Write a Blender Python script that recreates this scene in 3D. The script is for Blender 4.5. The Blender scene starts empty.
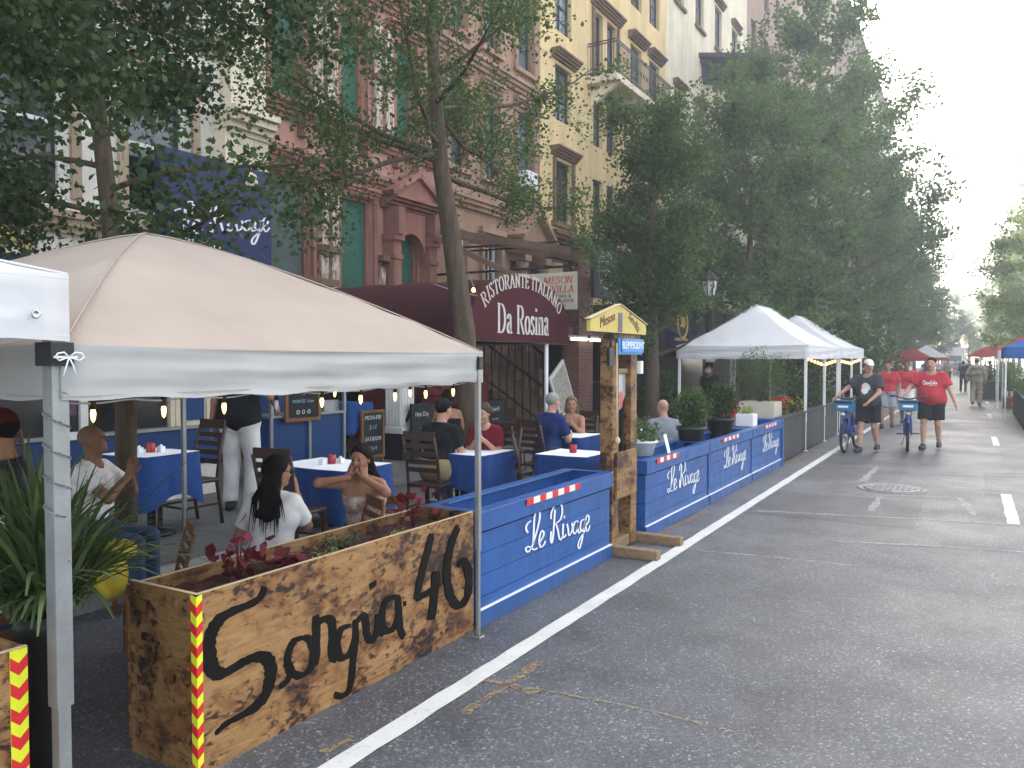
import bpy, math, random
import numpy as np
from mathutils import Vector, Matrix, Euler
R = math.radians
random.seed(7)
SC = bpy.context.scene
COL = SC.collection
# ---------------------------------------------------------------- camera
F, H = 800.0, 1.75
YAW, PITCH = R(30.2), math.atan(24/800)
cam = bpy.data.objects.new('camera', bpy.data.cameras.new('camera'))
COL.objects.link(cam)
cam.location = (0, 0, H)
cam.rotation_euler = (R(90)-PITCH, 0, YAW)
cam.data.sensor_width = 36
cam.data.lens = F/1024*36
cam.data.clip_end = 3000
cam.data.clip_start = 0.05
SC.camera = cam
CM = np.array(Euler((R(90)-PITCH, 0, YAW)).to_matrix())
def at(px, py, X=None, Y=None, Z=None):
    """point of a measured photo pixel on a plane of known X, Y or Z"""
    d = CM @ np.array([(px-512)/F, (384-py)/F, -1.0])
    o = np.array([0, 0, H])
    if X is not None: t = X/d[0]
    elif Y is not None: t = Y/d[1]
    else: t = (Z-H)/d[2]
    return o + t*d
# ---------------------------------------------------------------- object helpers
ORG = {}
def tag(o, label=None, cat=None, group=None, kind=None):
    if label: o['label'] = label
    if cat: o['category'] = cat
    if group: o['group'] = group
    if kind: o['kind'] = kind
    return o
def thing(name, label, cat, loc=(0, 0, 0), rz=0, group=None, world=False):
    o = bpy.data.objects.new(name, None); COL.objects.link(o)
    o.empty_display_size = .1
    o.location = loc; o.rotation_euler = (0, 0, rz)
    ORG[o.name] = Vector(loc) if world else Vector((0, 0, 0))
    return tag(o, label, cat, group)
def dup(o, parent=None, loc=None, rz=None, label=None, group=None):
    c = o.copy(); COL.objects.link(c)
    if parent: c.parent = parent
    for ch in list(o.children): dup(ch, c)
    if loc is not None: c.location = loc
    if rz is not None: c.rotation_euler = (0, 0, rz)
    if label: c['label'] = label
    if group: c['group'] = group
    return c
class MB:
    def __init__(s): s.v = []; s.f = []; s.m = []; s.s = []; s.g = []; s.hold = False
    def mark(s): s.g.append((len(s.v), len(s.f)))
    def add(s, vs, fs, mi=0, sm=False):
        if not s.hold: s.mark()
        b = len(s.v); s.v.extend([tuple(map(float, p)) for p in vs])
        for f in fs:
            s.f.append([b+i for i in f]); s.m.append(mi); s.s.append(sm)
        return s
    def box(s, x0, x1, y0, y1, z0, z1, mi=0):
        return s.add([(x0,y0,z0),(x1,y0,z0),(x1,y1,z0),(x0,y1,z0),(x0,y0,z1),(x1,y0,z1),(x1,y1,z1),(x0,y1,z1)],
              [(0,3,2,1),(4,5,6,7),(0,1,5,4),(1,2,6,5),(2,3,7,6),(3,0,4,7)], mi)
    def obox(s, c, size, rot=(0,0,0), mi=0):
        M = Euler(rot).to_matrix(); c = Vector(c); vs = []
        for x,y,z in [(-1,-1,-1),(1,-1,-1),(1,1,-1),(-1,1,-1),(-1,-1,1),(1,-1,1),(1,1,1),(-1,1,1)]:
            vs.append(c + M @ Vector((x*size[0]/2, y*size[1]/2, z*size[2]/2)))
        return s.add(vs, [(0,3,2,1),(4,5,6,7),(0,1,5,4),(1,2,6,5),(2,3,7,6),(3,0,4,7)], mi)
    def bar(s, a, b, w, h, mi=0, up=(0,0,1)):
        a = Vector(a); b = Vector(b); d = (b-a).normalized(); u = Vector(up)
        if abs(d.dot(u)) > .95: u = Vector((0,1,0)) if abs(d.y) < .9 else Vector((1,0,0))
        x = d.cross(u).normalized()*w/2; y = x.cross(d).normalized()*h/2
        vs = [a-x-y,a+x-y,a+x+y,a-x+y,b-x-y,b+x-y,b+x+y,b-x+y]
        return s.add(vs, [(0,3,2,1),(4,5,6,7),(0,1,5,4),(1,2,6,5),(2,3,7,6),(3,0,4,7)], mi)
    def tube(s, pts, r, n=8, mi=0, caps=True, sm=True):
        P = [Vector(p) for p in pts]; k = len(P)
        rs = list(r) if hasattr(r, '__len__') else [r]*k
        vs = []; ref = None
        for i in range(k):
            d = (P[min(i+1,k-1)]-P[max(i-1,0)])
            d = d.normalized() if d.length > 1e-9 else Vector((0,0,1))
            if ref is None:
                ref = Vector((1,0,0)) if abs(d.x) < .8 else Vector((0,1,0))
            x = (ref - d*ref.dot(d)).normalized(); ref = x; y = d.cross(x)
            for j in range(n):
                a = 2*math.pi*j/n
                vs.append(P[i] + (x*math.cos(a)+y*math.sin(a))*rs[i])
        fs = [(i*n+j, i*n+(j+1)%n, (i+1)*n+(j+1)%n, (i+1)*n+j) for i in range(k-1) for j in range(n)]
        s.add(vs, fs, mi, sm)
        if caps: 
            b = len(s.v)-len(vs)
            s.f.append([b+j for j in reversed(range(n))]); s.m.append(mi); s.s.append(False)
            s.f.append([b+(k-1)*n+j for j in range(n)]); s.m.append(mi); s.s.append(False)
        return s
    def lathe(s, prof, c=(0,0,0), n=16, mi=0, sm=True):
        vs = []; k = len(prof)
        for r, z in prof:
            for j in range(n):
                a = 2*math.pi*j/n; vs.append((c[0]+r*math.cos(a), c[1]+r*math.sin(a), c[2]+z))
        fs = [(i*n+j, i*n+(j+1)%n, (i+1)*n+(j+1)%n, (i+1)*n+j) for i in range(k-1) for j in range(n)]
        fs.append(tuple(reversed(range(n)))); fs.append(tuple((k-1)*n+j for j in range(n)))
        return s.add(vs, fs, mi, sm)
    def ell(s, c, r, n=10, mi=0):
        vs = []; fs = []; m = n//2+1
        for i in range(m+1):
            t = math.pi*i/m
            for j in range(n):
                a = 2*math.pi*j/n
                vs.append((c[0]+r[0]*math.sin(t)*math.cos(a), c[1]+r[1]*math.sin(t)*math.sin(a), c[2]-r[2]*math.cos(t)))
        for i in range(m):
            for j in range(n):
                fs.append((i*n+j, i*n+(j+1)%n, (i+1)*n+(j+1)%n, (i+1)*n+j))
        return s.add(vs, fs, mi, True)
    def prism(s, poly, fn0, fn1, mi=0):
        """poly: 2D points; fn0/fn1 map them to the two end faces"""
        n = len(poly); vs = [fn0(*p) for p in poly]+[fn1(*p) for p in poly]
        return s.add(vs, [tuple(reversed(range(n))), tuple(range(n,2*n))]+[(i,(i+1)%n,n+(i+1)%n,n+i) for i in range(n)], mi)
    def objs(s, name, mat, parent, bevel=0):
        """every separate piece becomes an object of its own"""
        g = s.g+[(len(s.v), len(s.f))]
        for (v0, f0), (v1, f1) in zip(g[:-1], g[1:]):
            if f1 == f0: continue
            q = MB(); q.v = s.v[v0:v1]; q.f = [[i-v0 for i in f] for f in s.f[f0:f1]]; q.m = s.m[f0:f1]; q.s = s.s[f0:f1]; q.obj(name, mat, parent, bevel)
    def obj(s, name, mat, parent=None, bevel=0, shift=True):
        me = bpy.data.meshes.new(name)
        vs = s.v; loc = None
        if parent is not None:
            g = ORG.get(parent.name, Vector((0,0,0)))
            if g.length > 0: vs = [(x-g.x,y-g.y,z-g.z) for x,y,z in vs]
        elif shift and vs:
            a = np.array(vs); loc = Vector(((a[:,0].min()+a[:,0].max())/2,(a[:,1].min()+a[:,1].max())/2,a[:,2].min()))
            vs = (a-np.array(loc)).tolist()
        me.from_pydata(vs, [], s.f)
        for m in (mat if isinstance(mat, (list, tuple)) else [mat]): me.materials.append(m)
        me.polygons.foreach_set('material_index', s.m)
        me.polygons.foreach_set('use_smooth', s.s)
        me.update()
        o = bpy.data.objects.new(name, me); COL.objects.link(o)
        if loc is not None: o.location = loc
        ORG[o.name] = ORG.get(parent.name, Vector((0,0,0))).copy() if parent is not None else (loc if loc is not None else Vector((0,0,0)))
        if parent is not None: o.parent = parent
        if bevel:
            b = o.modifiers.new('bevel','BEVEL'); b.width = bevel; b.segments = 2; b.limit_method = 'ANGLE'; b.angle_limit = R(40)
        return o
def npmesh(name, V, Fq, mat, parent=None, smooth=True, nper=4, mi=None):
    me = bpy.data.meshes.new(name)
    g = ORG.get(parent.name, Vector((0,0,0))) if parent is not None else Vector((0,0,0))
    V = np.asarray(V, np.float32) - np.array(g, np.float32)
    Fq = np.asarray(Fq, np.int32); nf = len(Fq)
    me.vertices.add(len(V)); me.vertices.foreach_set('co', V.ravel())
    me.loops.add(nf*nper); me.loops.foreach_set('vertex_index', Fq.ravel())
    me.polygons.add(nf)
    me.polygons.foreach_set('loop_start', np.arange(nf, dtype=np.int32)*nper)
    me.polygons.foreach_set('loop_total', np.full(nf, nper, np.int32))
    for m in (mat if isinstance(mat, (list, tuple)) else [mat]): me.materials.append(m)
    if mi is not None: me.polygons.foreach_set('material_index', np.asarray(mi, np.int32))
    me.polygons.foreach_set('use_smooth', np.full(nf, smooth))
    me.update(calc_edges=True); me.validate()
    o = bpy.data.objects.new(name, me); COL.objects.link(o)
    if parent is not None: o.parent = parent
    ORG[o.name] = g.copy() if parent is not None else Vector((0,0,0))
    return o
# ---------------------------------------------------------------- materials
class NT:
    def __init__(s, name):
        s.m = bpy.data.materials.new(name); s.m.use_nodes = True
        s.t = s.m.node_tree; s.b = s.t.nodes['Principled BSDF']; s.out = s.t.nodes['Material Output']
    def n(s, typ, **kw):
        nd = s.t.nodes.new(typ)
        for k, v in kw.items():
            if k in nd.inputs.keys(): nd.inputs[k].default_value = v
            else: setattr(nd, k, v)
        return nd
    def l(s, a, b): s.t.links.new(a, b)
    def coord(s, scale=(1,1,1), rnd=True, rot=(0,0,0)):
        tc = s.n('ShaderNodeTexCoord'); mp = s.n('ShaderNodeMapping')
        mp.inputs['Scale'].default_value = scale; mp.inputs['Rotation'].default_value = rot
        s.l(tc.outputs['Object'], mp.inputs['Vector'])
        if rnd:
            oi = s.n('ShaderNodeObjectInfo'); mu = s.n('ShaderNodeMath', operation='MULTIPLY')
            mu.inputs[1].default_value = 37.0; s.l(oi.outputs['Random'], mu.inputs[0])
            cb = s.n('ShaderNodeCombineXYZ'); s.l(mu.outputs[0], cb.inputs[0]); s.l(mu.outputs[0], cb.inputs[1])
            s.l(cb.outputs[0], mp.inputs['Location'])
        return mp.outputs['Vector']
    def noise(s, vec, scale, detail=4, rough=.55, dist=0):
        nd = s.n('ShaderNodeTexNoise'); nd.inputs['Scale'].default_value = scale; nd.inputs['Detail'].default_value = detail
        nd.inputs['Roughness'].default_value = rough; nd.inputs['Distortion'].default_value = dist
        s.l(vec, nd.inputs['Vector']); return nd.outputs['Fac']
    def ramp(s, fac, stops):
        nd = s.n('ShaderNodeValToRGB'); e = nd.color_ramp.elements
        while len(e) < len(stops): e.new(.5)
        for i, (p, c) in enumerate(stops):
            e[i].position = p; e[i].color = (*c, 1) if not isinstance(c, (int, float)) else (c, c, c, 1)
        s.l(fac, nd.inputs['Fac']); return nd.outputs['Color']
    def mix(s, fac, a, b, mode='MIX'):
        nd = s.n('ShaderNodeMix', data_type='RGBA', blend_type=mode)
        for sock, v in ((nd.inputs[0], fac), (nd.inputs[6], a), (nd.inputs[7], b)):
            if hasattr(v, 'links') or hasattr(v, 'is_output'): s.l(v, sock)
            elif isinstance(v, (int, float)): sock.default_value = v
            else: sock.default_value = (*v, 1)
        return nd.outputs[2]
    def bump(s, h, strength=.3, dist=.01):
        nd = s.n('ShaderNodeBump'); nd.inputs['Strength'].default_value = strength; nd.inputs['Distance'].default_value = dist
        s.l(h, nd.inputs['Height']); s.l(nd.outputs[0], s.b.inputs['Normal'])
    def base(s, c): s.l(c, s.b.inputs['Base Color'])
def mat(name, col, rough=.75, var=.18, scale=5, stretch=(1,1,1), bump=0., metal=0, spec=.35, col2=None, fine=0, bscale=None, sheen=0):
    t = NT(name); v = t.coord(stretch)
    a = [c*(1-var) for c in col]; b = [min(1, c*(1+var)) for c in col]
    if col2: b = col2
    f = t.noise(v, scale, 5, .6)
    c = t.ramp(f, [(.3, a), (.7, b)])
    if fine:
        f2 = t.noise(v, scale*9, 3, .6); c = t.mix(fine, c, t.ramp(f2, [(.3, .25), (.7, 1.)]), 'MULTIPLY')
    t.base(c); t.b.inputs['Roughness'].default_value = rough; t.b.inputs['Metallic'].default_value = metal
    t.b.inputs['Specular IOR Level'].default_value = spec
    if bump: t.bump(t.noise(v, bscale or scale*4, 5, .6), bump, .01)
    return t.m
def leafmat(name, c1, c2, trans=.35, rough=.55):
    t = NT(name); g = t.n('ShaderNodeNewGeometry')
    c = t.ramp(g.outputs['Random Per Island'], [(0, c1), (.6, [(a+b)/2 for a, b in zip(c1, c2)]), (1, c2)])
    t.base(c); t.b.inputs['Roughness'].default_value = rough; t.b.inputs['Specular IOR Level'].default_value = .25
    tr = t.n('ShaderNodeBsdfTranslucent'); mx = t.n('ShaderNodeMixShader'); mx.inputs[0].default_value = trans
    t.l(t.mix(1.0, c, (1.3, 1.5, .7), 'MULTIPLY'), tr.inputs['Color'])
    t.l(t.b.outputs[0], mx.inputs[1]); t.l(tr.outputs[0], mx.inputs[2]); t.l(mx.outputs[0], t.out.inputs['Surface'])
    return t.m
def clothmat(name, col, trans=.25, var=.06, scale=2.5, rough=.85):
    t = NT(name); v = t.coord()
    c = t.ramp(t.noise(v, scale, 4), [(.3, [x*(1-var) for x in col]), (.7, [x*(1+var) for x in col])])
    t.base(c); t.b.inputs['Roughness'].default_value = rough; t.b.inputs['Specular IOR Level'].default_value = .2
    t.bump(t.noise(v, 3.5, 3, .5, .8), .25, .03)
    tr = t.n('ShaderNodeBsdfTranslucent'); mx = t.n('ShaderNodeMixShader'); mx.inputs[0].default_value = trans
    t.l(c, tr.inputs['Color']); t.l(t.b.outputs[0], mx.inputs[1]); t.l(tr.outputs[0], mx.inputs[2]); t.l(mx.outputs[0], t.out.inputs['Surface'])
    return t.m
def emit(name, col, st):
    t = NT(name); t.b.inputs['Emission Color'].default_value = (*col, 1); t.b.inputs['Emission Strength'].default_value = st
    t.b.inputs['Base Color'].default_value = (*col, 1); return t.m
def glassmat(name, col=(.02,.025,.03), rough=.08):
    t = NT(name); v = t.coord()
    t.base(t.ramp(t.noise(v, .8, 2), [(.3, [c*.5 for c in col]), (.7, [c*1.6 for c in col])]))
    t.b.inputs['Roughness'].default_value = rough; t.b.inputs['Specular IOR Level'].default_value = .8; return t.m
def asphalt(name, dark=1.0):
    t = NT(name); v = t.coord(rnd=False)
    big = t.ramp(t.noise(v, .35, 5, .6), [(.3, [.049*dark,.052*dark,.058*dark]), (.7, [.074*dark,.078*dark,.085*dark])])
    vo = t.n('ShaderNodeTexVoronoi'); vo.inputs['Scale'].default_value = 95; t.l(v, vo.inputs['Vector'])
    sp = t.ramp(vo.outputs['Color'], [(.0, .5), (.6, .95), (.80, 1.5), (.92, 3.2), (1., 5.0)])
    c = t.mix(.9, big, sp, 'MULTIPLY')
    st = t.ramp(t.noise(v, 1.7, 6, .7, .5), [(.36, .62), (.52, 1.0), (.75, 1.18)])
    c = t.mix(.8, c, st, 'MULTIPLY')
    oil = t.ramp(t.noise(v, .8, 4, .62, .9), [(.60, 1.), (.70, .72), (.8, .6)]); c = t.mix(.8, c, oil, 'MULTIPLY')
    pol = t.ramp(t.noise(t.coord((1.4,.05,1), False), 1.2, 3), [(.35, .88), (.65, 1.1)]); c = t.mix(.8, c, pol, 'MULTIPLY')
    t.base(c)
    rr = t.ramp(t.noise(v, .9, 4), [(.3, .44), (.7, .62)]); t.l(rr, t.b.inputs['Roughness'])
    t.b.inputs['Specular IOR Level'].default_value = .5
    t.bump(t.noise(v, 120, 3, .7), .5, .006); return t.m
def burntwood(name, dark=1.0, amount=0.0):
    """torch-scorched plywood: golden grain, soft brown halos, clustered small char spots and streaks"""
    t = NT(name)
    g = t.noise(t.coord((3, .8, 6)), 4, 7, .68, 1.4)
    c = t.ramp(g, [(.25, (.24*dark,.115*dark,.036*dark)), (.5, (.43*dark,.225*dark,.075*dark)), (.78, (.56*dark,.345*dark,.14*dark))])
    gr = t.noise(t.coord((2, .5, 30)), 6, 5, .65, .5)
    c = t.mix(.5, c, t.ramp(gr, [(.3, .5), (.7, 1.12)]), 'MULTIPLY')
    v = t.coord((1, .8, 1.15)); mask = t.noise(v, 2.6, 3, .6, .4)
    hal = t.noise(v, 6.5, 5, .62, .6)
    def thr(base, extra, w):
        m = t.n('ShaderNodeMath', operation='MULTIPLY_ADD'); m.inputs[1].default_value = w; t.l(extra, m.inputs[0]); t.l(base, m.inputs[2]); return m.outputs[0]
    c = t.mix(1, c, t.ramp(thr(hal, mask, .7), [(.80-amount, (1,1,1)), (.92-amount, (.66,.53,.43)), (1.04-amount, (.28,.20,.16))]), 'MULTIPLY')
    sp = t.noise(t.coord((1, .62, 1.1)), 27, 4, .58, .5)
    c = t.mix(1, c, t.ramp(thr(sp, mask, .75), [(.91-amount, (1,1,1)), (1.0-amount, (.42,.31,.24)), (1.06-amount, (.10,.08,.07))]), 'MULTIPLY')
    st = t.noise(t.coord((1.2, .5, 8)), 3.6, 5, .62, 1.6)
    c = t.mix(1, c, t.ramp(st, [(.60-amount*.4, (1,1,1)), (.68-amount*.4, (.50,.38,.30)), (.76-amount*.4, (.14,.10,.08))]), 'MULTIPLY')
    t.base(c); t.b.inputs['Roughness'].default_value = .6; t.bump(g, .3, .006); return t.m
def brickmat(name, c1, c2, mortar, scale=1.0, var=.25):
    t = NT(name); tc = t.n('ShaderNodeTexCoord'); mp = t.n('ShaderNodeMapping')
    sep = t.n('ShaderNodeSeparateXYZ'); t.l(tc.outputs['Object'], sep.inputs[0])
    ad = t.n('ShaderNodeMath', operation='ADD'); t.l(sep.outputs[0], ad.inputs[0]); t.l(sep.outputs[1], ad.inputs[1])
    cb = t.n('ShaderNodeCombineXYZ'); t.l(ad.outputs[0], cb.inputs[0]); t.l(sep.outputs[2], cb.inputs[1])
    br = t.n('ShaderNodeTexBrick'); br.inputs['Scale'].default_value = 1; br.inputs['Brick Width'].default_value = .21*scale
    br.inputs['Row Height'].default_value = .075*scale; br.inputs['Mortar Size'].default_value = .007*scale
    br.inputs['Color1'].default_value = (*c1,1); br.inputs['Color2'].default_value = (*c2,1); br.inputs['Mortar'].default_value = (*mortar,1)
    t.l(cb.outputs[0], br.inputs['Vector'])
    c = t.mix(.6, br.outputs['Color'], t.ramp(t.noise(t.coord(), 2.2, 5), [(.3, 1-var), (.7, 1+var)]), 'MULTIPLY')
    t.base(c); t.b.inputs['Roughness'].default_value = .85; t.bump(br.outputs['Fac'], -.3, .006); return t.m
def stonemat(name, col, var=.22, stain=.45, bump=.25):
    """weathered painted stone or stucco: mottling, streaks running down, fine grain"""
    t = NT(name); v = t.coord()
    c = t.ramp(t.noise(v, 1.3, 6, .65), [(.3, [x*(1-var) for x in col]), (.7, [x*(1+var*.6) for x in col])])
    sk = t.noise(t.coord((1.1, 1.1, .2)), 1.6, 5, .6, .4)
    c = t.mix(stain, c, t.ramp(sk, [(.38, .4), (.58, 1.05)]), 'MULTIPLY')
    c = t.mix(.25, c, t.ramp(t.noise(v, 22, 4), [(.3, .5), (.7, 1.15)]), 'MULTIPLY')
    t.base(c); t.b.inputs['Roughness'].default_value = .88; t.b.inputs['Specular IOR Level'].default_value = .2
    t.bump(t.noise(v, 14, 5, .65), bump, .01); return t.m
M = {}
M['asphalt'] = asphalt('asphalt', 1.32); M['asphalt_patch'] = asphalt('asphalt_patch', .92); M['asphalt_old'] = asphalt('asphalt_pale', 1.22)
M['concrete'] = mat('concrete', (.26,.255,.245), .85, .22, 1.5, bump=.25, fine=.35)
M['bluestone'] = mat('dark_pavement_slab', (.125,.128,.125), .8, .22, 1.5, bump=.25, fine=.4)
M['kerb'] = mat('kerb_stone', (.28,.275,.265), .85, .22, 3, bump=.3, fine=.3)
def paintmat(name, col, wear=.42, soft=.05):
    """thin paint worn through to whatever lies beneath"""
    t = NT(name); v = t.coord(rnd=False)
    c = t.ramp(t.noise(v, 3, 5), [(.3, [x*.82 for x in col]), (.7, col)]); t.base(c); t.b.inputs['Roughness'].default_value = .75
    w = t.ramp(t.noise(v, 30, 8, .8), [(wear-soft, 0.), (wear+soft, 1.)])
    tr = t.n('ShaderNodeBsdfTransparent'); mx = t.n('ShaderNodeMixShader'); t.l(w, mx.inputs[0]); t.l(tr.outputs[0], mx.inputs[1]); t.l(t.b.outputs[0], mx.inputs[2]); t.l(mx.outputs[0], t.out.inputs['Surface']); return t.m
M['road_white'] = paintmat('road_paint_white', (.62,.62,.58), .36)
M['road_worn'] = paintmat('road_paint_worn', (.36,.36,.35), .44, .10)
M['road_yellow'] = paintmat('road_paint_ochre', (.38,.26,.11), .53, .10)
M['burnt'] = burntwood('scorched_plywood', .76, .012); M['burnt_end'] = burntwood('scorched_plywood_darker', .62, .0)
M['burnt_post'] = burntwood('scorched_timber', .66, .03)
M['ply_edge'] = mat('plywood_edge', (.55,.42,.25), .7, .15, 20)
M['char'] = mat('brushed_black_paint', (.008,.007,.006), .8, .3, 8, spec=.1)
M['soil'] = mat('mulch', (.055,.022,.016), .95, .5, 30, bump=.8)
M['blue'] = mat('blue_gloss_paint_', (.010,.075,.25), .38, .12, 3, bump=.06, bscale=14, spec=.5, fine=.12)
def scuffed(name, col):
    """painted boards with scuffs, run marks and road dirt splashed along the bottom"""
    t = NT(name); v = t.coord()
    c = t.ramp(t.noise(v, 2.5, 5), [(.3, [x*.85 for x in col]), (.7, [x*1.12 for x in col])])
    sk = t.ramp(t.noise(t.coord((3, 3, .35)), 4, 5, .65), [(.40, .72), (.60, 1.05)]); c = t.mix(.6, c, sk, 'MULTIPLY')
    sc = t.ramp(t.noise(t.coord((1, 1.2, 9)), 9, 6, .7, .8), [(.66, 0.), (.74, 1.)]); c = t.mix(sc, c, [.5*x+.05 for x in (.10,.16,.30)])
    tc = t.n('ShaderNodeTexCoord'); sep = t.n('ShaderNodeSeparateXYZ'); t.l(tc.outputs['Object'], sep.inputs[0])
    n = t.noise(v, 16, 6, .75); m = t.n('ShaderNodeMath', operation='MULTIPLY_ADD'); m.inputs[1].default_value = .75; t.l(sep.outputs[2], m.inputs[0]); t.l(n, m.inputs[2])
    c = t.mix(t.ramp(m.outputs[0], [(.40, .7), (.56, 0.)]), c, (.075,.078,.08))
    t.base(c); t.l(t.ramp(t.noise(v, 6, 4), [(.3, .34), (.7, .55)]), t.b.inputs['Roughness']); t.bump(t.noise(t.coord((1,1,14)), 5, 4), .12, .01); return t.m
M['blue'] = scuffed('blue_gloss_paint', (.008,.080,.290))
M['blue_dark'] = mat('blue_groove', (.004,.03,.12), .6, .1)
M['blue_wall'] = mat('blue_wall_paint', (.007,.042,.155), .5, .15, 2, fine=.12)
M['white_paint'] = mat('white_lettering_paint', (.78,.78,.80), .5, .06, 9)
M['red_tape'] = mat('red_reflective', (.62,.025,.03), .35, .1, 30)
M['white_tape'] = mat('white_reflective', (.78,.74,.64), .35, .06, 30)
M['lime_tape'] = mat('yellow_reflective', (.68,.72,.03), .35, .06, 30)
M['tent_beige'] = clothmat('beige_canvas', (.395,.325,.275), .09)
M['tent_white'] = clothmat('white_canvas', (.72,.71,.72), .22, .03)
M['valance'] = clothmat('pale_grey_canvas', (.46,.455,.44), .18, .05)
M['red_canvas'] = clothmat('red_canvas', (.55,.035,.04), .25)
M['bluec'] = clothmat('blue_canvas', (.02,.12,.42), .25)
M['steel'] = mat('galvanised_leg', (.30,.31,.31), .42, .12, 6, metal=.55, fine=.15)
M['white_metal'] = mat('white_powdercoat', (.74,.74,.73), .45, .05)
M['black_plastic'] = mat('black_plastic', (.02,.02,.022), .5, .2)
M['black_metal'] = mat('black_metal', (.018,.018,.02), .45, .25, metal=.2)
M['dark_wood'] = mat('dark_chair_wood', (.045,.018,.010), .45, .3, 4, (1,1,.3), spec=.5)
M['brown_wood'] = mat('brown_wood', (.17,.075,.03), .5, .3, 4, (1,1,.3))
M['timber'] = mat('raw_timber', (.22,.15,.085), .8, .3, 4, (6,.8,6), bump=.2)
M['cloth_blue'] = mat('blue_tablecloth', (.010,.05,.20), .85, .15, 4, bump=.25, bscale=9)
M['paper'] = mat('white_table_paper', (.78,.80,.84), .8, .04, 6)
M['candle_red'] = mat('red_glass', (.30,.012,.02), .25, .2, 8, spec=.6)
M['bark'] = mat('tree_bark', (.105,.075,.052), .95, .35, 6, (3,3,.6), bump=1., bscale=18, fine=.4)
M['bark2'] = mat('grey_bark', (.11,.08,.055), .95, .35, 6, (3,3,.6), bump=1., bscale=18, fine=.4)
M['leaf_dark'] = leafmat('dark_ginkgo_leaf', (.022,.043,.016), (.056,.088,.031), .32)
M['leaf_mid'] = leafmat('mid_green_leaf', (.042,.076,.030), (.095,.14,.05), .42)
M['leaf_far_veiled'] = leafmat('veiled_street_tree_leaf', (.065,.10,.052), (.12,.17,.080), .52)  # green paled so the glare veil over the row sits in the leaf colour
M['leaf_bright'] = leafmat('bright_leaf', (.09,.14,.03), (.18,.23,.06), .55)  # lightened so the right-hand trees' sunlit look is in the leaf colour
M['leaf_red'] = leafmat('coleus_red_leaf', (.075,.012,.020), (.20,.028,.045), .3)
M['leaf_pale'] = leafmat('pale_variegated_leaf', (.14,.18,.06), (.30,.33,.14), .35)
M['leaf_blade'] = leafmat('grassy_blade', (.04,.072,.022), (.14,.18,.08), .3)
M['flower_yellow'] = leafmat('yellow_petal', (.55,.36,.02), (.72,.55,.06), .3)
M['terracotta'] = mat('terracotta', (.34,.11,.05), .8, .2, 6)
M['maroon'] = clothmat('maroon_awning_canvas', (.055,.014,.018), .04, .15)
M['maroon_paint'] = mat('maroon_paint', (.085,.010,.014), .5, .2)
M['cream_letter'] = mat('cream_lettering', (.62,.58,.53), .6, .06)
M['sign_cream'] = mat('cream_signboard', (.55,.50,.40), .6, .1)
M['red_letter'] = mat('faded_red_lettering', (.50,.13,.11), .6, .15)
M['black_letter'] = mat('black_lettering', (.03,.03,.03), .6, .1)
M['yellow_board'] = mat('yellow_board', (.56,.43,.11), .6, .15, 4, fine=.2)
M['sky_board'] = mat('light_blue_board', (.06,.24,.55), .5, .12)
M['chalkboard'] = mat('chalkboard', (.016,.018,.018), .8, .4, 5)
M['chalk'] = mat('chalk_lettering', (.55,.56,.56), .9, .2, 30)
M['chalk_pink'] = mat('pink_chalk', (.55,.14,.18), .9, .2, 30)
M['chalk_blue'] = mat('pale_blue_chalk', (.25,.45,.55), .9, .2, 30)
M['stone_pink'] = stonemat('red_painted_stone', (.44,.245,.19), .2, .45)
M['stone_pink_d'] = stonemat('darker_red_stone', (.34,.16,.125), .22, .45)
M['stone_brown'] = stonemat('brown_stone', (.38,.235,.165), .2, .4)
M['stucco_yellow'] = stonemat('yellow_stucco', (.68,.51,.27), .12, .25, .15)
M['stucco_cream'] = stonemat('cream_stucco', (.70,.62,.47), .12, .25, .15)
M['stone_white'] = stonemat('cream_white_stone', (.74,.71,.64), .12, .25, .15)
M['stone_tan'] = stonemat('tan_stone', (.42,.32,.23), .15, .35)
M['trim_brown'] = stonemat('brown_trim', (.20,.125,.085), .2, .4)
M['green_board'] = mat('green_painted_plywood', (.030,.120,.080), .7, .2, 1.4, fine=.2, bump=.1)
M['grey_board'] = mat('grey_green_board', (.085,.115,.105), .7, .18, 2, fine=.15)
def peelmat():
    t = NT('peeling_paint_wood'); v = t.coord((5, 5, 1.1))
    n1 = t.noise(v, 4, 5, .7, .6)
    t.base(t.ramp(n1, [(.38, (.10,.06,.04)), (.46, (.30,.19,.13)), (.55, (.52,.45,.38)), (.7, (.60,.56,.50))]))
    t.b.inputs['Roughness'].default_value = .9; t.bump(n1, .4, .01); return t.m
M['peel'] = peelmat()
M['brick'] = brickmat('red_brick', (.14,.052,.036), (.19,.08,.056), (.16,.135,.12))
M['brick_far'] = brickmat('brown_brick', (.22,.12,.08), (.28,.16,.11), (.25,.22,.19), 1.3)
M['glass'] = glassmat('window_glass'); M['glass_sky'] = glassmat('pale_window_glass', (.13,.16,.19), .06)
M['glass_dark'] = glassmat('dark_shop_glass', (.012,.013,.014), .15)
M['curtain'] = mat('white_curtain', (.62,.63,.64), .8, .12, 3, (8,8,.5))
M['frame_dark'] = mat('dark_window_frame', (.05,.04,.035), .6, .2)
M['frame_white'] = mat('white_window_frame', (.66,.65,.62), .6, .08)
M['black_cornice'] = mat('black_painted_cornice', (.035,.03,.045), .6, .2)
M['bulb'] = emit('lit_bulb', (1.,.46,.13), 2.4)
M['tube_lamp'] = emit('fluorescent_tube', (1.,.95,.75), 1.0)
M['bulb_off'] = glassmat('unlit_bulb', (.35,.36,.37), .1)
M['cord'] = mat('speckled_cord', (.16,.16,.16), .7, .8, 90)
M['cable'] = mat('pale_cable', (.45,.45,.44), .6, .1)
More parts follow.
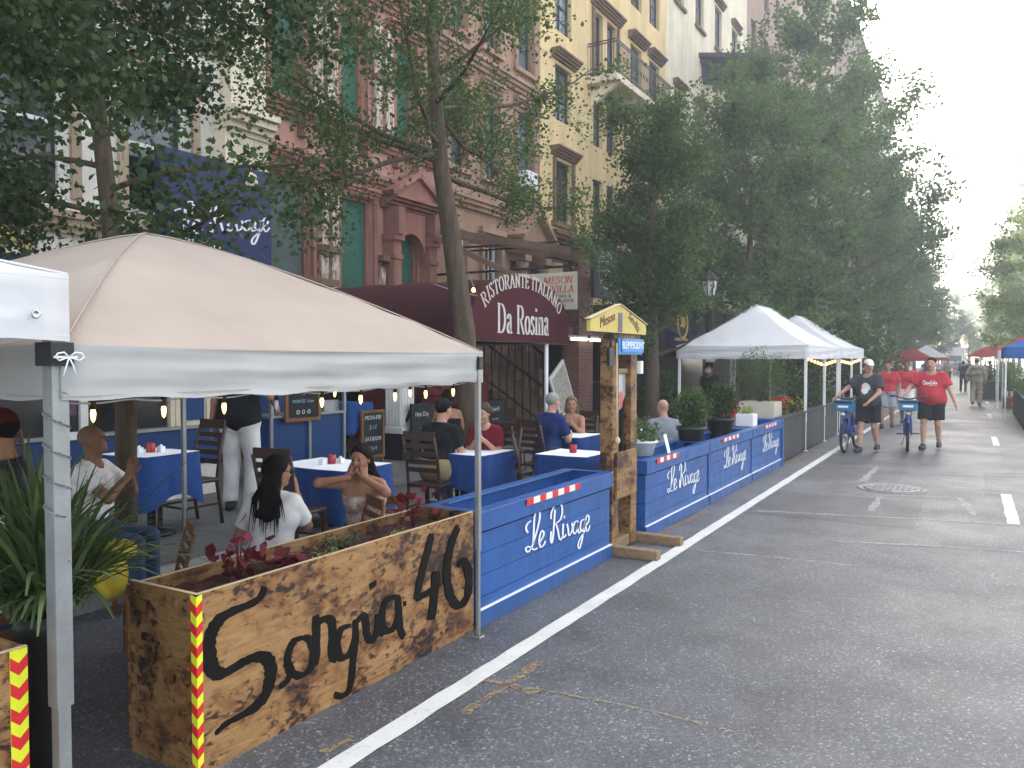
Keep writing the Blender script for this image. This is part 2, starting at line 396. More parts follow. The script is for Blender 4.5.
M['lamp_glass'] = glassmat('lantern_glass', (.42,.43,.44), .3)
M['skin1'] = mat('light_skin', (.46,.255,.175), .6, .14, 16, bump=.15, bscale=60)
M['skin2'] = mat('tan_skin', (.33,.165,.10), .6, .14, 16, bump=.15, bscale=60)
M['skin3'] = mat('brown_skin', (.21,.10,.06), .6, .14, 16, bump=.15, bscale=60)
M['lips'] = mat('lip_skin', (.28,.085,.07), .5, .08, 12)
M['eye'] = mat('eye', (.03,.022,.018), .25, .1)
M['hair_black'] = mat('black_hair', (.010,.008,.007), .75, .4, 30, (1,1,.15), bump=1., spec=.12)
M['hair_brown'] = mat('brown_hair', (.055,.030,.016), .75, .4, 30, (1,1,.15), bump=.6)
M['hair_blond'] = mat('dark_blonde_hair', (.16,.10,.05), .75, .4, 30, (1,1,.15), bump=.6)
M['hair_grey'] = mat('grey_hair', (.26,.25,.24), .6, .3, 30, (1,1,.3), bump=.6)
def fab(name, col, **k): return mat(name, col, .88, .16, 7, bump=.8, bscale=7, spec=.15, **k)
M['f_white'] = fab('white_cotton', (.66,.64,.63)); M['f_black'] = fab('black_cotton', (.012,.013,.016)); M['f_navy'] = fab('navy_cotton', (.016,.035,.13))
M['f_char'] = fab('charcoal_cotton', (.045,.05,.055)); M['f_red'] = fab('red_cotton', (.42,.035,.05)); M['f_maroon'] = fab('maroon_cotton', (.15,.012,.025))
M['f_khaki'] = fab('khaki_cotton', (.34,.25,.14)); M['f_grey'] = fab('grey_cotton', (.24,.26,.29)); M['f_jean'] = fab('blue_denim', (.035,.06,.115))
M['f_tan'] = fab('tan_cotton', (.42,.34,.25)); M['f_cap'] = fab('dark_maroon_cap', (.09,.012,.018)); M['f_capw'] = fab('white_cap', (.70,.68,.66))
def patternmat(name, stops, scale):
    t = NT(name); v = t.coord()
    vo = t.n('ShaderNodeTexVoronoi'); vo.inputs['Scale'].default_value = scale; vo.inputs['Randomness'].default_value = 1; t.l(v, vo.inputs['Vector'])
    n2 = t.noise(v, scale*.8, 3, .6, .8)
    t.base(t.mix(.5, t.ramp(vo.outputs['Color'], stops), t.ramp(n2, stops))); t.b.inputs['Roughness'].default_value = .9; return t.m
M['f_floral'] = patternmat('floral_print_cotton', [(.2,(.16,.08,.06)),(.45,(.50,.42,.36)),(.6,(.30,.13,.10)),(.8,(.60,.52,.45))], 38)
M['f_hawaii'] = patternmat('dark_floral_cotton', [(.25,(.012,.013,.016)),(.55,(.016,.018,.02)),(.7,(.12,.13,.12)),(.85,(.03,.035,.03))], 26)
M['f_camo'] = patternmat('camouflage_cotton', [(.25,(.42,.36,.27)),(.5,(.30,.25,.17)),(.65,(.20,.165,.11)),(.85,(.46,.41,.32))], 12)
M['shoe_dark'] = mat('dark_shoe', (.025,.025,.028), .6, .3); M['shoe_sole'] = mat('white_sole', (.6,.6,.58), .6, .1)
M['tyre'] = mat('rubber_tyre', (.018,.018,.018), .8, .2); M['bike_blue'] = mat('bike_blue', (.012,.05,.24), .35, .1, spec=.5)
M['bike_panel'] = mat('bike_cyan_panel', (.02,.17,.33), .4, .1); M['chrome'] = mat('bike_grey_metal', (.4,.41,.42), .3, .1, metal=.9)
# ================================================================ lettering helpers
def ribbon(mb, pts, wfun, conv, mi=0, depth=.003, sub=3):
    """brush stroke: 2D polyline -> thin raised ribbon; conv maps (u,v,h) to 3D"""
    P = np.array(pts, float)
    if len(P) > 2 and sub > 1:      # Catmull-Rom
        Q = np.vstack([2*P[0]-P[1], P, 2*P[-1]-P[-2]]); out = []
        for i in range(1, len(Q)-2):
            for k in range(sub):
                t = k/sub; a, b, c, d = Q[i-1], Q[i], Q[i+1], Q[i+2]
                out.append(.5*((2*b)+(c-a)*t+(2*a-5*b+4*c-d)*t*t+(3*b-a-3*c+d)*t**3))
        out.append(P[-1]); P = np.array(out)
    n = len(P); vs = []
    for i in range(n):
        d = P[min(i+1,n-1)]-P[max(i-1,0)]; L = np.hypot(*d)
        d = d/L if L > 1e-9 else np.array([1.,0])
        w = wfun(i/(n-1) if n > 1 else 0, d)/2; nx, ny = -d[1]*w, d[0]*w
        x, y = P[i]
        vs += [conv(x+nx, y+ny, 0), conv(x-nx, y-ny, 0), conv(x+nx, y+ny, depth), conv(x-nx, y-ny, depth)]
    fs = []
    for i in range(n-1):
        a, b = 4*i, 4*i+4
        fs += [(a+2,a+3,b+3,b+2), (a,a+2,b+2,b), (a+3,a+1,b+1,b+3)]
    fs += [(0,1,3,2), (4*n-4,4*n-2,4*n-1,4*n-3)]
    mb.add(vs, fs, mi)
def arc(cx, cy, rx, ry, a0, a1, n=10):
    return [(cx+rx*math.cos(R(a0+(a1-a0)*i/n)), cy+ry*math.sin(R(a0+(a1-a0)*i/n))) for i in range(n+1)]
# serif alphabet drawn with a broad pen: (advance, strokes, serif bars (x0,x1,y))
GL = {
 'R': (.74, [[(.16,0),(.16,1)], [(.16,.97),(.38,.97)]+arc(.38,.735,.2,.235,90,-90,8)+[(.16,.5)], [(.36,.5),(.66,.0)]], [(.04,.3,.02),(.04,.2,.98),(.58,.74,.02)]),
 'I': (.36, [[(.18,0),(.18,1)]], [(.05,.31,.02),(.05,.31,.98)]),
 'S': (.56, [[(.46,.8),(.38,.95),(.25,.98),(.12,.88),(.12,.7),(.25,.56),(.38,.45),(.46,.3),(.43,.1),(.28,.02),(.14,.06),(.08,.22)]], []),
 'T': (.66, [[(.33,0),(.33,.97)], [(.05,.97),(.61,.97)], [(.06,.97),(.05,.8)], [(.6,.97),(.61,.8)]], [(.2,.46,.02)]),
 'O': (.76, [arc(.38,.5,.29,.48,90,450,18)], []),
 'A': (.74, [[(.1,0),(.37,.98)], [(.37,.98),(.64,0)], [(.2,.34),(.55,.34)]], [(.0,.2,.02),(.54,.74,.02)]),
 'N': (.76, [[(.14,0),(.14,.98)], [(.14,.98),(.6,.02)], [(.6,.02),(.6,.98)]], [(.04,.25,.02),(.5,.7,.98),(.04,.16,.98)]),
 'E': (.64, [[(.16,0),(.16,1)], [(.16,.97),(.52,.97)], [(.16,.02),(.54,.02)], [(.16,.51),(.42,.51)], [(.52,.97),(.53,.8)], [(.54,.02),(.56,.2)], [(.42,.6),(.42,.42)]], [(.04,.2,.02),(.04,.2,.98)]),
 'L': (.62, [[(.16,0),(.16,1)], [(.16,.02),(.54,.02)], [(.54,.02),(.56,.22)]], [(.04,.2,.02),(.04,.3,.98)]),
 'D': (.78, [[(.16,0),(.16,1)], [(.16,.97),(.34,.97)]+arc(.34,.495,.32,.475,90,-90,10)+[(.16,.02)]], [(.04,.2,.02),(.04,.2,.98)]),
 'a': (.52, [[(.1,.5),(.16,.62),(.28,.64),(.36,.54),(.36,.12),(.42,.02),(.5,.04)], [(.36,.4),(.16,.32),(.09,.17),(.16,.03),(.27,.04),(.36,.16)]], []),
 'o': (.54, [arc(.27,.32,.19,.31,90,450,14)], []),
 's': (.42, [[(.34,.52),(.28,.62),(.18,.64),(.1,.54),(.13,.43),(.25,.33),(.34,.22),(.32,.08),(.2,.01),(.1,.05),(.07,.16)]], []),
 'i': (.30, [[(.15,0),(.15,.64)], [(.15,.84),(.15,.95)]], [(.04,.27,.02),(.05,.16,.62)]),
 'n': (.60, [[(.15,0),(.15,.64)], [(.15,.46),(.24,.6),(.36,.64),(.45,.54),(.45,0)]], [(.04,.26,.02),(.35,.56,.02),(.05,.16,.62)]),
 'M': (.92, [[(.14,0),(.14,.98)], [(.14,.98),(.44,.05)], [(.44,.05),(.74,.98)], [(.76,0),(.76,.98)]], [(.04,.24,.02),(.66,.87,.02)]),
 'V': (.74, [[(.1,.98),(.38,.02)], [(.38,.02),(.64,.98)]], [(.0,.2,.98),(.54,.74,.98)]),
 ' ': (.36, [], []),
}
def serif(mb, text, h, place, mi=0, wide=1.0, depth=.006, thick=.13):
    """place(u) -> (conv for a glyph whose origin sits at distance u along the line)"""
    u = 0
    for ch in text:
        adv, st, sf = GL[ch]; conv = place(u*h*wide)
        W = lambda t, d: h*(.045+(thick-.045)*abs(d[1])**1.5)
        for s_ in st: ribbon(mb, [(x*h*wide, y*h) for x, y in s_], W, conv, mi, depth, 3 if len(s_) > 3 else 1)
        for x0, x1, y in sf: ribbon(mb, [(x0*h*wide, y*h), (x1*h*wide, y*h)], lambda t, d: h*.045, conv, mi, depth*1.1, 1)
        u += adv
    return u*h*wide
def serif_width(text, h, wide=1.0): return sum(GL[c][0] for c in text)*h*wide
def text(s, size, loc, rot, m, parent, name='lettering', align='CENTER', shear=0, extrude=.002, spacing=1.0):
    c = bpy.data.curves.new(name, 'FONT'); c.body = s; c.size = size; c.align_x = align; c.align_y = 'CENTER'
    c.extrude = extrude; c.shear = shear; c.space_character = spacing; c.resolution_u = 3
    c.materials.append(m)
    o = bpy.data.objects.new(name, c); COL.objects.link(o); o.parent = parent
    g = ORG.get(parent.name, Vector((0,0,0)))
    o.location = Vector(loc)-g; o.rotation_euler = rot; ORG[o.name] = g.copy()
    return o
FACE_X = (R(90), 0, R(90))          # writing readable from +X
# ================================================================ ground, road, kerbs
KL, KR = -5.3, 3.9
def struct(o): return tag(o, kind='structure')
struct(MB().box(-600, 600, -200, 1500, -.4, -.06).obj('ground', M['concrete']))
mb = MB(); mb.add([(KL,-25,0),(KR,-25,0),(KR,420,0),(KL,420,0)], [(0,1,2,3)]); struct(mb.obj('road', M['asphalt'], shift=False))
struct(MB().box(-5.46, KL, -25, 420, -.05, .15).obj('kerb_left', M['kerb'], bevel=.015))
struct(MB().box(KR, 4.06, -25, 420, -.05, .15).obj('kerb_right', M['kerb'], bevel=.015))
def slabs(x0, x1, y0, y1, w, l, mb, rng):
    nx = max(1, round((x1-x0)/w)); y = y0
    while y < y1:
        for i in range(nx):
            a = x0+(x1-x0)*i/nx; b = x0+(x1-x0)*(i+1)/nx; dz = rng.uniform(-.002, .002)
            mb.box(a+.004, b-.004, y+.004, min(y+l, y1)-.004, 0, .148+dz)
        y += l
rng = random.Random(3)
mb = MB(); slabs(-11.0, -5.464, -10, 60, 1.5, 1.5, mb, rng); mb.box(-11.0, -5.464, 60, 420, 0, .147)
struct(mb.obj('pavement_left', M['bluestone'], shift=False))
mb = MB(); slabs(4.064, 8.5, 0, 60, 1.5, 1.5, mb, rng); mb.box(4.064, 30, 60, 420, 0, .147); mb.box(8.504, 30, 0, 60, 0, .147)
struct(mb.obj('pavement_right', M['concrete'], shift=False))
def sheet(name, pts, m, z=.0015, cat=None, label=None):
    """flat marking; pts are ground points (x,y)"""
    mb = MB(); mb.add([(x, y, z) for x, y in pts], [tuple(range(len(pts)))])
    return struct(mb.obj(name, m, shift=False))
def ragged(pts, amp, rng, closed=False, step=.08):
    out = []
    n = len(pts)
    for i in range(n if closed else n-1):
        a = np.array(pts[i]); b = np.array(pts[(i+1) % n]); L = np.hypot(*(b-a)); k = max(1, int(L/step))
        for j in range(k): out.append(tuple(a+(b-a)*j/k + np.array([rng.uniform(-amp, amp), rng.uniform(-amp, amp)])))
    if not closed: out.append(tuple(pts[-1]))
    return out
def strip(name, pts, w, m, z=.008, amp=.006, wamp=.25, step=.1):
    """line of paint or sealant with an uneven edge along ground points"""
    P = np.array(ragged(pts, amp, rng, False, step)); n = len(P); mb = MB(); vs = []
    for i in range(n):
        d = P[min(i+1,n-1)]-P[max(i-1,0)]; d = d/np.hypot(*d); w2 = w/2*(1+rng.uniform(-wamp, wamp))
        vs += [(P[i][0]-d[1]*w2, P[i][1]+d[0]*w2, z), (P[i][0]+d[1]*w2, P[i][1]-d[0]*w2, z)]
    mb.add(vs, [(2*i, 2*i+1, 2*i+3, 2*i+2) for i in range(n-1)])
    return struct(mb.obj(name, m, shift=False))
def G(px, py): p = at(px, py, Z=0); return (p[0], p[1])
# parking lane line, dashed lane line
strip('lane_line', [(-2.36, -4), (-2.36, 60)], .115, M['road_white'], .0045, .003, .06, .15)
for y0 in (-2, 10.0, 19.0, 28, 37, 46, 55, 64):
    strip('lane_dash', [(.36, y0), (.34, y0+2.2)], .12, M['road_white'], .0045, .004, .08, .15)
# resurfacing patches with pale cut lines
def rect(x0, x1, y0, y1): return [(x0,y0),(x1,y0),(x1,y1),(x0,y1)]
sheet('road_patch', ragged(rect(-2.3, -.55, 9.2, 11.0), .015, rng, True), M['asphalt_patch'])
sheet('road_patch', ragged(rect(-2.25, -.95, 12.6, 14.9), .015, rng, True), M['asphalt_patch'])
sheet('road_patch', ragged(rect(.1, 1.6, 12.0, 14.4), .015, rng, True), M['asphalt_patch'])
for pts, w in (([G(755,511), G(900,518), G(1060,528)], .055), ([G(835,541), G(930,546), G(1080,556)], .05), ([G(700,551), G(780,558), G(857,566)], .035),
               ([G(885,495), G(960,498), G(975,516)], .07), ([G(945,474), G(1024,476), G(1080,478)], .07), ([G(948,487), G(1020,491), G(1090,495)], .06), 
               ([G(877,467), G(862,482)], .09), ([G(880,497), G(871,511)], .07), ([G(760,465), G(800,466), G(878,466)], .04), ([G(770,482), G(830,483), G(890,481)], .04)):
    strip('pavement_seam', pts, w, M['road_worn'], .0032, .012, .5, .12)
# spray-painted utility marks
for pts, w in (([G(463,714), G(500,690), G(540,662)], .05), ([G(485,680), G(520,689), G(545,691)], .045), ([G(515,686), G(530,694), G(545,690)], .035), ([G(545,691), G(640,709), G(752,737)], .014), ([G(322,754), G(336,746), G(352,740)], .05), ([G(700,553),G(720,551)],.04)):
    strip('spray_mark', pts, w, M['road_yellow'], .0055, .006, .45, .05)
strip('spray_mark', [G(648,540), G(670,528), G(708,512)], .07, M['road_yellow'], .0045, .004, .3, .1)
strip('spray_mark', [G(786,464), G(800,458), G(815,453)], .10, M['road_yellow'], .0045, .004, .3, .1)
# little litter: leaves and scraps on the asphalt
mh = G(892, 489)
t = thing('manhole_cover', 'round worn iron manhole cover set in the asphalt roadway', 'manhole cover', (mh[0], mh[1], 0))
m_ = MB(); m_.lathe([(.36,.002),(.38,.010),(.43,.012),(.44,.004)], n=40); m_.obj('frame', M['road_worn'], t)
m_ = MB(); m_.lathe([(.01,.004),(.355,.004),(.35,.014),(.33,.016),(.01,.017)], n=40)
for i in range(-4, 5):
    for j in range(-4, 5):
        if i*i+j*j < 17: m_.box(i*.07-.022, i*.07+.022, j*.07-.022, j*.07+.022, .016, .022)
m_.obj('lid', mat('worn_iron', (.20,.20,.20), .5, .3, 12, metal=.4), t)
# ================================================================ buildings
FX = -11.0
def fY(px): return at(px, 360, X=FX)[1]
def wall_grid(mb, X, y0, y1, z0, z1, ops, depth=.22, mi=0):
    """street wall on plane X with real recessed openings (y0,y1,z0,z1)"""
    ys = sorted({y0, y1, *[o[0] for o in ops], *[o[1] for o in ops]}); zs = sorted({z0, z1, *[o[2] for o in ops], *[o[3] for o in ops]})
    for i in range(len(ys)-1):
        for j in range(len(zs)-1):
            cy, cz = (ys[i]+ys[i+1])/2, (zs[j]+zs[j+1])/2
            if any(o[0] < cy < o[1] and o[2] < cz < o[3] for o in ops): continue
            mb.add([(X,ys[i],zs[j]),(X,ys[i+1],zs[j]),(X,ys[i+1],zs[j+1]),(X,ys[i],zs[j+1])], [(0,1,2,3)], mi)
    for a, b, c, d in ops:
        x = X-depth
        mb.add([(X,a,c),(X,b,c),(X,b,d),(X,a,d),(x,a,c),(x,b,c),(x,b,d),(x,a,d)], [(0,4,5,1),(1,5,6,2),(2,6,7,3),(3,7,4,0)], mi)
def shell(mb, X, y0, y1, z1, depth=12, mi=0):
    x = X-depth
    mb.add([(X,y0,0),(X,y1,0),(X,y1,z1),(X,y0,z1),(x,y0,0),(x,y1,0),(x,y1,z1),(x,y0,z1)], [(4,0,3,7),(1,5,6,2),(5,4,7,6),(3,2,6,7)], mi)
def window(parent, a, b, c, d, X, rec=.16, fr=.07, m='frame_dark', g='glass', mull=1, rail=True, muntin=0, board=None, curtain=0):
    """sash window: frame child with a pane (or a painted board)"""
    x = X-rec; mb = MB()
    mb.box(x-.04, x+.03, a, a+fr, c, d); mb.box(x-.04, x+.03, b-fr, b, c, d); mb.box(x-.04, x+.03, a+fr, b-fr, c, c+fr); mb.box(x-.04, x+.03, a+fr, b-fr, d-fr, d)
    if rail: mb.box(x-.02, x+.015, a+fr, b-fr, (c+d)/2-.03, (c+d)/2+.03)
    for i in range(1, mull): y = a+(b-a)*i/mull; mb.box(x-.02, x+.02, y-.03, y+.03, c+fr, d-fr)
    if muntin:
        for i in range(1, muntin): y = a+(b-a)*i/muntin; mb.box(x-.02, x+.008, y-.012, y+.012, c+fr, d-fr)
        k = muntin*2
        for i in range(1, k): z = c+(d-c)*i/k; mb.box(x-.02, x+.006, a+fr, b-fr, z-.012, z+.012)
    w = mb.obj('window', M[m], parent)
    p = MB(); p.box(x-.035, x-.03, a+fr*.5, b-fr*.5, c+fr*.5, d-fr*.5); p.obj('pane', M[board or g], w)
    if curtain:
        q = MB(); q.box(x-.09, x-.07, a+fr, b-fr, d-(d-c)*curtain, d-fr); q.obj('blind', M['curtain'], w)
    return w
def ledge(mb, X, y0, y1, z, h, out, steps=3, mi=0):
    mb.mark(); mb.hold = True
    for i in range(steps):
        f0, f1 = i/steps, (i+1)/steps
        e = out*(f1**.8)
        mb.box(X-.02, X+e, y0-(e if False else 0), y1, z+h*f0+(.0005*i), z+h*f1, mi)
    mb.hold = False
def rowbuilding(name, label, y0, y1, z1, wall, ops, X=FX, depth=12):
    t = thing(name, label, 'building', (X-depth/2, (y0+y1)/2, 0), world=True)
    mb = MB(); wall_grid(mb, X, y0, y1, 0, z1, ops); shell(mb, X, y0, y1, z1, depth)
    mb.obj('wall', M[wall], t)
    mb = MB(); ledge(mb, X, y0+.02, y1-.02, z1-.7, .9, .55, 4); mb.obj('cornice', M['trim_brown'], t)
    return t
# ---- cream townhouse at the left, behind the near tree
y0, y1 = -3.0, 10.0
cols0 = [(-1.6,-.6),(.6,1.7),(2.9,4.1),(5.4,6.6),(7.5,8.6)]
ops = [(a, b, z, z+2.1) for a, b in cols0 for z in (4.0, 7.2, 10.4, 13.6)]
ops += [(-1.6, 1.4, .9, 3.0)]
b0 = rowbuilding('townhouse', 'cream painted townhouse front seen in gaps of the near tree at left', y0, y1, 23.0, 'stone_white', ops)
for o in ops[:-1]: window(b0, *o, FX, m='frame_white' if o[2] < 5 else 'frame_dark', g='glass')
window(b0, *ops[-1], FX, mull=3, rail=False)
mb = MB()
for z in (3.5, 6.75, 9.95, 13.1): ledge(mb, FX, y0, y1, z, .3, .22, 3)
for a, b in cols0:
    for z in (4.0, 7.2, 10.4): 
        mb.box(FX, FX+.1, a-.2, b+.2, z+2.2, z+2.42); mb.box(FX, FX+.07, a-.16, a-.02, z, z+2.2); mb.box(FX, FX+.07, b+.02, b+.16, z, z+2.2)
mb.objs('moulding', M['stone_tan'], b0)
mb = MB()   # white end pilaster with bracketed capital
mb.box(FX, FX+.28, 9.2, 9.95, 5.9, 18); mb.box(FX, FX+.30, 9.05, 9.97, 4.95, 5.5)
for i, (e, z) in enumerate(((.34, 5.5), (.42, 5.58), (.52, 5.68), (.6, 5.8))): mb.box(FX, FX+e, 9.2-e*.3, 9.985, z, z+.1+.001*i)
mb.lathe([(.13,4.6),(.2,4.72),(.19,4.86),(.1,4.95)], (FX+.22, 9.55, 0), 12)
mb.obj('pilaster', M['stucco_cream'], b0)
# ---- red-painted brownstone with boarded windows
y0, y1 = 10.0, 15.3
A = (10.27, 11.06); B = (12.07, 12.85); Cc = (13.80, 14.55)
ops = [(*A, 6.5, 8.65), (*B, 6.5, 8.65), (*Cc, 6.5, 8.65), (10.24, 11.27, 2.9, 5.08), (12.07, 13.06, 2.9, 5.08), (13.72, 14.66, 1.9, 4.65), (10.5, 12.9, .5, 2.5)]
ops += [(a, b, z, z+2.0) for a, b in (A, B, Cc) for z in (9.9, 13.2)]
b1 = rowbuilding('brownstone', 'red painted brownstone with green boarded windows and peeling pilasters', y0, y1, 22.0, 'stone_pink', ops)
for i, o in enumerate(ops):
    bd = 'green_board' if (i < 3 or i in (4, 5)) else ('grey_board' if i == 3 else None)
    window(b1, *o, FX, rec=.12, m='stone_pink_d', board=bd, rail=bd is None, g='glass_dark' if i == 6 else 'glass')
mb = MB()
ledge(mb, FX, y0, y1, 6.15, .32, .26, 4); ledge(mb, FX, y0+.02, y1, 5.34, .26, .2, 3); ledge(mb, FX, y0, y1, 9.15, .32, .26, 4); ledge(mb, FX, y0, y1, 12.5, .3, .26, 3)
for a, b in (A, B, Cc):
    mb.box(FX, FX+.10, a-.12, a-.01, 6.47, 8.8); mb.box(FX, FX+.10, b+.01, b+.12, 6.47, 8.8)
    ledge(mb, FX, a-.25, b+.25, 8.8, .22, .2, 3)
    mb.box(FX, FX+.18, a-.06, a+.1, 5.9, 6.148); mb.box(FX, FX+.18, b-.1, b+.06, 5.9, 6.148)
for a, b in ((10.24, 11.27), (12.07, 13.06)):
    mb.box(FX, FX+.08, a-.11, a-.01, 2.8, 5.1); mb.box(FX, FX+.08, b+.01, b+.11, 2.8, 5.1); ledge(mb, FX, a-.15, b+.2, 5.1, .2, .15, 3)
mb.objs('moulding', M['stone_pink_d'], b1)
mb = MB()   # pilasters stripped to peeling timber
for a, b in ((11.25, 11.5), (11.62, 11.9), (13.03, 13.25), (13.38, 13.62)):
    mb.box(FX, FX+.16, a, b, 6.5, 7.55); mb.box(FX, FX+.15, a, b, 7.68, 8.7)
for a, b in ((11.43, 11.62), (11.72, 11.92)): mb.box(FX, FX+.15, a, b, 2.7, 3.82); mb.box(FX, FX+.16, a, b, 3.96, 5.05)
mb.box(FX, FX+.15, 13.22, 13.34, 2.6, 3.7); mb.box(FX, FX+.14, 13.44, 13.56, 2.6, 3.7)
mb.objs('pilaster', M['peel'], b1)
mb = MB()
for a, b in ((11.2, 11.95), (13.0, 13.66)): mb.box(FX, FX+.24, a, b, 7.56, 7.67)
for a, b in ((11.38, 11.97), (13.18, 13.6)): mb.box(FX, FX+.22, a, b, 3.83, 3.95)
mb.objs('drip_ledge', M['trim_brown'], b1)
mb = MB()   # door surround: fluted piers, scroll brackets, arch and pediment
for a in (13.42, 14.72):
    mb.box(FX, FX+.3, a, a+.26, 1.2, 4.3); mb.box(FX, FX+.36, a-.04, a+.30, 4.3, 4.42); mb.box(FX, FX+.42, a+.03, a+.23, 4.42, 5.0)
    for z in (1.8, 2.5, 3.2, 3.9): mb.box(FX, FX+.34, a-.02, a+.28, z, z+.1)
cy = 14.19; pts = []
for i in range(13):
    th = math.pi*i/12; pts.append((cy-.47*math.cos(th), 4.05+.47*math.sin(th)))
poly = pts + [(14.70, 4.98), (13.70, 4.98)]
mb.prism(poly, lambda y, z: (FX-.1, y, z), lambda y, z: (FX+.2, y, z))
ledge(mb, FX, 13.32, 15.06, 5.0, .22, .5, 4)
mb.prism([(13.3,5.23),(15.08,5.23),(14.19,5.72)], lambda y, z: (FX, y, z), lambda y, z: (FX+.34, y, z))
for s_ in (-1, 1): mb.bar((FX+.2, cy+s_*.95, 5.26), (FX+.2, cy, 5.78), .5, .1)
mb.obj('door_surround', M['stone_pink_d'], b1)
# ---- brown stone house
y0, y1 = 15.3, 20.5
c2 = [(15.85,16.62),(17.42,18.17),(19.1,20.05)]
ops = [(a, b, z, z+h) for a, b in c2 for z, h in ((6.45,2.15),(9.75,2.0),(12.9,1.9))] + [(17.4,18.2,3.2,4.95),(15.8,16.7,3.2,4.95),(19.2,20.0,2.0,4.9)]
b2 = rowbuilding('brownstone', 'brown stone house with white sash windows beside the yellow building', y0, y1, 22.6, 'stone_brown', ops)
for o in ops: window(b2, *o, FX, m='frame_white' if o[3] < 5 else 'frame_dark', g='glass_sky' if o[2] > 5 else 'glass', muntin=3 if o[1]-o[0] < .85 and o[3] < 5 else 0, curtain=.45 if (o[0] > 17 and 5 < o[2] < 9) else 0)
mb = MB()
for z in (5.5, 9.05, 12.3): ledge(mb, FX, y0+.02, y1, z, .3, .24, 3)
for a, b in c2:
    for z, h in ((6.45,2.15),(9.75,2.0)): 
        ledge(mb, FX, a-.15, b+.15, z+h+.1, .22, .2, 3); mb.box(FX, FX+.09, a-.12, a-.01, z, z+h); mb.box(FX, FX+.09, b+.01, b+.12, z, z+h); mb.box(FX, FX+.13, a-.15, b+.15, z-.14, z-.02)
mb.box(FX, FX+.1, 17.25, 17.38, 3.1, 5.0); mb.box(FX, FX+.1, 18.22, 18.35, 3.1, 5.0); mb.box(FX, FX+.14, 17.2, 18.4, 5.0, 5.14)
for a in (18.86, 20.06): mb.lathe([(.16,1.5),(.13,1.7),(.12,4.1),(.16,4.2),(.19,4.4)], (FX+.3, a+.07, 0), 14); mb.box(FX, FX+.5, a-.1, a+.26, 4.42, 4.75)
mb.box(FX, FX+.46, 18.75, 20.34, 4.76, 5.02); mb.prism([(18.6,5.03),(20.45,5.03),(19.53,5.78)], lambda y, z: (FX, y, z), lambda y, z: (FX+.35, y, z))
for s_ in (-1, 1): mb.bar((FX+.3, 19.53+s_*.98, 5.06), (FX+.3, 19.53, 5.84), .6, .1)
mb.objs('moulding', M['stone_brown'], b2)
m_ = MB(); m_.box(FX-.2, FX+.28, 19.25, 19.85, 6.5, 6.95); 
for k in range(6): m_.box(FX+.28, FX+.285, 19.3, 19.8, 6.55+.06*k, 6.58+.06*k)
m_.obj('air_conditioner', M['white_metal'], b2, bevel=.01)
# ---- yellow stucco building
y0, y1 = 20.5, 31.2
ops = [(21.45,22.55,5.95,7.75),(21.45,22.55,8.95,10.6),(21.45,22.55,11.6,13.4),(24.2,25.0,5.9,7.7),(25.3,26.1,5.9,7.7),(24.2,24.95,8.8,10.4),(25.3,26.1,8.8,10.4),(24.2,24.95,10.95,13.2),(25.3,26.05,10.95,13.2),(27.4,28.5,11.2,13.2),(27.4,28.5,8.8,10.5),(29.3,30.4,11.2,13.2),(29.3,30.4,8.8,10.5),(27.4,28.5,5.9,7.7)]
ops += [(a,b,14.6,16.4) for a,b in ((21.45,22.55),(24.2,26.1),(27.4,28.5),(29.3,30.4))]
b3 = rowbuilding('apartment_house', 'yellow stucco apartment house with brown window hoods and iron balcony', y0, y1, 24.0, 'stucco_yellow', ops)
for o in ops: window(b3, *o, FX, m='frame_dark', g='glass_sky' if o[2] > 8.5 else 'glass', mull=2 if o[1]-o[0] > 1 else 1, muntin=2 if o[2] > 8.5 else 0, curtain=[0,.35,.6,0,.5][int(o[0]*7+o[2]*3) % 5])
mb = MB()
for a, b, z in ((21.2,22.8,10.7),(21.2,22.8,13.5),(23.95,26.35,13.3),(27.15,28.75,13.3),(29.1,30.6,13.3),(21.2,22.8,7.85),(24,26.3,10.5)): ledge(mb, FX, a, b, z, .26, .3, 4)
for a, b, z, z2 in ((21.3,22.7,5.9,7.8),(24.05,26.25,10.95,13.25)): mb.box(FX, FX+.08, a, a+.13, z, z2); mb.box(FX, FX+.08, b-.13, b, z, z2)
mb.box(FX, FX+.12, 21.2, 22.8, 5.75, 5.9); ledge(mb, FX, y0+.02, y1, 5.1, .4, .55, 4)
mb.objs('hood', M['trim_brown'], b3)
bc = MB(); bc.box(FX, FX+1.05, 23.7, 28.9, 10.62, 10.82); 
for y in (24.0, 25.8, 27.6, 28.7): bc.prism([(0,0),(.95,.0),(0,-.62)], lambda x, z, y=y: (FX+x, y, 10.62+z), lambda x, z, y=y: (FX+x, y+.16, 10.62+z))
bal = bc.obj('balcony', M['stucco_cream'], b3)
rl = MB()
for z in (10.95, 11.82, 11.9): rl.bar((FX+1.0, 23.75, z), (FX+1.0, 28.85, z), .03, .03); rl.bar((FX, 23.75, z), (FX+1.0, 23.75, z), .03, .03); rl.bar((FX, 28.85, z), (FX+1.0, 28.85, z), .03, .03)
for i in range(52): y = 23.75+.1*i; rl.bar((FX+1.0, y, 10.82), (FX+1.0, y, 11.9), .014, .014)
for i in range(10): x = FX+.1*i; rl.bar((x, 23.75, 10.82), (x, 23.75, 11.9), .014, .014); rl.bar((x, 28.85, 10.82), (x, 28.85, 11.9), .014, .014)
for i in range(17): rl.tube([(FX+1.0, 23.9+.3*i+.11*math.cos(a), 11.4+.11*math.sin(a)) for a in np.linspace(0, 6.28, 9)], .008, 4, caps=False)
rl.obj('railing', M['black_metal'], bal)
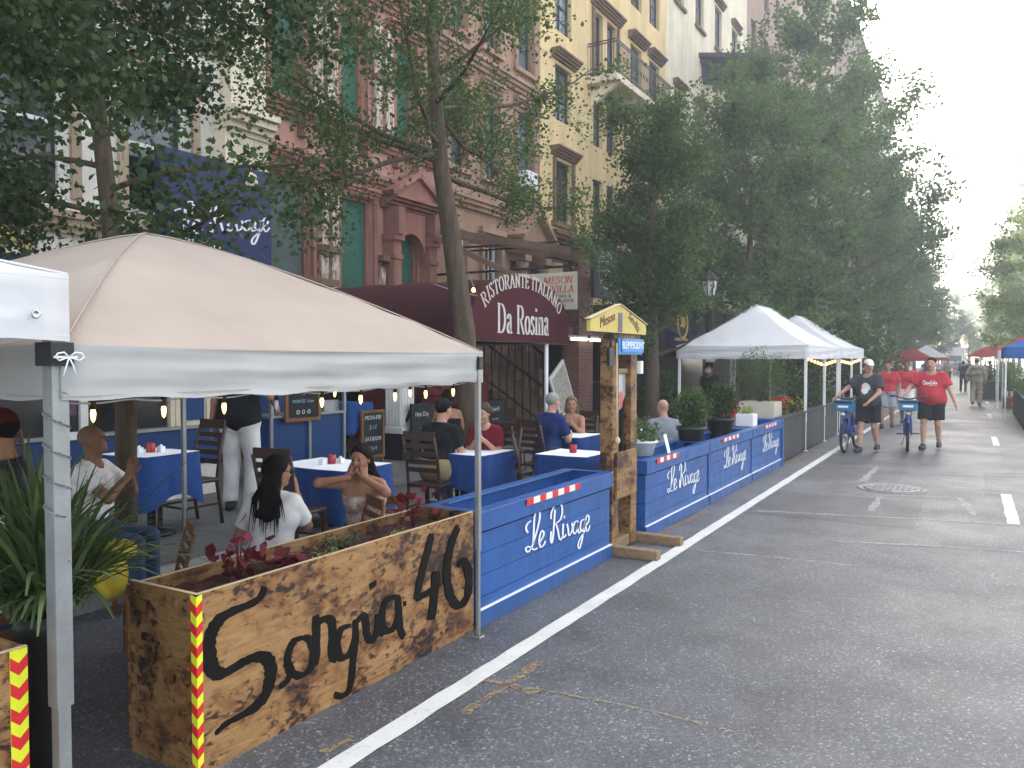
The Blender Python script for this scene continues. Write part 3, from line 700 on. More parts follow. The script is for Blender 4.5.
# ---- cream bay building with the black cornice
y0, y1 = 31.2, 44.0
ops = [(a,b,z,z+2.0) for a,b in ((32.2,33.4),(35,36.2),(38,39.2),(41,42.2)) for z in (4.2,7.6,11.0,16.6)]
b4 = rowbuilding('apartment_house', 'cream apartment house with projecting bay and black bracketed cornice', y0, y1, 24.5, 'stucco_cream', ops)
for o in ops: window(b4, *o, FX, m='frame_dark', g='glass_sky', mull=2, curtain=[.4,0,.65,.3][int(o[0]*5+o[2]) % 4])
mb = MB(); by0, by1, bx = 36.3, 41.5, FX+1.3
mb.add([(FX,by0,4),(bx,by0+.9,4),(bx,by1-.9,4),(FX,by1,4),(FX,by0,14.3),(bx,by0+.9,14.3),(bx,by1-.9,14.3),(FX,by1,14.3)], [(0,1,5,4),(1,2,6,5),(2,3,7,6),(0,3,2,1),(4,5,6,7)])
bay = mb.obj('bay', M['stucco_cream'], b4)
for z in (5, 8.3, 11.4):
    m_ = MB(); m_.box(bx, bx+.05, by0+1.2, by0+2.1, z, z+1.9); m_.box(bx, bx+.05, by1-2.1, by1-1.2, z, z+1.9)
    w = m_.obj('window', M['frame_dark'], b4); m_ = MB(); m_.box(bx+.05, bx+.055, by0+1.28, by0+2.02, z+.08, z+1.82); m_.box(bx+.05, bx+.055, by1-2.02, by1-1.28, z+.08, z+1.82); m_.obj('pane', M['glass_sky'], w)
mb = MB()
for i, (e, z) in enumerate(((.15,14.3),(.35,14.5),(.6,15.1),(.8,15.3))):
    mb.add([(FX,by0-e,z),(bx+e,by0+.9-e*.6,z),(bx+e,by1-.9+e*.6,z),(FX,by1+e,z)]+[(p[0],p[1],z+(.6 if i == 1 else .2)) for p in [(FX,by0-e),(bx+e,by0+.9-e*.6),(bx+e,by1-.9+e*.6),(FX,by1+e)]], [(0,3,2,1),(4,5,6,7),(0,1,5,4),(1,2,6,5),(2,3,7,6)])
for i in range(8): y = by0+.8+.5*i; mb.box(bx+.3, bx+.62, y, y+.16, 14.45, 15.12)
for i in range(4): 
    f = (i+.5)/4; mb.obox((FX+(bx-FX)*f+.25, by0+.9*f-.25, 14.78), (.16,.4,.64), (0,0,R(-35)))
mb.obj('bay_cornice', M['black_cornice'], b4)
mb = MB()
for o in ops: ledge(mb, FX, o[0]-.15, o[1]+.15, o[3]+.1, .25, .22, 3); mb.box(FX, FX+.12, o[0]-.1, o[1]+.1, o[2]-.15, o[2]-.01)
mb.objs('hood', M['trim_brown'], b4)
# ---- plainer row further along, mostly behind the trees; heights raised to shade the road
for k, (y0, y1, z1, w, lab) in enumerate(((44,58,33,'brick_far','brown brick tenement rising behind the street trees past the cream bay'),(58,74,35,'stone_tan','tan stone tenement further along behind the dense trees'),
        (74,92,34,'brick','red brick tenement far along the left side of the street'),(92,125,34,'stucco_cream','pale block near the far end of the tree-lined row'),(125,180,27,'brick_far','farthest brown brick block at the end of the left row'))):
    n = int((y1-y0)/3); ops = [(y0+.9+3*i, y0+2.1+3*i, z, z+2) for i in range(n) for z in (4.5, 8, 11.5, 15, 18.5, 22)][:48]
    b = rowbuilding('tenement', lab, y0, y1, z1, w, ops)
    w0 = window(b, *ops[0], FX, fr=.08, g='glass_sky')
    for o in ops[1:]:
        c = w0.copy(); COL.objects.link(c); c.parent = b; c.location = (0, o[0]-ops[0][0], o[2]-ops[0][2])
        for ch in w0.children: q = ch.copy(); COL.objects.link(q); q.parent = c
# ================================================================ shop fronts on the pavement
t = thing('restaurant_storefront', 'low blue restaurant enclosure with dark glass behind the beige canopy', 'shop front', (-9.5, 3.0, .15), world=True)
x = -7.95
m_ = MB(); m_.box(x-.12, x, -1.5, 6.55, .15, .52); m_.obj('plinth', M['stone_white'], t)
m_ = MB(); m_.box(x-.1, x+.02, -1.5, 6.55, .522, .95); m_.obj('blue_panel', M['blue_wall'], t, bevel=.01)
m_ = MB(); m_.box(x-.13, x+.05, -1.5, 6.56, .952, .985); m_.obj('ledge', M['steel'], t)
m_ = MB(); m_.box(x-.07, x-.05, -1.5, 5.9, .987, 2.4); m_.obj('pane', M['glass_dark'], t)
for y in (-.2, 1.2, 2.6, 3.75, 4.95):
    m_ = MB(); m_.box(x-.09, x-.02, y, y+.06, .987, 2.4); m_.obj('mullion', M['frame_dark'], t)
m_ = MB(); m_.box(x-.12, x-.0, 5.92, 6.54, .987, 2.4); m_.box(x-.01, x+.015, 5.98, 6.06, .99, 2.4); m_.box(x-.01, x+.015, 6.4, 6.48, .99, 2.4); m_.obj('end_pier', M['stucco_cream'], t)
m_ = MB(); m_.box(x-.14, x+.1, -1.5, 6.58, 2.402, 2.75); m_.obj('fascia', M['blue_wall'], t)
m_ = MB(); m_.box(-10.98, x-.16, -1.4, 6.5, 2.5, 2.6); m_.box(-10.98, -10.9, -1.4, 6.5, .15, 2.499); m_.obj('roof', M['black_plastic'], t)
# small blue flyer pasted on the end pier, framed menu on the wall
fl = MB().box(x+.016, x+.02, 6.1, 6.36, 1.05, 1.38); tag(fl.obj('flyer', M['blue_wall']), 'small dark blue flyer stuck on the cream pier beside the waiter', 'flyer')
t = thing('menu_case', 'white framed window poster hanging by the left canopy leg', 'poster', (x+.06, 3.35, 1.0), world=True)
a, b = at(58, 395, X=x+.06)[1], at(88, 395, X=x+.06)[1]
m_ = MB(); z0, z1 = at(75, 440, X=x+.06)[2], 1.95
m_.box(x, x+.06, a, a+.08, z0, z1); m_.box(x, x+.06, b-.08, b, z0, z1); m_.box(x, x+.06, a+.08, b-.08, z0, z0+.08); m_.box(x, x+.06, a+.08, b-.08, z1-.08, z1); m_.obj('frame', M['frame_white'], t)
m_ = MB(); m_.box(x+.01, x+.02, a+.08, b-.08, z0+.08, z1-.08); m_.obj('pane', M['glass_dark'], t)
m_ = MB(); zp = at(75, 415, X=x)[2]; m_.box(x+.021, x+.026, a+.08, b-.1, zp, z1-.09); m_.obj('sheet', mat('purple_flyer', (.11,.05,.10), .6, .4, 18), t)
# dark recess / lower shop front of the brownstones
t = thing('storefront', 'dark basement shop front behind the white pedestal and chalkboards', 'shop front', (-10.0, 8.9, .15), world=True)
m_ = MB(); m_.box(-10.95, -10.2, 6.6, 10.4, .15, 3.0); m_.obj('wall', mat('dark_brown_front', (.035,.022,.018), .7, .3), t)
m_ = MB(); m_.box(-10.19, -10.16, 7.0, 7.9, .2, 2.3); m_.obj('door', M['frame_dark'], t, bevel=.01)
m_ = MB(); m_.box(-10.19, -10.17, 8.2, 10.1, .9, 2.4); m_.obj('pane', M['glass_dark'], t)
m_ = MB(); m_.box(-10.95, -9.5, 6.6, 10.4, 3.01, 3.12); m_.obj('roof', M['trim_brown'], t)
# blue sign panel of the left restaurant
t = thing('shop_sign', 'dark blue sign panel with white script above the beige canopy, partly behind leaves', 'sign', (FX+.3, 9, 3.6), world=True)
ya, yb = at(160, 165, X=FX+.35)[1], at(271, 165, X=FX+.35)[1]; za, zb = at(215, 258, X=FX+.35)[2], at(265, 172, X=FX+.35)[2]
m_ = MB(); m_.box(FX+.2, FX+.35, ya, yb, za, zb); m_.obj('panel', mat('navy_sign', (.006,.018,.085), .5, .1), t, bevel=.015)
LE = {'L': [[(168,462),(156,445),(158,420),(172,398),(188,388)], [(199,530),(203,470),(205,420),(208,365),(221,325),(236,320),(243,350),(237,395),(225,445),(212,490),(202,525),(188,560),(170,585),(156,578),(156,560),(172,552),(190,560),(208,570),(228,558)]],
 'e': [[(240,522),(260,492),(268,465),(256,448),(243,478),(238,520),(247,551),(265,541),(278,514)]],
 'R': [[(338,312),(332,400),(327,470),(319,521),(311,505),(314,450)], [(312,372),(316,330),(338,285),(362,266),(380,284),(384,330),(372,372),(350,396),(336,402)], [(342,398),(356,440),(364,488),(376,502),(388,476)]],
 'i': [[(391,400),(387,460),(394,487),(409,468)], [(396,352),(399,360)]], 'v': [[(414,402),(421,430),(426,472),(441,456),(449,420),(444,394)]],
 'a': [[(482,378),(462,392),(452,438),(464,462),(480,430),(486,384),(483,430),(490,456),(501,444)]],
 'g': [[(522,368),(504,382),(499,428),(511,442),(525,410),(529,368),(522,430),(509,500),(495,552),(485,542),(490,510),(511,468),(530,440)]],
 'E': [[(532,410),(550,382),(553,352),(541,343),(531,380),(533,420),(545,442),(560,408)]]}
BX = -2.78
def leP(x, y): p = at(505+x/6.4, 460+y/6.4, X=BX); return (p[1], p[2])
LP = [[leP(*q) for q in s_] for k in LE for s_ in LE[k]]
LY = (min(p[0] for s_ in LP for p in s_)); 
def le_rivage(mb, X, y0, dz=0, k=1.0, slope=0, w=.0155):
    for s_ in LP:
        ribbon(mb, [((p[0]-LY)*k, p[1]*k) for p in s_], lambda t, d: w*k*(.55+1.1*abs(d[1])**1.5), lambda u, v, h: (X+h, y0+u, dz+v+slope*u), 0, .003, 4)
m_ = MB(); 
y_s = at(168, 225, X=FX+.35)[1]
le_rivage(m_, FX+.352, y_s+.1, za-.35, 1.75, .18, .017); m_.obj('lettering', M['white_paint'], t)
text('Restaurant', .2, (FX+.353, y_s+.55, za+.22), FACE_X, M['white_paint'], t, shear=.25)
for y in (ya+.2, yb-.2):
    m_ = MB(); m_.box(FX, FX+.2, y-.03, y+.03, za+.3, za+.36); m_.obj('bracket', M['black_metal'], t)
# yellow awning at the far left edge
t = thing('awning', 'pale yellow shop awning at the left edge above the white canopy', 'awning', (-9.5, 2.5, 3), world=True)
m_ = MB(); pA = at(38, 245, X=-8.8); m_.prism([(0,.95),(2.1,.1),(2.1,0),(0,.85)], lambda a, z: (FX+.01+a, 0.5, 2.95+z), lambda a, z: (FX+.01+a, pA[1], 2.95+z)); m_.obj('canvas', clothmat('yellow_canvas', (.55,.42,.16), .2), t)
m_ = MB(); m_.tube([(FX+.02,.6,3.0),(FX+2.1,.6,3.0)], .02); m_.tube([(FX+.02,pA[1]-.1,3.0),(FX+2.1,pA[1]-.1,3.0)], .02); m_.obj('frame', M['steel'], t)
# ================================================================ maroon barrel awning
AX = -6.95; ay0, ay1 = at(470, 342, X=AX)[1], at(568, 342, X=AX)[1]; az = at(520, 342, X=AX)[2]; ah = at(516, 276, X=AX)[2]-az
skirt = .30
t = thing('entrance_awning', 'maroon barrel awning with arched cream lettering over the restaurant entrance', 'awning', (AX-2, (ay0+ay1)/2, az), world=True)
ac, ar = (ay0+ay1)/2, (ay1-ay0)/2
def arch(i, n=24): th = math.pi*i/n; return (ac-ar*math.cos(th), az+skirt+(ah-skirt)*math.sin(th)**.92)
prof = [(ay0, az)]+[arch(i) for i in range(25)]+[(ay1, az)]
m_ = MB(); n = len(prof); vs = []
xs = np.linspace(FX+.01, AX, 9)
for k, x in enumerate(xs):
    sag = .03*math.sin(math.pi*k/2)**2 if 0 < k < 8 else 0
    vs += [(x, p[0], p[1]-sag*(p[1]-az)) for p in prof]
m_.add(vs, [(k*n+i, k*n+i+1, (k+1)*n+i+1, (k+1)*n+i) for k in range(8) for i in range(n-1)], 0, True); m_.obj('canopy', M['maroon'], t)
m_ = MB(); m_.prism(prof, lambda y, z: (AX, y, z), lambda y, z: (AX+.012, y, z)); m_.obj('front_panel', clothmat('maroon_front', (.075,.016,.022), .04, .12), t)
m_ = MB(); h = .335*ah/1.0
h = .245; rr_y = ar*.80; rr_z = (ah-skirt)*.80
# letters along the arch, each turned to the curve
def arcplace(total):
    N = 400; th = np.linspace(0, math.pi, N); Y = ac-rr_y*np.cos(th); Z = az+skirt-.02+rr_z*np.sin(th)**.95
    L = np.concatenate([[0], np.cumsum(np.hypot(np.diff(Y), np.diff(Z)))]); off = (L[-1]-total)/2
    def place(u, half=.09):
        y = np.interp(u+off+half, L, Y); z = np.interp(u+off+half, L, Z)
        y2 = np.interp(u+off+half+.05, L, Y); z2 = np.interp(u+off+half+.05, L, Z); y1 = np.interp(u+off+half-.05, L, Y); z1 = np.interp(u+off+half-.05, L, Z)
        a = math.atan2(z2-z1, y2-y1)*.8; c, s = math.cos(a), math.sin(a)
        return lambda p, q, hh: (AX+.013+hh, y+(p-half)*c-q*s, z+(p-half)*s+q*c)
    return place
W_ = .98; w = serif_width('RISTORANTE ITALIANO', h, W_); serif(m_, 'RISTORANTE ITALIANO', h, arcplace(w), 0, W_)
h2 = .50; w2 = serif_width('Da Rosina', h2, .78); serif(m_, 'Da Rosina', h2, lambda u: (lambda p, q, hh: (AX+.013+hh, ac-.02-w2/2+u+p, az+.14+q)), 0, .78, thick=.12)
m_.obj('lettering', M['cream_letter'], t)
m_ = MB(); h3 = .30; # writing on the side skirt that faces the camera
serif(m_, 'Da Rosina', h3, lambda u: (lambda p, q, hh: (AX-2.45+u+p, ay0-.004-hh, az+.03+q)), 0, 1.0); m_.obj('side_lettering', M['cream_letter'], t)
m_ = MB()
for y in (ay0+.05, ay1-.05):
    m_.tube([(AX-.02, y, az), (FX, y, az)], .02)
m_.tube([(AX-.02, ay0, az+.01), (AX-.02, ay1, az+.01)], .022); m_.obj('frame', M['steel'], t)
for y in (ay0+.12, ay1-.8):
    m_ = MB(); m_.tube([(AX-.06, y, .15), (AX-.06, y, az)], .04 if y > ac else .03, 10); m_.obj('post', M['white_metal'], t)
# entrance below the awning: maroon booth, steps and railing
t = thing('entrance_booth', 'maroon painted entrance booth under the barrel awning', 'booth', (-9.2, 11.6, .15), world=True)
m_ = MB(); m_.box(-9.6, -8.2, 11.0, 13.2, .15, 1.45); m_.obj('counter', M['maroon_paint'], t, bevel=.02)
m_ = MB()
for i in range(5): m_.box(-8.199, -8.17, 11.1+.42*i, 11.42+.42*i, .3, 1.3)
m_.obj('panelling', mat('maroon_panel', (.12,.018,.022), .5, .2), t, bevel=.012)
m_ = MB(); m_.box(-9.65, -8.12, 10.95, 13.25, 1.452, 1.5); m_.obj('top', M['maroon_paint'], t, bevel=.01)
t = thing('pedestal', 'maroon pointed entrance pedestal left of the booth below the awning', 'pedestal', (-7.9, 10.9, .15))
m_ = MB(); m_.lathe([(.26,0),(.26,.12),(.21,.16),(.2,.85),(.27,.9),(.28,.98),(.2,1.02)], n=8, sm=False); m_.obj('body', M['maroon_paint'], t)
m_ = MB(); m_.lathe([(.27,1.021),(.05,1.25),(.02,1.27)], n=8, sm=False); m_.obj('cap', M['maroon_paint'], t)
t = thing('stair_rail', 'dark sloping stair railing with bars beside the maroon booth', 'railing', (-7.6, 12.6, .15), world=True)
m_ = MB(); m_.bar((-9.8,12.0,2.1),(-7.3,12.0,.75),.1,.07); m_.obj('handrail', mat('dark_red_rail', (.06,.02,.018), .5, .2), t)
m_ = MB()
for i in range(12): x = -9.6+.2*i; m_.bar((x,12.0,.2),(x,12.0,2.0-(x+9.8)*.54),.02,.02)
m_.obj('balusters', M['black_metal'], t)
t = thing('stoop', 'iron railed stoop with stairs right of the maroon awning', 'stairs', (-9.3, 15.5, .15), world=True)
m_ = MB()
for i in range(8): m_.box(-10.9, -7.9-.28*i, 14.7, 16.6, .15+.19*i, .15+.19*(i+1)-.004*0-.001)
m_.obj('steps', M['trim_brown'], t)
for y in (14.65, 16.65):
    m_ = MB(); m_.bar((-7.7,y,1.15),(-10.3,y,2.85),.05,.05); m_.bar((-7.7,y,.4),(-10.3,y,2.05),.03,.03)
    for i in range(14): x = -7.7-.19*i; m_.bar((x,y,.2+max(0,(i-1))*.118),(x,y,1.14+.124*i),.022,.022)
    m_.obj('railing', M['black_metal'], t)
t = thing('menu_board', 'tilted framed menu board leaning on the stoop railing', 'menu board', (-7.3, 14.55, .8))
m_ = MB(); m_.obox((0,0,.35),(.05,.72,1.0),(R(32),0,0)); m_.obj('frame', M['frame_white'], t, bevel=.01)
m_ = MB(); m_.obox((.028,0,.35),(.01,.6,.86),(R(32),0,0)); m_.obj('sheet', mat('printed_menu', (.38,.36,.31), .6, .35, 14), t)
m_ = MB(); m_.bar((-.03,.25,-.65),(-.03,.1,.4),.04,.04); m_.bar((-.03,-.3,-.65),(-.03,-.2,.4),.04,.04); m_.obj('stand', M['black_metal'], t)
# dark ironwork fence along the building right of the stoop
t = thing('iron_fence', 'black iron railings in front of the yellow building', 'fence', (-8.2, 19, .15), world=True)
m_ = MB(); m_.bar((-8.2,16.9,1.2),(-8.2,24,1.2),.04,.04); m_.bar((-8.2,16.9,.35),(-8.2,24,.35),.04,.04)
for i in range(60): y = 16.95+.118*i; m_.bar((-8.2,y,.15),(-8.2,y,1.32),.02,.02)
m_.obj('bars', M['black_metal'], t)
m_ = MB()
for y in (16.9, 20.4, 24): m_.box(-8.25,-8.15,y-.05,y+.05,.15,1.4)
m_.obj('post', M['black_metal'], t)
# brick piers and timber pergola
t = thing('pergola', 'timber porch roof on red brick piers between brown and yellow houses', 'porch', (-9, 17, .15), world=True)
py0 = at(579, 300, X=-7.6)[1]; py1 = at(593, 300, X=-7.6)[1]
m_ = MB(); m_.box(-8.0, -7.6, py0, py1, .15, 3.9); m_.obj('brick_pier', M['brick'], t)
m_ = MB(); m_.box(-8.0, -7.6, py1+4.2, py1+4.7, .15, 3.9); m_.obj('brick_pier', M['brick'], t)
m_ = MB(); m_.bar((-7.75,py0-1.2,4.0),(-7.75,py1+5.2,4.0),.18,.2)
for i in range(8): y = py0-1.0+.9*i; m_.bar((-7.3,y,4.0),(-10.98,y,4.75),.1,.16)
m_.bar((-10.8,py0-1.2,4.6),(-7.6,py0-1.2,3.1),.1,.12); m_.obj('rafters', M['trim_brown'], t)
m_ = MB(); m_.box(-10.6, -7.7, py0-.6, py1+4.4, 2.28, 2.46); m_.obj('ceiling', mat('plum_fascia', (.12,.055,.07), .6, .2), t)
t = thing('tube_light', 'lit fluorescent tube under the plum fascia beside the awning', 'lamp', (-7.55, py0+.2, 2.2), world=True)
m_ = MB(); m_.box(-7.58,-7.48,py0-.55,py0+1.0,2.235,2.275); m_.obj('fitting', M['white_metal'], t)
m_ = MB(); m_.tube([(-7.53,py0-.52,2.2),(-7.53,py0+.97,2.2)], .03, 10); m_.obj('tube', M['tube_lamp'], t)
# hanging signs
t = thing('hanging_sign', 'cream signboard with faded red and black lettering above the awning', 'sign', (-7.8, 15.0, 2.8), world=True)
ya, yb, zb_, zt, sy = -8.42, -7.18, 2.80, 3.58, 15.0
m_ = MB(); m_.box(ya, yb, sy, sy+.06, zb_, zt); m_.obj('board', M['sign_cream'], t, bevel=.01)
hh = zt-zb_; yc = -7.62
def sline(s_, h, z, m, wide=1.0, th=.17):
    m_ = MB(); w = serif_width(s_, h, wide); serif(m_, s_, h, lambda u: (lambda p, q, k: (yc-w/2+u+p+q*.12, sy-.002-k, z+q)), 0, wide, thick=th); m_.obj('lettering', M[m], t)
sline('MESON', .15, zt-.23, 'red_letter', 1.25); sline('SEVILLA', .15, zt-.42, 'red_letter', 1.15)
for s_, k, sz in (('TAPAS BAR &', .50, .105), ("SPAIN'S CUISINE", .60, .105), ('REST BAR', .69, .09)): text(s_, sz, (yc, sy-.003, zt-k), (R(90), 0, 0), M['black_letter'], t, extrude=.001)
m_ = MB(); m_.bar((-10.9, sy+.03, zt+.12), (yb, sy+.03, zt+.12), .05, .05); m_.obj('bracket', M['black_metal'], t)
for x in (ya+.15, yb-.15):
    m_ = MB(); m_.tube([(x, sy+.03, zt), (x, sy+.03, zt+.12)], .012); m_.obj('hanger', M['black_metal'], t)
t = thing('round_sign', 'dark projecting sign with pale round emblem beside the brick pier', 'sign', (-6.6, 16.2, 3), world=True)
c = at(607, 270, X=-6.9)
m_ = MB(); m_.box(-7.0, -6.92, c[1]-.62, c[1]+.62, c[2]-.62, c[2]+.62); m_.obj('panel', mat('dark_navy_panel', (.012,.014,.03), .5, .2), t)
m_ = MB(); cc = [(c[1]+.4*math.cos(a), c[2]+.4*math.sin(a)) for a in np.linspace(0, 2*math.pi, 29)]
ribbon(m_, cc, lambda t_, d: .035, lambda u, v, h: (-6.918+h, u, v), 0, .004, 1)
for k in range(6): ribbon(m_, [(c[1]-.28, c[2]-.25+.1*k), (c[1]+.1, c[2]-.2+.1*k), (c[1]+.28, c[2]-.25+.1*k)], lambda t_, d: .022, lambda u, v, h: (-6.918+h, u, v), 0, .004, 3)
m_.obj('emblem', mat('pale_grey_paint', (.42,.44,.50), .6, .2), t)
m_ = MB(); m_.bar((-6.96,c[1]+.3,c[2]+.62),(-10.9,c[1]+.3,c[2]+.7),.04,.04); m_.bar((-6.96,c[1]-.3,c[2]+.62),(-10.9,c[1]-.3,c[2]+.7),.04,.04); m_.obj('bracket', M['black_metal'], t)
c = at(600, 285, X=-7.4)
t = thing('wall_lantern', 'black lantern hanging at the brick pier left of the round sign', 'lantern', (c[0], c[1], c[2]))
m_ = MB(); m_.lathe([(.05,-.2),(.09,-.18),(.13,.1),(.17,.12),(.1,.2),(.03,.27)], n=6, sm=False); m_.obj('case', M['black_metal'], t)
m_ = MB(); m_.lathe([(.092,-.17),(.128,.09)], n=6, sm=False); m_.obj('glass', M['lamp_glass'], t); 
m_ = MB(); m_.tube([(0,0,.27),(0,0,.5),(-.55,.0,.5)], .015, 6); m_.obj('bracket', M['black_metal'], t)
# emblem sign and dark shop front further right
t = thing('storefront', 'dark shop front with gold ringed emblem left of the lamp post', 'shop front', (-8, 22.5, .15), world=True)
sx = -7.4; sa, sb = at(668, 360, X=sx)[1], at(700, 360, X=sx)[1]
m_ = MB(); m_.box(FX+.02, sx, sa-.6, sb+9, .15, 3.3); m_.obj('wall', mat('dark_front_paint', (.022,.018,.017), .7, .3), t)
m_ = MB(); m_.prism([(0,.5),(1.3,0),(1.3,-.3),(0,.1)], lambda a, z: (sx+.002+a, sa-.2, 2.1+z), lambda a, z: (sx+.002+a, sb+.4, 2.1+z)); m_.obj('awning', mat('navy_awning', (.018,.02,.06), .8, .2), t)
c = at(682, 323, X=sx+1.3)
m_ = MB(); ribbon(m_, [(c[1]+.36*math.cos(a), c[2]+.36*math.sin(a)) for a in np.linspace(0, 2*math.pi, 25)], lambda t_, d: .06, lambda u, v, h: (sx+1.31+h, u, v), 0, .02, 1)
for dx in (-.12, 0, .12): ribbon(m_, [(c[1]+dx-.05, c[2]-.12), (c[1]+dx+.05, c[2]), (c[1]+dx-.03, c[2]+.13)], lambda t_, d: .045, lambda u, v, h: (sx+1.31+h, u, v), 0, .02, 3)
m_.box(sx+1.25, sx+1.305, c[1]-.42, c[1]+.42, c[2]-.42, c[2]-.36); m_.obj('emblem', mat('dull_gold', (.36,.22,.06), .5, .2), t)
m_ = MB(); m_.box(sx+.002, sx+.03, sa, sa+.9, .2, 1.9); m_.obj('door', M['frame_dark'], t, bevel=.01)
m_ = MB(); m_.box(sx+.002, sx+.02, sa+1.1, sb+.2, .7, 1.95); m_.obj('pane', M['glass_dark'], t)
t = thing('storefront', 'dark glazed shop front under the far white canopies', 'shop front', (-8, 38, .15), world=True)
m_ = MB(); m_.box(FX+.02, -8.6, 33, 44, .15, 3.4); m_.obj('wall', M['brick'], t)
m_ = MB(); m_.box(-8.598, -8.57, 33.6, 38, .6, 2.6); m_.obj('pane', M['glass_dark'], t); m_ = MB(); m_.box(-8.598, -8.57, 39, 43.4, .6, 2.6); m_.obj('pane', M['glass_dark'], t)
# lamp post
lp = at(709, 345, X=-5.75)
t = thing('street_lamp', 'black cast iron lamp post with glass lantern left of the first white canopy', 'street lamp', (-5.75, lp[1], .15))
k = lp[1]; zt = at(709, 276, X=-5.75)[2]-.15; zl = at(709, 296, X=-5.75)[2]-.15
m_ = MB(); m_.lathe([(.24,0),(.24,.35),(.17,.5),(.15,.9),(.11,1.0),(.085,1.3),(.08,zl-.35),(.12,zl-.3),(.09,zl-.2),(.16,zl-.02),(.17,zl)], n=14); m_.obj('post', M['black_metal'], t)
m_ = MB(); m_.lathe([(.14,zl+.002),(.20,zl+.36)], n=8, sm=False); m_.obj('glass', M['lamp_glass'], t)
m_ = MB(); m_.lathe([(.24,zl+.362),(.25,zl+.40),(.12,zl+.55),(.04,zl+.62),(.015,zt+.05)], n=8, sm=False)
for i in range(8): a = 2*math.pi*i/8; m_.bar((.145*math.cos(a),.145*math.sin(a),zl),(.205*math.cos(a),.205*math.sin(a),zl+.37),.02,.02)
m_.obj('lantern_frame', M['black_metal'], t)
m_ = MB(); m_.box(-.05,.13,-.1,.1,1.55,1.75); m_.obj('control_box', M['white_metal'], t, bevel=.01)
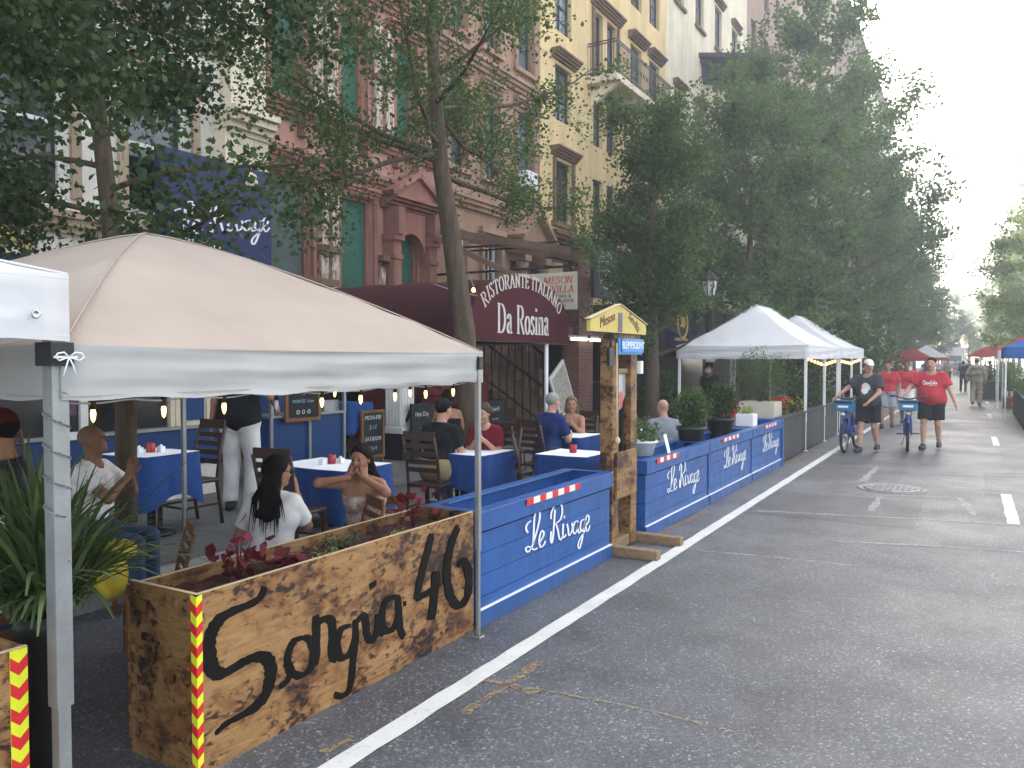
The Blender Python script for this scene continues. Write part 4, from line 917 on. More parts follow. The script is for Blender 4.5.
# ================================================================ canopies
def canopy(name, label, x0, x1, y0, y1, ze, val, zp, cm, vm, ridge=0, power=1.0, group=None, leg='steel', lw=.045, leg_at=None, wr=.012, seed=1, truss=True, bz=0):
    t = thing(name, label, 'canopy tent', ((x0+x1)/2, (y0+y1)/2, 0), group=group)
    hx, hy = (x1-x0)/2, (y1-y0)/2; N = 28; rg = np.random.RandomState(seed)
    us = np.linspace(-1, 1, 2*N+1); V = []; 
    r = ridge/(2*hy)*2   # fraction of half length along y kept level
    ph = rg.uniform(0, 6.28, 6)
    for i, u in enumerate(us):
        for j, v in enumerate(us):
            # vertices follow the hip lines: y is stretched so diagonals map on hips
            x = u*hx; av = abs(v); y = math.copysign(av*(hy-ridge/2)+ridge/2*min(1, av*6), v) if ridge else v*hy
            tt = 1-max(abs(u), (max(0, abs(y)-ridge/2)/(hy-ridge/2)) if ridge else av)
            z = ze+(zp-ze)*(1-(1-tt)**1.28 if power < 1 else tt**power)
            edge = min(1, tt*5)
            z += wr*edge*(math.sin(7*u+ph[0]+2*v)*.5+math.sin(11*v+ph[1]-3*u)*.4+.6*math.sin(23*u*v+ph[2]))*(1-.5*tt)
            if tt < .25 : z -= .025*(1-(2*((u if abs(v) > abs(u) else v)*.5))**2)*(.25-tt)*4*.5
            V.append((x, y, z))
    n = 2*N+1; mb = MB(); mb.add(V, [(i*n+j, (i+1)*n+j, (i+1)*n+j+1, i*n+j+1) for i in range(n-1) for j in range(n-1)], 0, True)
    mb.obj('roof', M[cm], t)
    mb = MB(); P = []     # valance hangs from the eave, lightly rippled
    for (a, b) in (((hx,-hy),(hx,hy)),((hx,hy),(-hx,hy)),((-hx,hy),(-hx,-hy)),((-hx,-hy),(hx,-hy))):
        for k in range(30): f = k/30; P.append((a[0]+(b[0]-a[0])*f, a[1]+(b[1]-a[1])*f, f))
    m = len(P); rows = 13; vs = []
    for q in range(rows):
        fz = q/(rows-1)
        for i, (x, y, f) in enumerate(P):
            en = math.sin(math.pi*f)**.5; sc = 1+.004+((.009*math.sin(i*.9+ph[3])+.005*math.sin(i*2.3+ph[4]))*fz*fz+.0045*math.sin(fz*11+i*.16+ph[5])+.002*math.sin(fz*23-i*.3))*en
            sag = .02*math.sin(math.pi*f)
            vs.append((x*sc, y*sc, ze+.004-sag*(1-fz)*.6-(val+sag*.8+.006*math.sin(i*1.3))*fz))
    mb.add(vs, [(q*m+i, q*m+(i+1)%m, (q+1)*m+(i+1)%m, (q+1)*m+i) for q in range(rows-1) for i in range(m)], 0, True); mb.obj('valance', M[vm], t)
    sm = MB(); hr = ridge/2
    for sx in (-1, 1):
        for sy in (-1, 1):
            pts = []
            for k in range(15):
                q = k/14; tt = q; x = sx*hx*(1-q); y = sy*(hy-(hy-hr)*q); pts.append((x*1.001, y*1.001, ze+(zp-ze)*(1-(1-tt)**1.28 if power < 1 else tt**power)+.003+wr*min(1, tt*5)*.3))
            sm.tube(pts, .0045, 5)
    if hr: sm.tube([(0, -hr, zp+.01), (0, hr, zp+.01)], .006, 5)
    for fz in (.06, .93):
        z = ze-val*fz
        for (a, b) in (((hx,-hy),(hx,hy)),((hx,hy),(-hx,hy)),((-hx,hy),(-hx,-hy)),((-hx,-hy),(hx,-hy))): sm.bar((a[0]*1.004,a[1]*1.004,z),(b[0]*1.004,b[1]*1.004,z),.002,.004)
    sm.obj('seams', M[cm], t)
    ii = .05
    legs = leg_at or [(hx-ii, -hy+ii), (hx-ii, hy-ii), (-hx+ii, hy-ii), (-hx+ii, -hy+ii)]
    for x, y in legs:
        l = MB(); l.box(x-lw/2, x+lw/2, y-lw/2, y+lw/2, .55, ze-.02); l.box(x-lw*.38, x+lw*.38, y-lw*.38, y+lw*.38, .01, .55); l.box(x-lw, x+lw, y-lw, y+lw, 0, .012)
        lo = l.obj('leg', M[leg], t, bevel=.004)
        b = MB(); b.box(x-lw*.8, x+lw*.8, y-lw*.7, y+lw*.62, ze-.11-bz, ze-.03-bz); b.obj('corner_bracket', M['black_plastic'] if leg == 'steel' else M['white_metal'], lo)
    if truss:
        mb = MB(); zz = ze-.06
        for a, b in (((hx-ii,-hy+ii),(hx-ii,hy-ii)),((hx-ii,hy-ii),(-hx+ii,hy-ii)),((-hx+ii,hy-ii),(-hx+ii,-hy+ii)),((-hx+ii,-hy+ii),(hx-ii,-hy+ii))):
            for k in range(4):
                p = [Vector((a[0]+(b[0]-a[0])*f, a[1]+(b[1]-a[1])*f, 0)) for f in (k/4, (k+1)/4)]
                mb.bar((p[0].x,p[0].y,zz-.10),(p[1].x,p[1].y,zz),.025,.015); mb.bar((p[0].x,p[0].y,zz),(p[1].x,p[1].y,zz-.10),.025,.015)
        mb.obj('truss', M[leg], t)
    return t
LEGY = 1.60
tb = canopy('canopy_tent', 'beige pyramid canopy with pale grey valance over the left dining tables', -5.55, -2.70, 1.59, 4.26, 1.80, .19, 2.47, 'tent_beige', 'valance', power=.86, seed=4, wr=.010, lw=.032, bz=0, leg_at=[(1.325,-1.285),(1.425,1.29),(-1.375,1.285),(-1.375,-1.285)])
def poly_profile(o, f):
    pass
tw = canopy('canopy_tent', 'white canopy with drooping valance cut off by the left edge of the photo', -5.6, -2.69, -1.4, 1.60, 2.04, .225, 2.36, 'tent_white', 'tent_white', power=.8, seed=9, lw=.06, leg_at=[(1.41,1.485),(1.4,-1.45),(-1.4,1.45),(-1.4,-1.45)], bz=.20)
c = MB(); c.lathe([(.006,0),(.009,.003),(.015,.003),(.016,.0),(.006,-.001)], n=14)
g1 = c.obj('grommet', M['chrome'], tw); g1.location = (1.485, 1.38, 1.90); g1.rotation_euler = (0, R(90), 0)
WT = 'white pop-up canopies along the kerb'
canopy('canopy_tent', 'nearer of the two large white peaked canopies above the blue planters', -5.40, -2.80, 16.05, 20.2, 2.04, .26, 2.92, 'tent_white', 'tent_white', ridge=1.6, power=1.25, group=WT, leg='white_metal', seed=2, lw=.05, leg_at=[(1.25,-2.02),(1.25,.15),(1.25,2.0),(-1.25,-2.02),(-1.25,2.0)])
canopy('canopy_tent', 'second white peaked canopy just behind the nearer one', -5.40, -2.80, 20.32, 24.6, 2.06, .26, 2.9, 'tent_white', 'tent_white', ridge=1.7, power=1.25, group=WT, leg='white_metal', seed=3, lw=.05, leg_at=[(1.25,-2.0),(1.25,.1),(1.25,2.05),(-1.25,-2.0),(-1.25,2.05)])
canopy('canopy_tent', 'bright red canopy far down the left side behind the cyclists', -5.5, -2.9, 63, 66, 1.95, .28, 2.75, 'red_canvas', 'red_canvas', power=1.1, leg='white_metal', seed=5)
canopy('canopy_tent', 'red and white canopy just beyond the bright red one', -5.0, -2.0, 69, 73, 1.95, .25, 2.95, 'tent_white', 'red_canvas', power=1.1, leg='white_metal', seed=6)
# bow of white string at the corner
t = thing('string_bow', 'white string bow tied at the top of the left canopy leg', 'string', (-2.70, 1.585, 1.76))
m_ = MB()
for a in (0, 1): sg = 2*a-1; m_.tube([(.045,.0,0),(.05,sg*.02,.016),(.052,sg*.042,.012),(.05,sg*.05,.0),(.048,sg*.035,-.012),(.045,0,0)], .0028, 5); m_.tube([(.045,0,0),(.05,sg*.012,-.03),(.047,sg*.022,-.065)], .0026, 5)
m_.obox((-.005,0,.0),(.085,.07,.008)); m_.obj('loop', M['paper'], t)
# string lights under the beige canopy
def string_lights(label, pts, n, bulbr=.018, off=(), drop=.03):
    t = thing('string_lights', label, 'string lights', pts[0], world=True)
    P = [np.array(p, float) for p in pts]; L = [0]
    for a, b in zip(P[:-1], P[1:]): L.append(L[-1]+np.linalg.norm(b-a))
    def pos(s): i = max(0, min(len(P)-2, int(np.searchsorted(L, s)-1))); f = (s-L[i])/(L[i+1]-L[i]); return P[i]+(P[i+1]-P[i])*f
    m_ = MB(); pp = [pos(L[-1]*i/60)-np.array([0,0,.012*math.sin(math.pi*((i*n/60) % 1))]) for i in range(61)]; m_.tube(pp, .004, 5); m_.obj('cable', M['cable'], t)
    for k in range(n):
        p = pos(L[-1]*(k+.5)/n); s = MB(); s.lathe([(.010,-.035),(.011,0),(.006,.004)], p, 8); so = s.obj('socket', M['black_plastic'], t)
        b = MB(); b.lathe([(.001,-drop-.062),(bulbr*.7,-drop-.052),(bulbr,-drop-.03),(bulbr*.6,-drop-.005),(.009,-drop+.006)], p, 10); b.obj('bulb', M['bulb_off'] if k in off else M['bulb'], so)
    return t
string_lights('warm string lights along the front edge of the beige canopy', [(-2.78,1.60,1.605),(-2.76,2.9,1.60),(-2.78,4.2,1.61)], 9, .010, off=(3,), drop=.02)
string_lights('warm string lights at the far side inside the beige canopy', [(-5.4,4.14,1.60),(-4.1,4.12,1.57),(-2.85,4.14,1.60)], 4, .010, drop=.02)
string_lights('warm fairy lights along the street edge of the white canopies', [(-2.86,16.2,1.84),(-2.86,18.2,1.70),(-2.86,20.2,1.8),(-2.86,22.4,1.72),(-2.86,24.5,1.82)], 22, .026)
string_lights('two warm bulbs on a wire in front of the maroon awning', [(-6.2,8.6,2.75),(-5.9,9.2,2.62),(-5.75,8.75,2.9)], 2, .028)
tz = [(-2.735+.042*math.cos(i*.4), 1.585+.042*math.sin(i*.4), 1.64-.0068*i) for i in range(64)]
tag(MB().tube(tz, .003, 5).obj('twisted_cord', M['cord']), 'thin speckled cord wound around the left canopy leg', 'cord')
# ================================================================ planters
def tape(parent, X, y0, z, h, seg, n, first='red'):
    r_, w_ = MB(), MB()
    for i in range(n):
        (r_ if (i % 2 == 0) == (first == 'red') else w_).box(X, X+.003, y0+seg*i, y0+seg*(i+1), z, z+h)
    m = MB(); b = 0
    for src, mi in ((r_, 0), (w_, 1)): m.add(src.v, src.f, mi)
    return m.obj('reflective_tape', [M['red_tape'], M['white_tape']], parent)
PXF, PXB, PH = -2.79, -3.21, .765
def blue_planter(y0, y1, label, tape_y, n, end=False):
    t = thing('planter_box', label, 'planter', ((PXF+PXB)/2, (y0+y1)/2, 0), group='blue planters along the dining area', world=True)
    m = MB(); g = .004
    zs = [.015, .19, .335, .48, .615]
    for a, b in zip(zs[:-1], zs[1:]):
        jj = random.Random(int(y0*77+a*900)).uniform(-.003, .0); m.box(PXF-.025, PXF+jj, y0+.02, y1-.02, a+g, b)
        m.box(PXB, PXB+.025, y0+.02, y1-.02, a+g, b); m.box(PXB+.026, PXF-.026, y0+.02, y0+.045, a+g, b); m.box(PXB+.026, PXF-.026, y1-.045, y1-.02, a+g, b)
    for z in (.07, .26, .41, .55):
        for y in (y0+.07, (y0+y1)/2, y1-.07): m.tube([(PXF-.001, y, z), (PXF+.0015, y, z)], .005, 6)
    m.obj('plank_sides', M['blue'], t, bevel=.002)
    m = MB(); m.box(PXB+.03, PXF-.03, y0+.05, y1-.05, .03, .64); m.obj('liner', M['blue_dark'], t)
    m = MB(); o = .022      # deep rim board and its flat cap
    m.box(PXF-.03, PXF+o, y0, y1, .632, PH-.012); m.box(PXB-o, PXB+.03, y0, y1, .632, PH-.012); m.box(PXB+.031, PXF-.031, y0, y0+.05, .632, PH-.012); m.box(PXB+.031, PXF-.031, y1-.05, y1, .632, PH-.012)
    m.box(PXF-.075, PXF+o+.008, y0-.004, y1+.004, PH-.011, PH); m.box(PXB-o-.008, PXB+.075, y0-.004, y1+.004, PH-.011, PH); m.box(PXB+.076, PXF-.076, y0-.003, y0+.07, PH-.011, PH); m.box(PXB+.076, PXF-.076, y1-.07, y1+.003, PH-.011, PH)
    m.obj('rim', M['blue'], t, bevel=.004)
    m = MB(); m.box(PXF+.001, PXF+.018, y0+.005, y1-.005, .0, .115); m.obj('base_board', M['blue'], t, bevel=.003)
    m = MB(); m.box(PXF+.0005, PXF+.0195, y0+.008, y1-.008, .1155, .1235); m.obj('pinstripe', M['white_paint'], t)
    m = MB(); jr = random.Random(int(y0*10)); le_rivage(m, PXF+.0025, y0+LY-4.35+jr.uniform(-.04,.04), jr.uniform(-.012,.012), 1, jr.uniform(-.02,.02), .0155*jr.uniform(.92,1.08)); m.obj('lettering', M['white_paint'], t)
    tape(t, PXF+o+.009, tape_y, PH-.052, .048, .098, n)
    if end: 
        m = MB(); m.box(PXB-.03, PXF+.03, y1+.006, y1+.09, 0, PH+.01); m.obj('end_post', M['blue'], t, bevel=.004)
    return t
blue_planter(4.35, 6.53, 'nearest blue planter with white script, directly beside the scorched wood planter', 4.95, 9)
blue_planter(7.37, 9.47, 'blue planter with white script right of the timber frame, holding a white flower pot', 7.62, 7)
blue_planter(9.50, 11.6, 'middle blue planter of the right-hand three with two black potted shrubs behind its rim', 10.0, 8)
blue_planter(11.63, 13.62, 'farthest blue planter next to the dark barrier, a white cube pot on its rim', 12.3, 9, True)
def wood_planter(y0, y1, label, lettering=True, end_face=True):
    t = thing('planter_box', label, 'planter', (-3.03, (y0+y1)/2, 0), group='scorched plywood planters', world=True)
    X0, X1, Z = -3.265, -2.80, .77
    m = MB(); m.box(X1-.018, X1, y0, y1, 0, Z); m.obj('front_panel', M['burnt'], t)
    m = MB(); m.box(X0, X0+.018, y0, y1, 0, Z-.02); m.obj('back_panel', M['burnt_end'], t)
    m = MB(); m.box(X0+.0185, X1-.0185, y0+.001, y0+.018, 0, Z); m.obj('end_panel', M['burnt_end'], t)
    m = MB(); m.box(X0+.0185, X1-.0185, y1-.018, y1-.001, 0, Z); m.obj('end_panel', M['burnt_end'], t)
    m = MB(); m.box(X1-.018, X1, y0, y1, Z+.0005, Z+.003); m.box(X0, X0+.018, y0, y1, Z-.0195, Z-.017); m.box(X0+.0185, X1-.0185, y0, y0+.018, Z+.0005, Z+.003); m.obj('cut_edge', M['ply_edge'], t)
    # mulch
    m = MB(); nx, ny = 10, int((y1-y0)*22); rg = np.random.RandomState(5)
    vs = [(X0+.02+(X1-X0-.04)*i/nx, y0+.02+(y1-y0-.04)*j/ny, Z-.085+rg.uniform(-.018, .018)) for i in range(nx+1) for j in range(ny+1)]
    m.add(vs, [(i*(ny+1)+j, (i+1)*(ny+1)+j, (i+1)*(ny+1)+j+1, i*(ny+1)+j+1) for i in range(nx) for j in range(ny)]); m.obj('mulch', M['soil'], t)
    return t, X1, Z
t, X1, Z = wood_planter(2.195, 4.315, 'scorched plywood planter with large hand-painted black lettering')
S46 = [([(215,255),(205,285),(180,308),(140,325),(95,345),(60,372),(38,410),(28,455),(32,505),(48,540),(78,545),(112,528),(150,505),(190,490),(222,497),(236,530),(230,580),(215,622),(180,660),(130,690),(85,715),(50,748)], 27, 1),
 ([(345,425),(312,440),(292,490),(302,538),(335,553),(368,528),(378,480),(366,435),(345,425)], 17, 0), ([(308,540),(288,572),(264,592)], 15, 0),
 ([(386,352),(388,410),(386,470),(384,520)], 18, 0), ([(386,380),(415,364),(438,372),(442,420),(440,480),(456,502)], 18, 0),
 ([(500,385),(470,400),(456,450),(470,492),(500,478),(514,430)], 16, 0), ([(518,365),(518,440),(510,500),(505,560),(494,604),(470,622),(448,614)], 15, 0),
 ([(522,372),(545,352),(553,385),(557,420),(574,436),(590,402),(594,345)], 16, 0), ([(594,345),(600,400),(612,414)], 14, 0), ([(575,240),(577,258)], 20, 0),
 ([(655,288),(622,300),(606,350),(614,398),(640,398),(660,355),(662,300)], 15, 0), ([(658,288),(663,350),(667,398),(680,424)], 15, 0), ([(682,305),(682,320)], 8, 0),
 ([(772,80),(757,140),(738,210),(720,298)], 17, 0), ([(720,297),(760,275),(800,248)], 17, 0), ([(786,205),(780,280),(772,365)], 20, 0),
 ([(860,55),(838,110),(823,180),(825,250),(842,303),(866,318),(890,288),(896,230),(890,190),(876,170),(860,182)], 19, 0)]
def sP(x, y): p = at(200+x/3.339, 510+y/3.339, X=X1); return (p[1], p[2])
m = MB(); rg = random.Random(5)
for k_, (pts, w, taper) in enumerate(S46):
    P = [sP(*q) for q in pts]; mid = P[len(P)//2]; d = Vector((-X1*.503+mid[0]*.864)) if False else (-X1*.503+mid[0]*.864)
    ww = w/3.339*d/F*1.12
    ribbon(m, P, (lambda t_, d_, ww=ww, taper=taper: ww*(1+.95*abs(d_[1]))*(1+rg.uniform(-.13, .13))*(min(1, .45+t_*3, .4+(1-t_)*4) if taper else min(1, .75+t_*2, .7+(1-t_)*2))), lambda u, v, h, k_=k_: (X1+h, u, v), 0, .0015+.0005*k_, 4)
m.obj('lettering', M['char'], t)
def chevron_corner(parent, X, y, w, Z, n, h):
    """tape folded round the corner: one half on the front, one on the end"""
    m = MB()
    for face in (0, 1):
        for i in range(n*2):
            z = Z-.002-h*i; f = lambda a: (X+.003, y-.003+a*w, ) if face == 0 else (X+.003-a*w*1.2, y-.003)
            zs = [(min(Z, z-w*.8*(1-a)+w*.6), max(.005, min(Z, z-h-w*.8*(1-a)+w*.6))) for a in (0, 1)]
            if zs[0][0]-zs[0][1] < .002 and zs[1][0]-zs[1][1] < .002: continue
            p0, p1 = f(0), f(1); m.add([(*p0, zs[0][1]), (*p1, zs[1][1]), (*p1, zs[1][0]), (*p0, zs[0][0])], [(0,1,2,3)], i % 2)
    return m.obj('chevron_tape', [M['lime_tape'], M['red_tape']], parent)
def chevron(parent, X, y, w, Z, n, h):
    m = MB()
    for i in range(n*2):
        z = Z-.002-h*i
        for a, b in ((0, .5), (.5, 1)):
            ya, yb = y+w*a, y+w*b; da, db = (0, -w*.45) if a == 0 else (-w*.45, 0)
            zt = [min(Z, z+da+w*.4), min(Z, z+db+w*.4)]; zb = [max(0.005, min(Z, z-h+da+w*.4)), max(0.005, min(Z, z-h+db+w*.4))]
            if zt[0]-zb[0] < .002 and zt[1]-zb[1] < .002: continue
            m.add([(X+.003,ya,zb[0]),(X+.003,yb,zb[1]),(X+.003,yb,zt[1]),(X+.003,ya,zt[0])], [(0,1,2,3)], i % 2)
    m.box(X, X+.0025, y, y+w, .006, Z-.001, 0)
    return m.obj('chevron_tape', [M['lime_tape'], M['red_tape']], parent)
chevron_corner(t, X1, 2.195, .030, .77, 11, .043)
t2, X1b, _ = wood_planter(-.6, 1.51, 'scorched plywood planter cut off by the lower left corner of the photo')
chevron(t2, X1b, 1.45, .058, .77, 11, .043)
# dark barrier beyond the blue planters
t = thing('barrier', 'long dark grey panel barrier beside the cyclists below the white canopies', 'barrier', (-2.85, 20, 0), world=True)
for i in range(6):
    m = MB(); ya = 13.78+2.05*i; m.box(-2.9, -2.84, ya+.015, ya+2.03, .02, .75); m.obj('panel', mat('dark_grey_panel', (.045,.043,.043), .7, .2) if i == 0 else bpy.data.materials['dark_grey_panel'], t, bevel=.006)
    m = MB(); 
    for y in (ya+.3, ya+1.75): m.lathe([(.0,0),(.02,0.0),(.018,.004)], (0,0,0), 10)
m = MB(); m.box(-2.95, -2.80, 13.77, 26.1, .752, .775); m.obj('cap_rail', M['black_plastic'], t)
# ================================================================ timber guillotine frame
gy0, gy1, gx = 6.66, 7.10, -2.86
t = thing('guillotine', 'scorched timber guillotine prop standing between the blue planters', 'guillotine', (gx, (gy0+gy1)/2, 0), world=True)
for y in (gy0, gy1): 
    m = MB(); m.box(gx-.06, gx+.06, y-.075, y+.075, .02, 1.94); m.obj('post', M['burnt_post'], t, bevel=.006)
for y in (gy0-.02, gy1+.17):
    m = MB(); m.box(gx-.55, gx+.48, y-.05, y+.05, 0, .085); m.obj('foot', M['timber'], t, bevel=.006)
m = MB(); m.box(gx-.05, gx+.05, gy0+.08, gy1-.08, .02, .12); m.obj('sill', M['timber'], t)
m = MB(); m.box(gx+.061, gx+.085, gy0-.02, gy1+.02, .50, .92); m.obj('neck_board', M['burnt_post'], t, bevel=.004)
m = MB(); m.lathe([(.0,0),(.10,0),(.10,.004),(.0,.004)], (0,0,0), 20); o = m.obj('neck_hole', M['char'], t); o.location = (.0855, 0, .72); o.rotation_euler = (0, R(90), 0)
m = MB(); m.prism([(gy0+.078,1.62),(gy1-.078,1.62),(gy1-.078,1.42),(gy0+.078,1.17)], lambda y, z: (gx-.006, y, z), lambda y, z: (gx+.006, y, z)); bl = m.obj('blade', mat('pale_blade', (.46,.47,.47), .4, .12, metal=.3), t)
m = MB(); m.ell((gx+.008, (gy0+gy1)/2+.02, 1.38), (.003,.055,.085), 12); m.obj('painted_drop', M['red_letter'], bl)
m = MB(); m.box(gx-.07, gx+.07, gy0-.075, gy1+.12, 1.945, 1.985); m.obj('cross_beam', M['burnt_post'], t)
m = MB(); m.box(gx-.04, gx+.03, gy0+.08, gy1-.08, 1.625, 1.67); m.obj('blade_carrier', M['timber'], t)
m = MB(); m.tube([(gx+.08, gy0-.03, 1.9),(gx+.085, gy0-.03, 1.3),(gx+.08, gy0-.02, 1.06)], .007, 6); m.ell((gx+.085, gy0-.02, 1.03), (.028,.028,.035)); m.obj('rope', M['ply_edge'], t)
m = MB(); m.box(gx+.086, gx+.10, gy0+.06, gy1+.14, 1.82, 1.945); m.box(gx+.072, gx+.0855, gy0+.0, gy1+.14, 1.80, 1.944); sg = m.obj('name_board', M['sky_board'], t)
text('BLEMPSODNT', .095, (gx+.1015, (gy0+gy1)/2+.10, 1.882), FACE_X, M['white_paint'], sg, spacing=.9)
pz = 1.99; yA, yB = at(589, 330, X=gx+.1)[1], at(645, 330, X=gx+.1)[1]; yM = at(619, 330, X=gx+.1)[1]; zA = at(619, 305, X=gx+.1)[2]
m = MB(); m.prism([(yA,pz),(yB,pz),(yB,pz+.09),(yM,zA),(yA,pz+.09)], lambda y, z: (gx+.08, y, z), lambda y, z: (gx+.11, y, z)); pd = m.obj('pediment', M['yellow_board'], t)
m = MB(); m.bar((gx+.095, yA-.02, pz+.1), (gx+.095, yM, zA+.008), .05, .008); m.bar((gx+.095, yB+.02, pz+.1), (gx+.095, yM, zA+.008), .05, .008); m.obj('pediment_edge', M['ply_edge'], pd)
text('Meson', .125, (gx+.112, (yA+yM)/2+.03, pz+.105), (R(90), R(-14), R(90)), mat('brown_letter', (.10,.04,.03), .6, .1), pd, shear=.3)
text('Sevilla', .115, (gx+.112, (yB+yM)/2-.0, pz+.11), (R(90), R(28), R(90)), bpy.data.materials['brown_letter'], pd, shear=.3)
m = MB(); m.box(gx+.1105, gx+.114, yM-.045, yM+.045, pz+.01, zA-.07); m.obj('painted_tower', mat('slate_paint', (.10,.09,.13), .6, .4, 20), pd)
m = MB(); m.box(gx+.062, gx+.09, gy0-.21, gy0-.1, 1.70, 1.86); m.tube([(gx+.075, gy0-.155, 1.86), (gx+.075, gy0-.155, 1.99)], .008, 6); m.obj('hanging_lantern', M['black_metal'], t)
m = MB(); m.box(gx-.02, gx+.09, gy1+.09, gy1+.16, 1.62, 1.74); m.obj('switch_box', M['white_metal'], t)
# ================================================================ vegetation
FAN = np.array([(0,0,0),(-.5,.62,.06),(-.2,.93,.0),(.2,.93,.0),(.5,.62,.06)], np.float32)     # ginkgo fan
OVAL = np.array([(0,0,0),(-.3,.45,.05),(0,1,0),(.3,.45,.05)], np.float32)
CLUMP = np.array([(0,-.1,0),(-.5,.3,.12),(-.12,.95,.0),(.45,.55,-.1)], np.float32)
def leaves(name, P, size, m, parent, rs, shape=OVAL, up=.25, var=.35):
    n = len(P); k = len(shape)
    d = rs.normal(size=(n,3)); d[:,2] -= up; d /= np.linalg.norm(d, axis=1)[:,None]      # leaf axis hangs a little
    a = rs.normal(size=(n,3)); a[:,2] += .9
    x = np.cross(d, a); x /= np.linalg.norm(x, axis=1)[:,None]+1e-9; z = np.cross(x, d)
    s = size*(1+rs.uniform(-var, var, n))
    V = P[:,None,:] + s[:,None,None]*(shape[None,:,0:1]*x[:,None,:]+shape[None,:,1:2]*d[:,None,:]+shape[None,:,2:3]*z[:,None,:])
    Fq = (np.arange(n)[:,None]*k+np.arange(k)[None,:])
    return npmesh(name, V.reshape(-1,3), Fq, m, parent, False, k)
def crv(p0, dirv, L, n, rs, lift=.0, wig=.12):
    P = [np.array(p0, float)]; d = np.array(dirv, float); d /= np.linalg.norm(d)
    for i in range(n):
        d = d + rs.normal(size=3)*wig; d[2] += lift/n; d /= np.linalg.norm(d); P.append(P[-1]+d*L/n)
    return np.array(P)
def tree_parts(t, trunk, r0, r1, limbs, leafn, lsize, lm, bark, seed, shape=OVAL, spread=.28, twigs=7, tl=.9, droop=-.1, up=.25, extra=None, twigr=.012, keep=None):
    """trunk: points; limbs: (height fraction, azimuth, elevation, length)"""
    rs = np.random.RandomState(seed); mb = MB(); T = np.array(trunk, float)
    n = len(T); mb.tube(T, [r0+(r1-r0)*i/(n-1) for i in range(n)], 12)
    mb.tube([T[0]-np.array([0,0,.02]), T[0]+np.array([0,0,.14])], [r0*1.5, r0], 12)
    C = []; W = []
    for f, az, el, L in limbs:
        x = f*(n-1); i = min(n-2, int(x)); p = T[i]+(T[i+1]-T[i])*(x-i); r = (r0+(r1-r0)*f)*.38
        d = (math.cos(R(el))*math.cos(R(az)), math.cos(R(el))*math.sin(R(az)), math.sin(R(el)))
        c = crv(p, d, L, 7, rs, .25, .10); mb.tube(c, np.linspace(r, twigr, 8), 7)
        for q in range(twigs):
            g = rs.uniform(.25, 1.0); x2 = g*7; j = min(6, int(x2)); b = c[j]+(c[j+1]-c[j])*(x2-j)
            dd = (c[j+1]-c[j]); dd = dd/np.linalg.norm(dd)+rs.normal(size=3)*.75; 
            tw = crv(b, dd, tl*rs.uniform(.5, 1.2), 5, rs, droop, .18); 
            if keep is None or (keep(tw[3]) and keep(tw[-1])): mb.tube(tw, np.linspace(twigr, twigr*.3, 6), 4, caps=False); C.append(tw)
    if extra is not None: C += extra(rs)
    per = max(1, leafn//len(C)); P = []
    for tw in C:
        g = rs.uniform(.1, 1.05, per)*(len(tw)-1); j = np.clip(g.astype(int), 0, len(tw)-2)
        b = tw[j]+(tw[j+1]-tw[j])*(g-j)[:,None]
        P.append(b+rs.normal(size=(per,3))*spread*np.array([1,1,.8]))
    P = np.vstack(P)
    if keep is not None: P = P[[keep(p) for p in P]]
    mb.obj('trunk', bark, t)
    return leaves('crown', P, lsize, lm, t, rs, shape, up)
def golden(n, f0, f1, L, el, seed, az0=0):
    rs = random.Random(seed)
    return [(f0+(f1-f0)*i/(n-1), az0+i*137.5+rs.uniform(-15,15), (el(i/(n-1)) if callable(el) else el)+rs.uniform(-8,8), (L(i/(n-1)) if callable(L) else L)*rs.uniform(.85,1.15)) for i in range(n)]
TG = 'street trees in the left pavement'
# near ginkgo behind the beige canopy
t = thing('street_tree', 'nearest dark leafed ginkgo with slim trunk rising behind the beige canopy', 'tree', (-5.72, 3.84, .15))
top = at(92, 0, X=-5.9); 
trunk1 = [(0,0,0),(.0,.02,1.2),(-.02,-.02,2.2),(-.06,-.10,3.2),(-.10,-.22,4.4),(-.08,-.2,5.6),(0,-.1,6.8)]
tree_parts(t, trunk1, .085, .04, golden(22, .36, .98, lambda f: 1.9-.45*f, lambda f: 3+25*f, 3), 66000, .047, M['leaf_dark'], M['bark'], 11, FAN, .15, 10, .85, -.45, .5, twigr=.008, keep=lambda p: (not (p[1]+.45*p[0] > .1 and 2.35 < p[2] < 3.5 and not (p[1]+.45*p[0] > .9 and p[2] < 2.75) and math.sin(p[1]*41+p[2]*53+p[0]*31) > .1)) and p[1] < 1.15+max(0, min(.75, (3.5-p[2])*.9))+.12*math.sin(p[2]*9+p[0]*5))
# second tree in front of the maroon awning
t = thing('street_tree', 'sparse forked ginkgo with thick grey trunk in front of the maroon awning', 'tree', (-5.7, 8.72, .15))
trunk2 = [(0,0,0),(.0,-.02,1.0),(-.02,-.12,2.0),(-.08,-.30,3.1),(-.16,-.42,4.0),(-.22,-.46,4.9),(-.26,-.5,6.2),(-.2,-.5,8.0)]
lim2 = [(.58,215,18,3.0),(.60,250,8,2.6),(.66,60,22,2.8),(.70,95,10,2.7),(.72,180,35,2.4),(.74,20,30,2.6),(.78,300,20,2.6),(.70,330,0,2.5),(.64,140,15,2.6),(.80,75,40,2.8),(.86,240,35,2.5),(.90,120,40,2.4),(.94,0,45,2.3),(.97,200,50,2.2),(.62,280,-8,2.4),(.56,75,-5,2.5),(.68,100,-12,2.9),(.60,255,-12,2.8)]
tree_parts(t, trunk2, .175, .05, lim2, 30000, .044, M['leaf_mid'], M['bark2'], 21, FAN, .12, 10, .95, -.25, .35, twigr=.008)
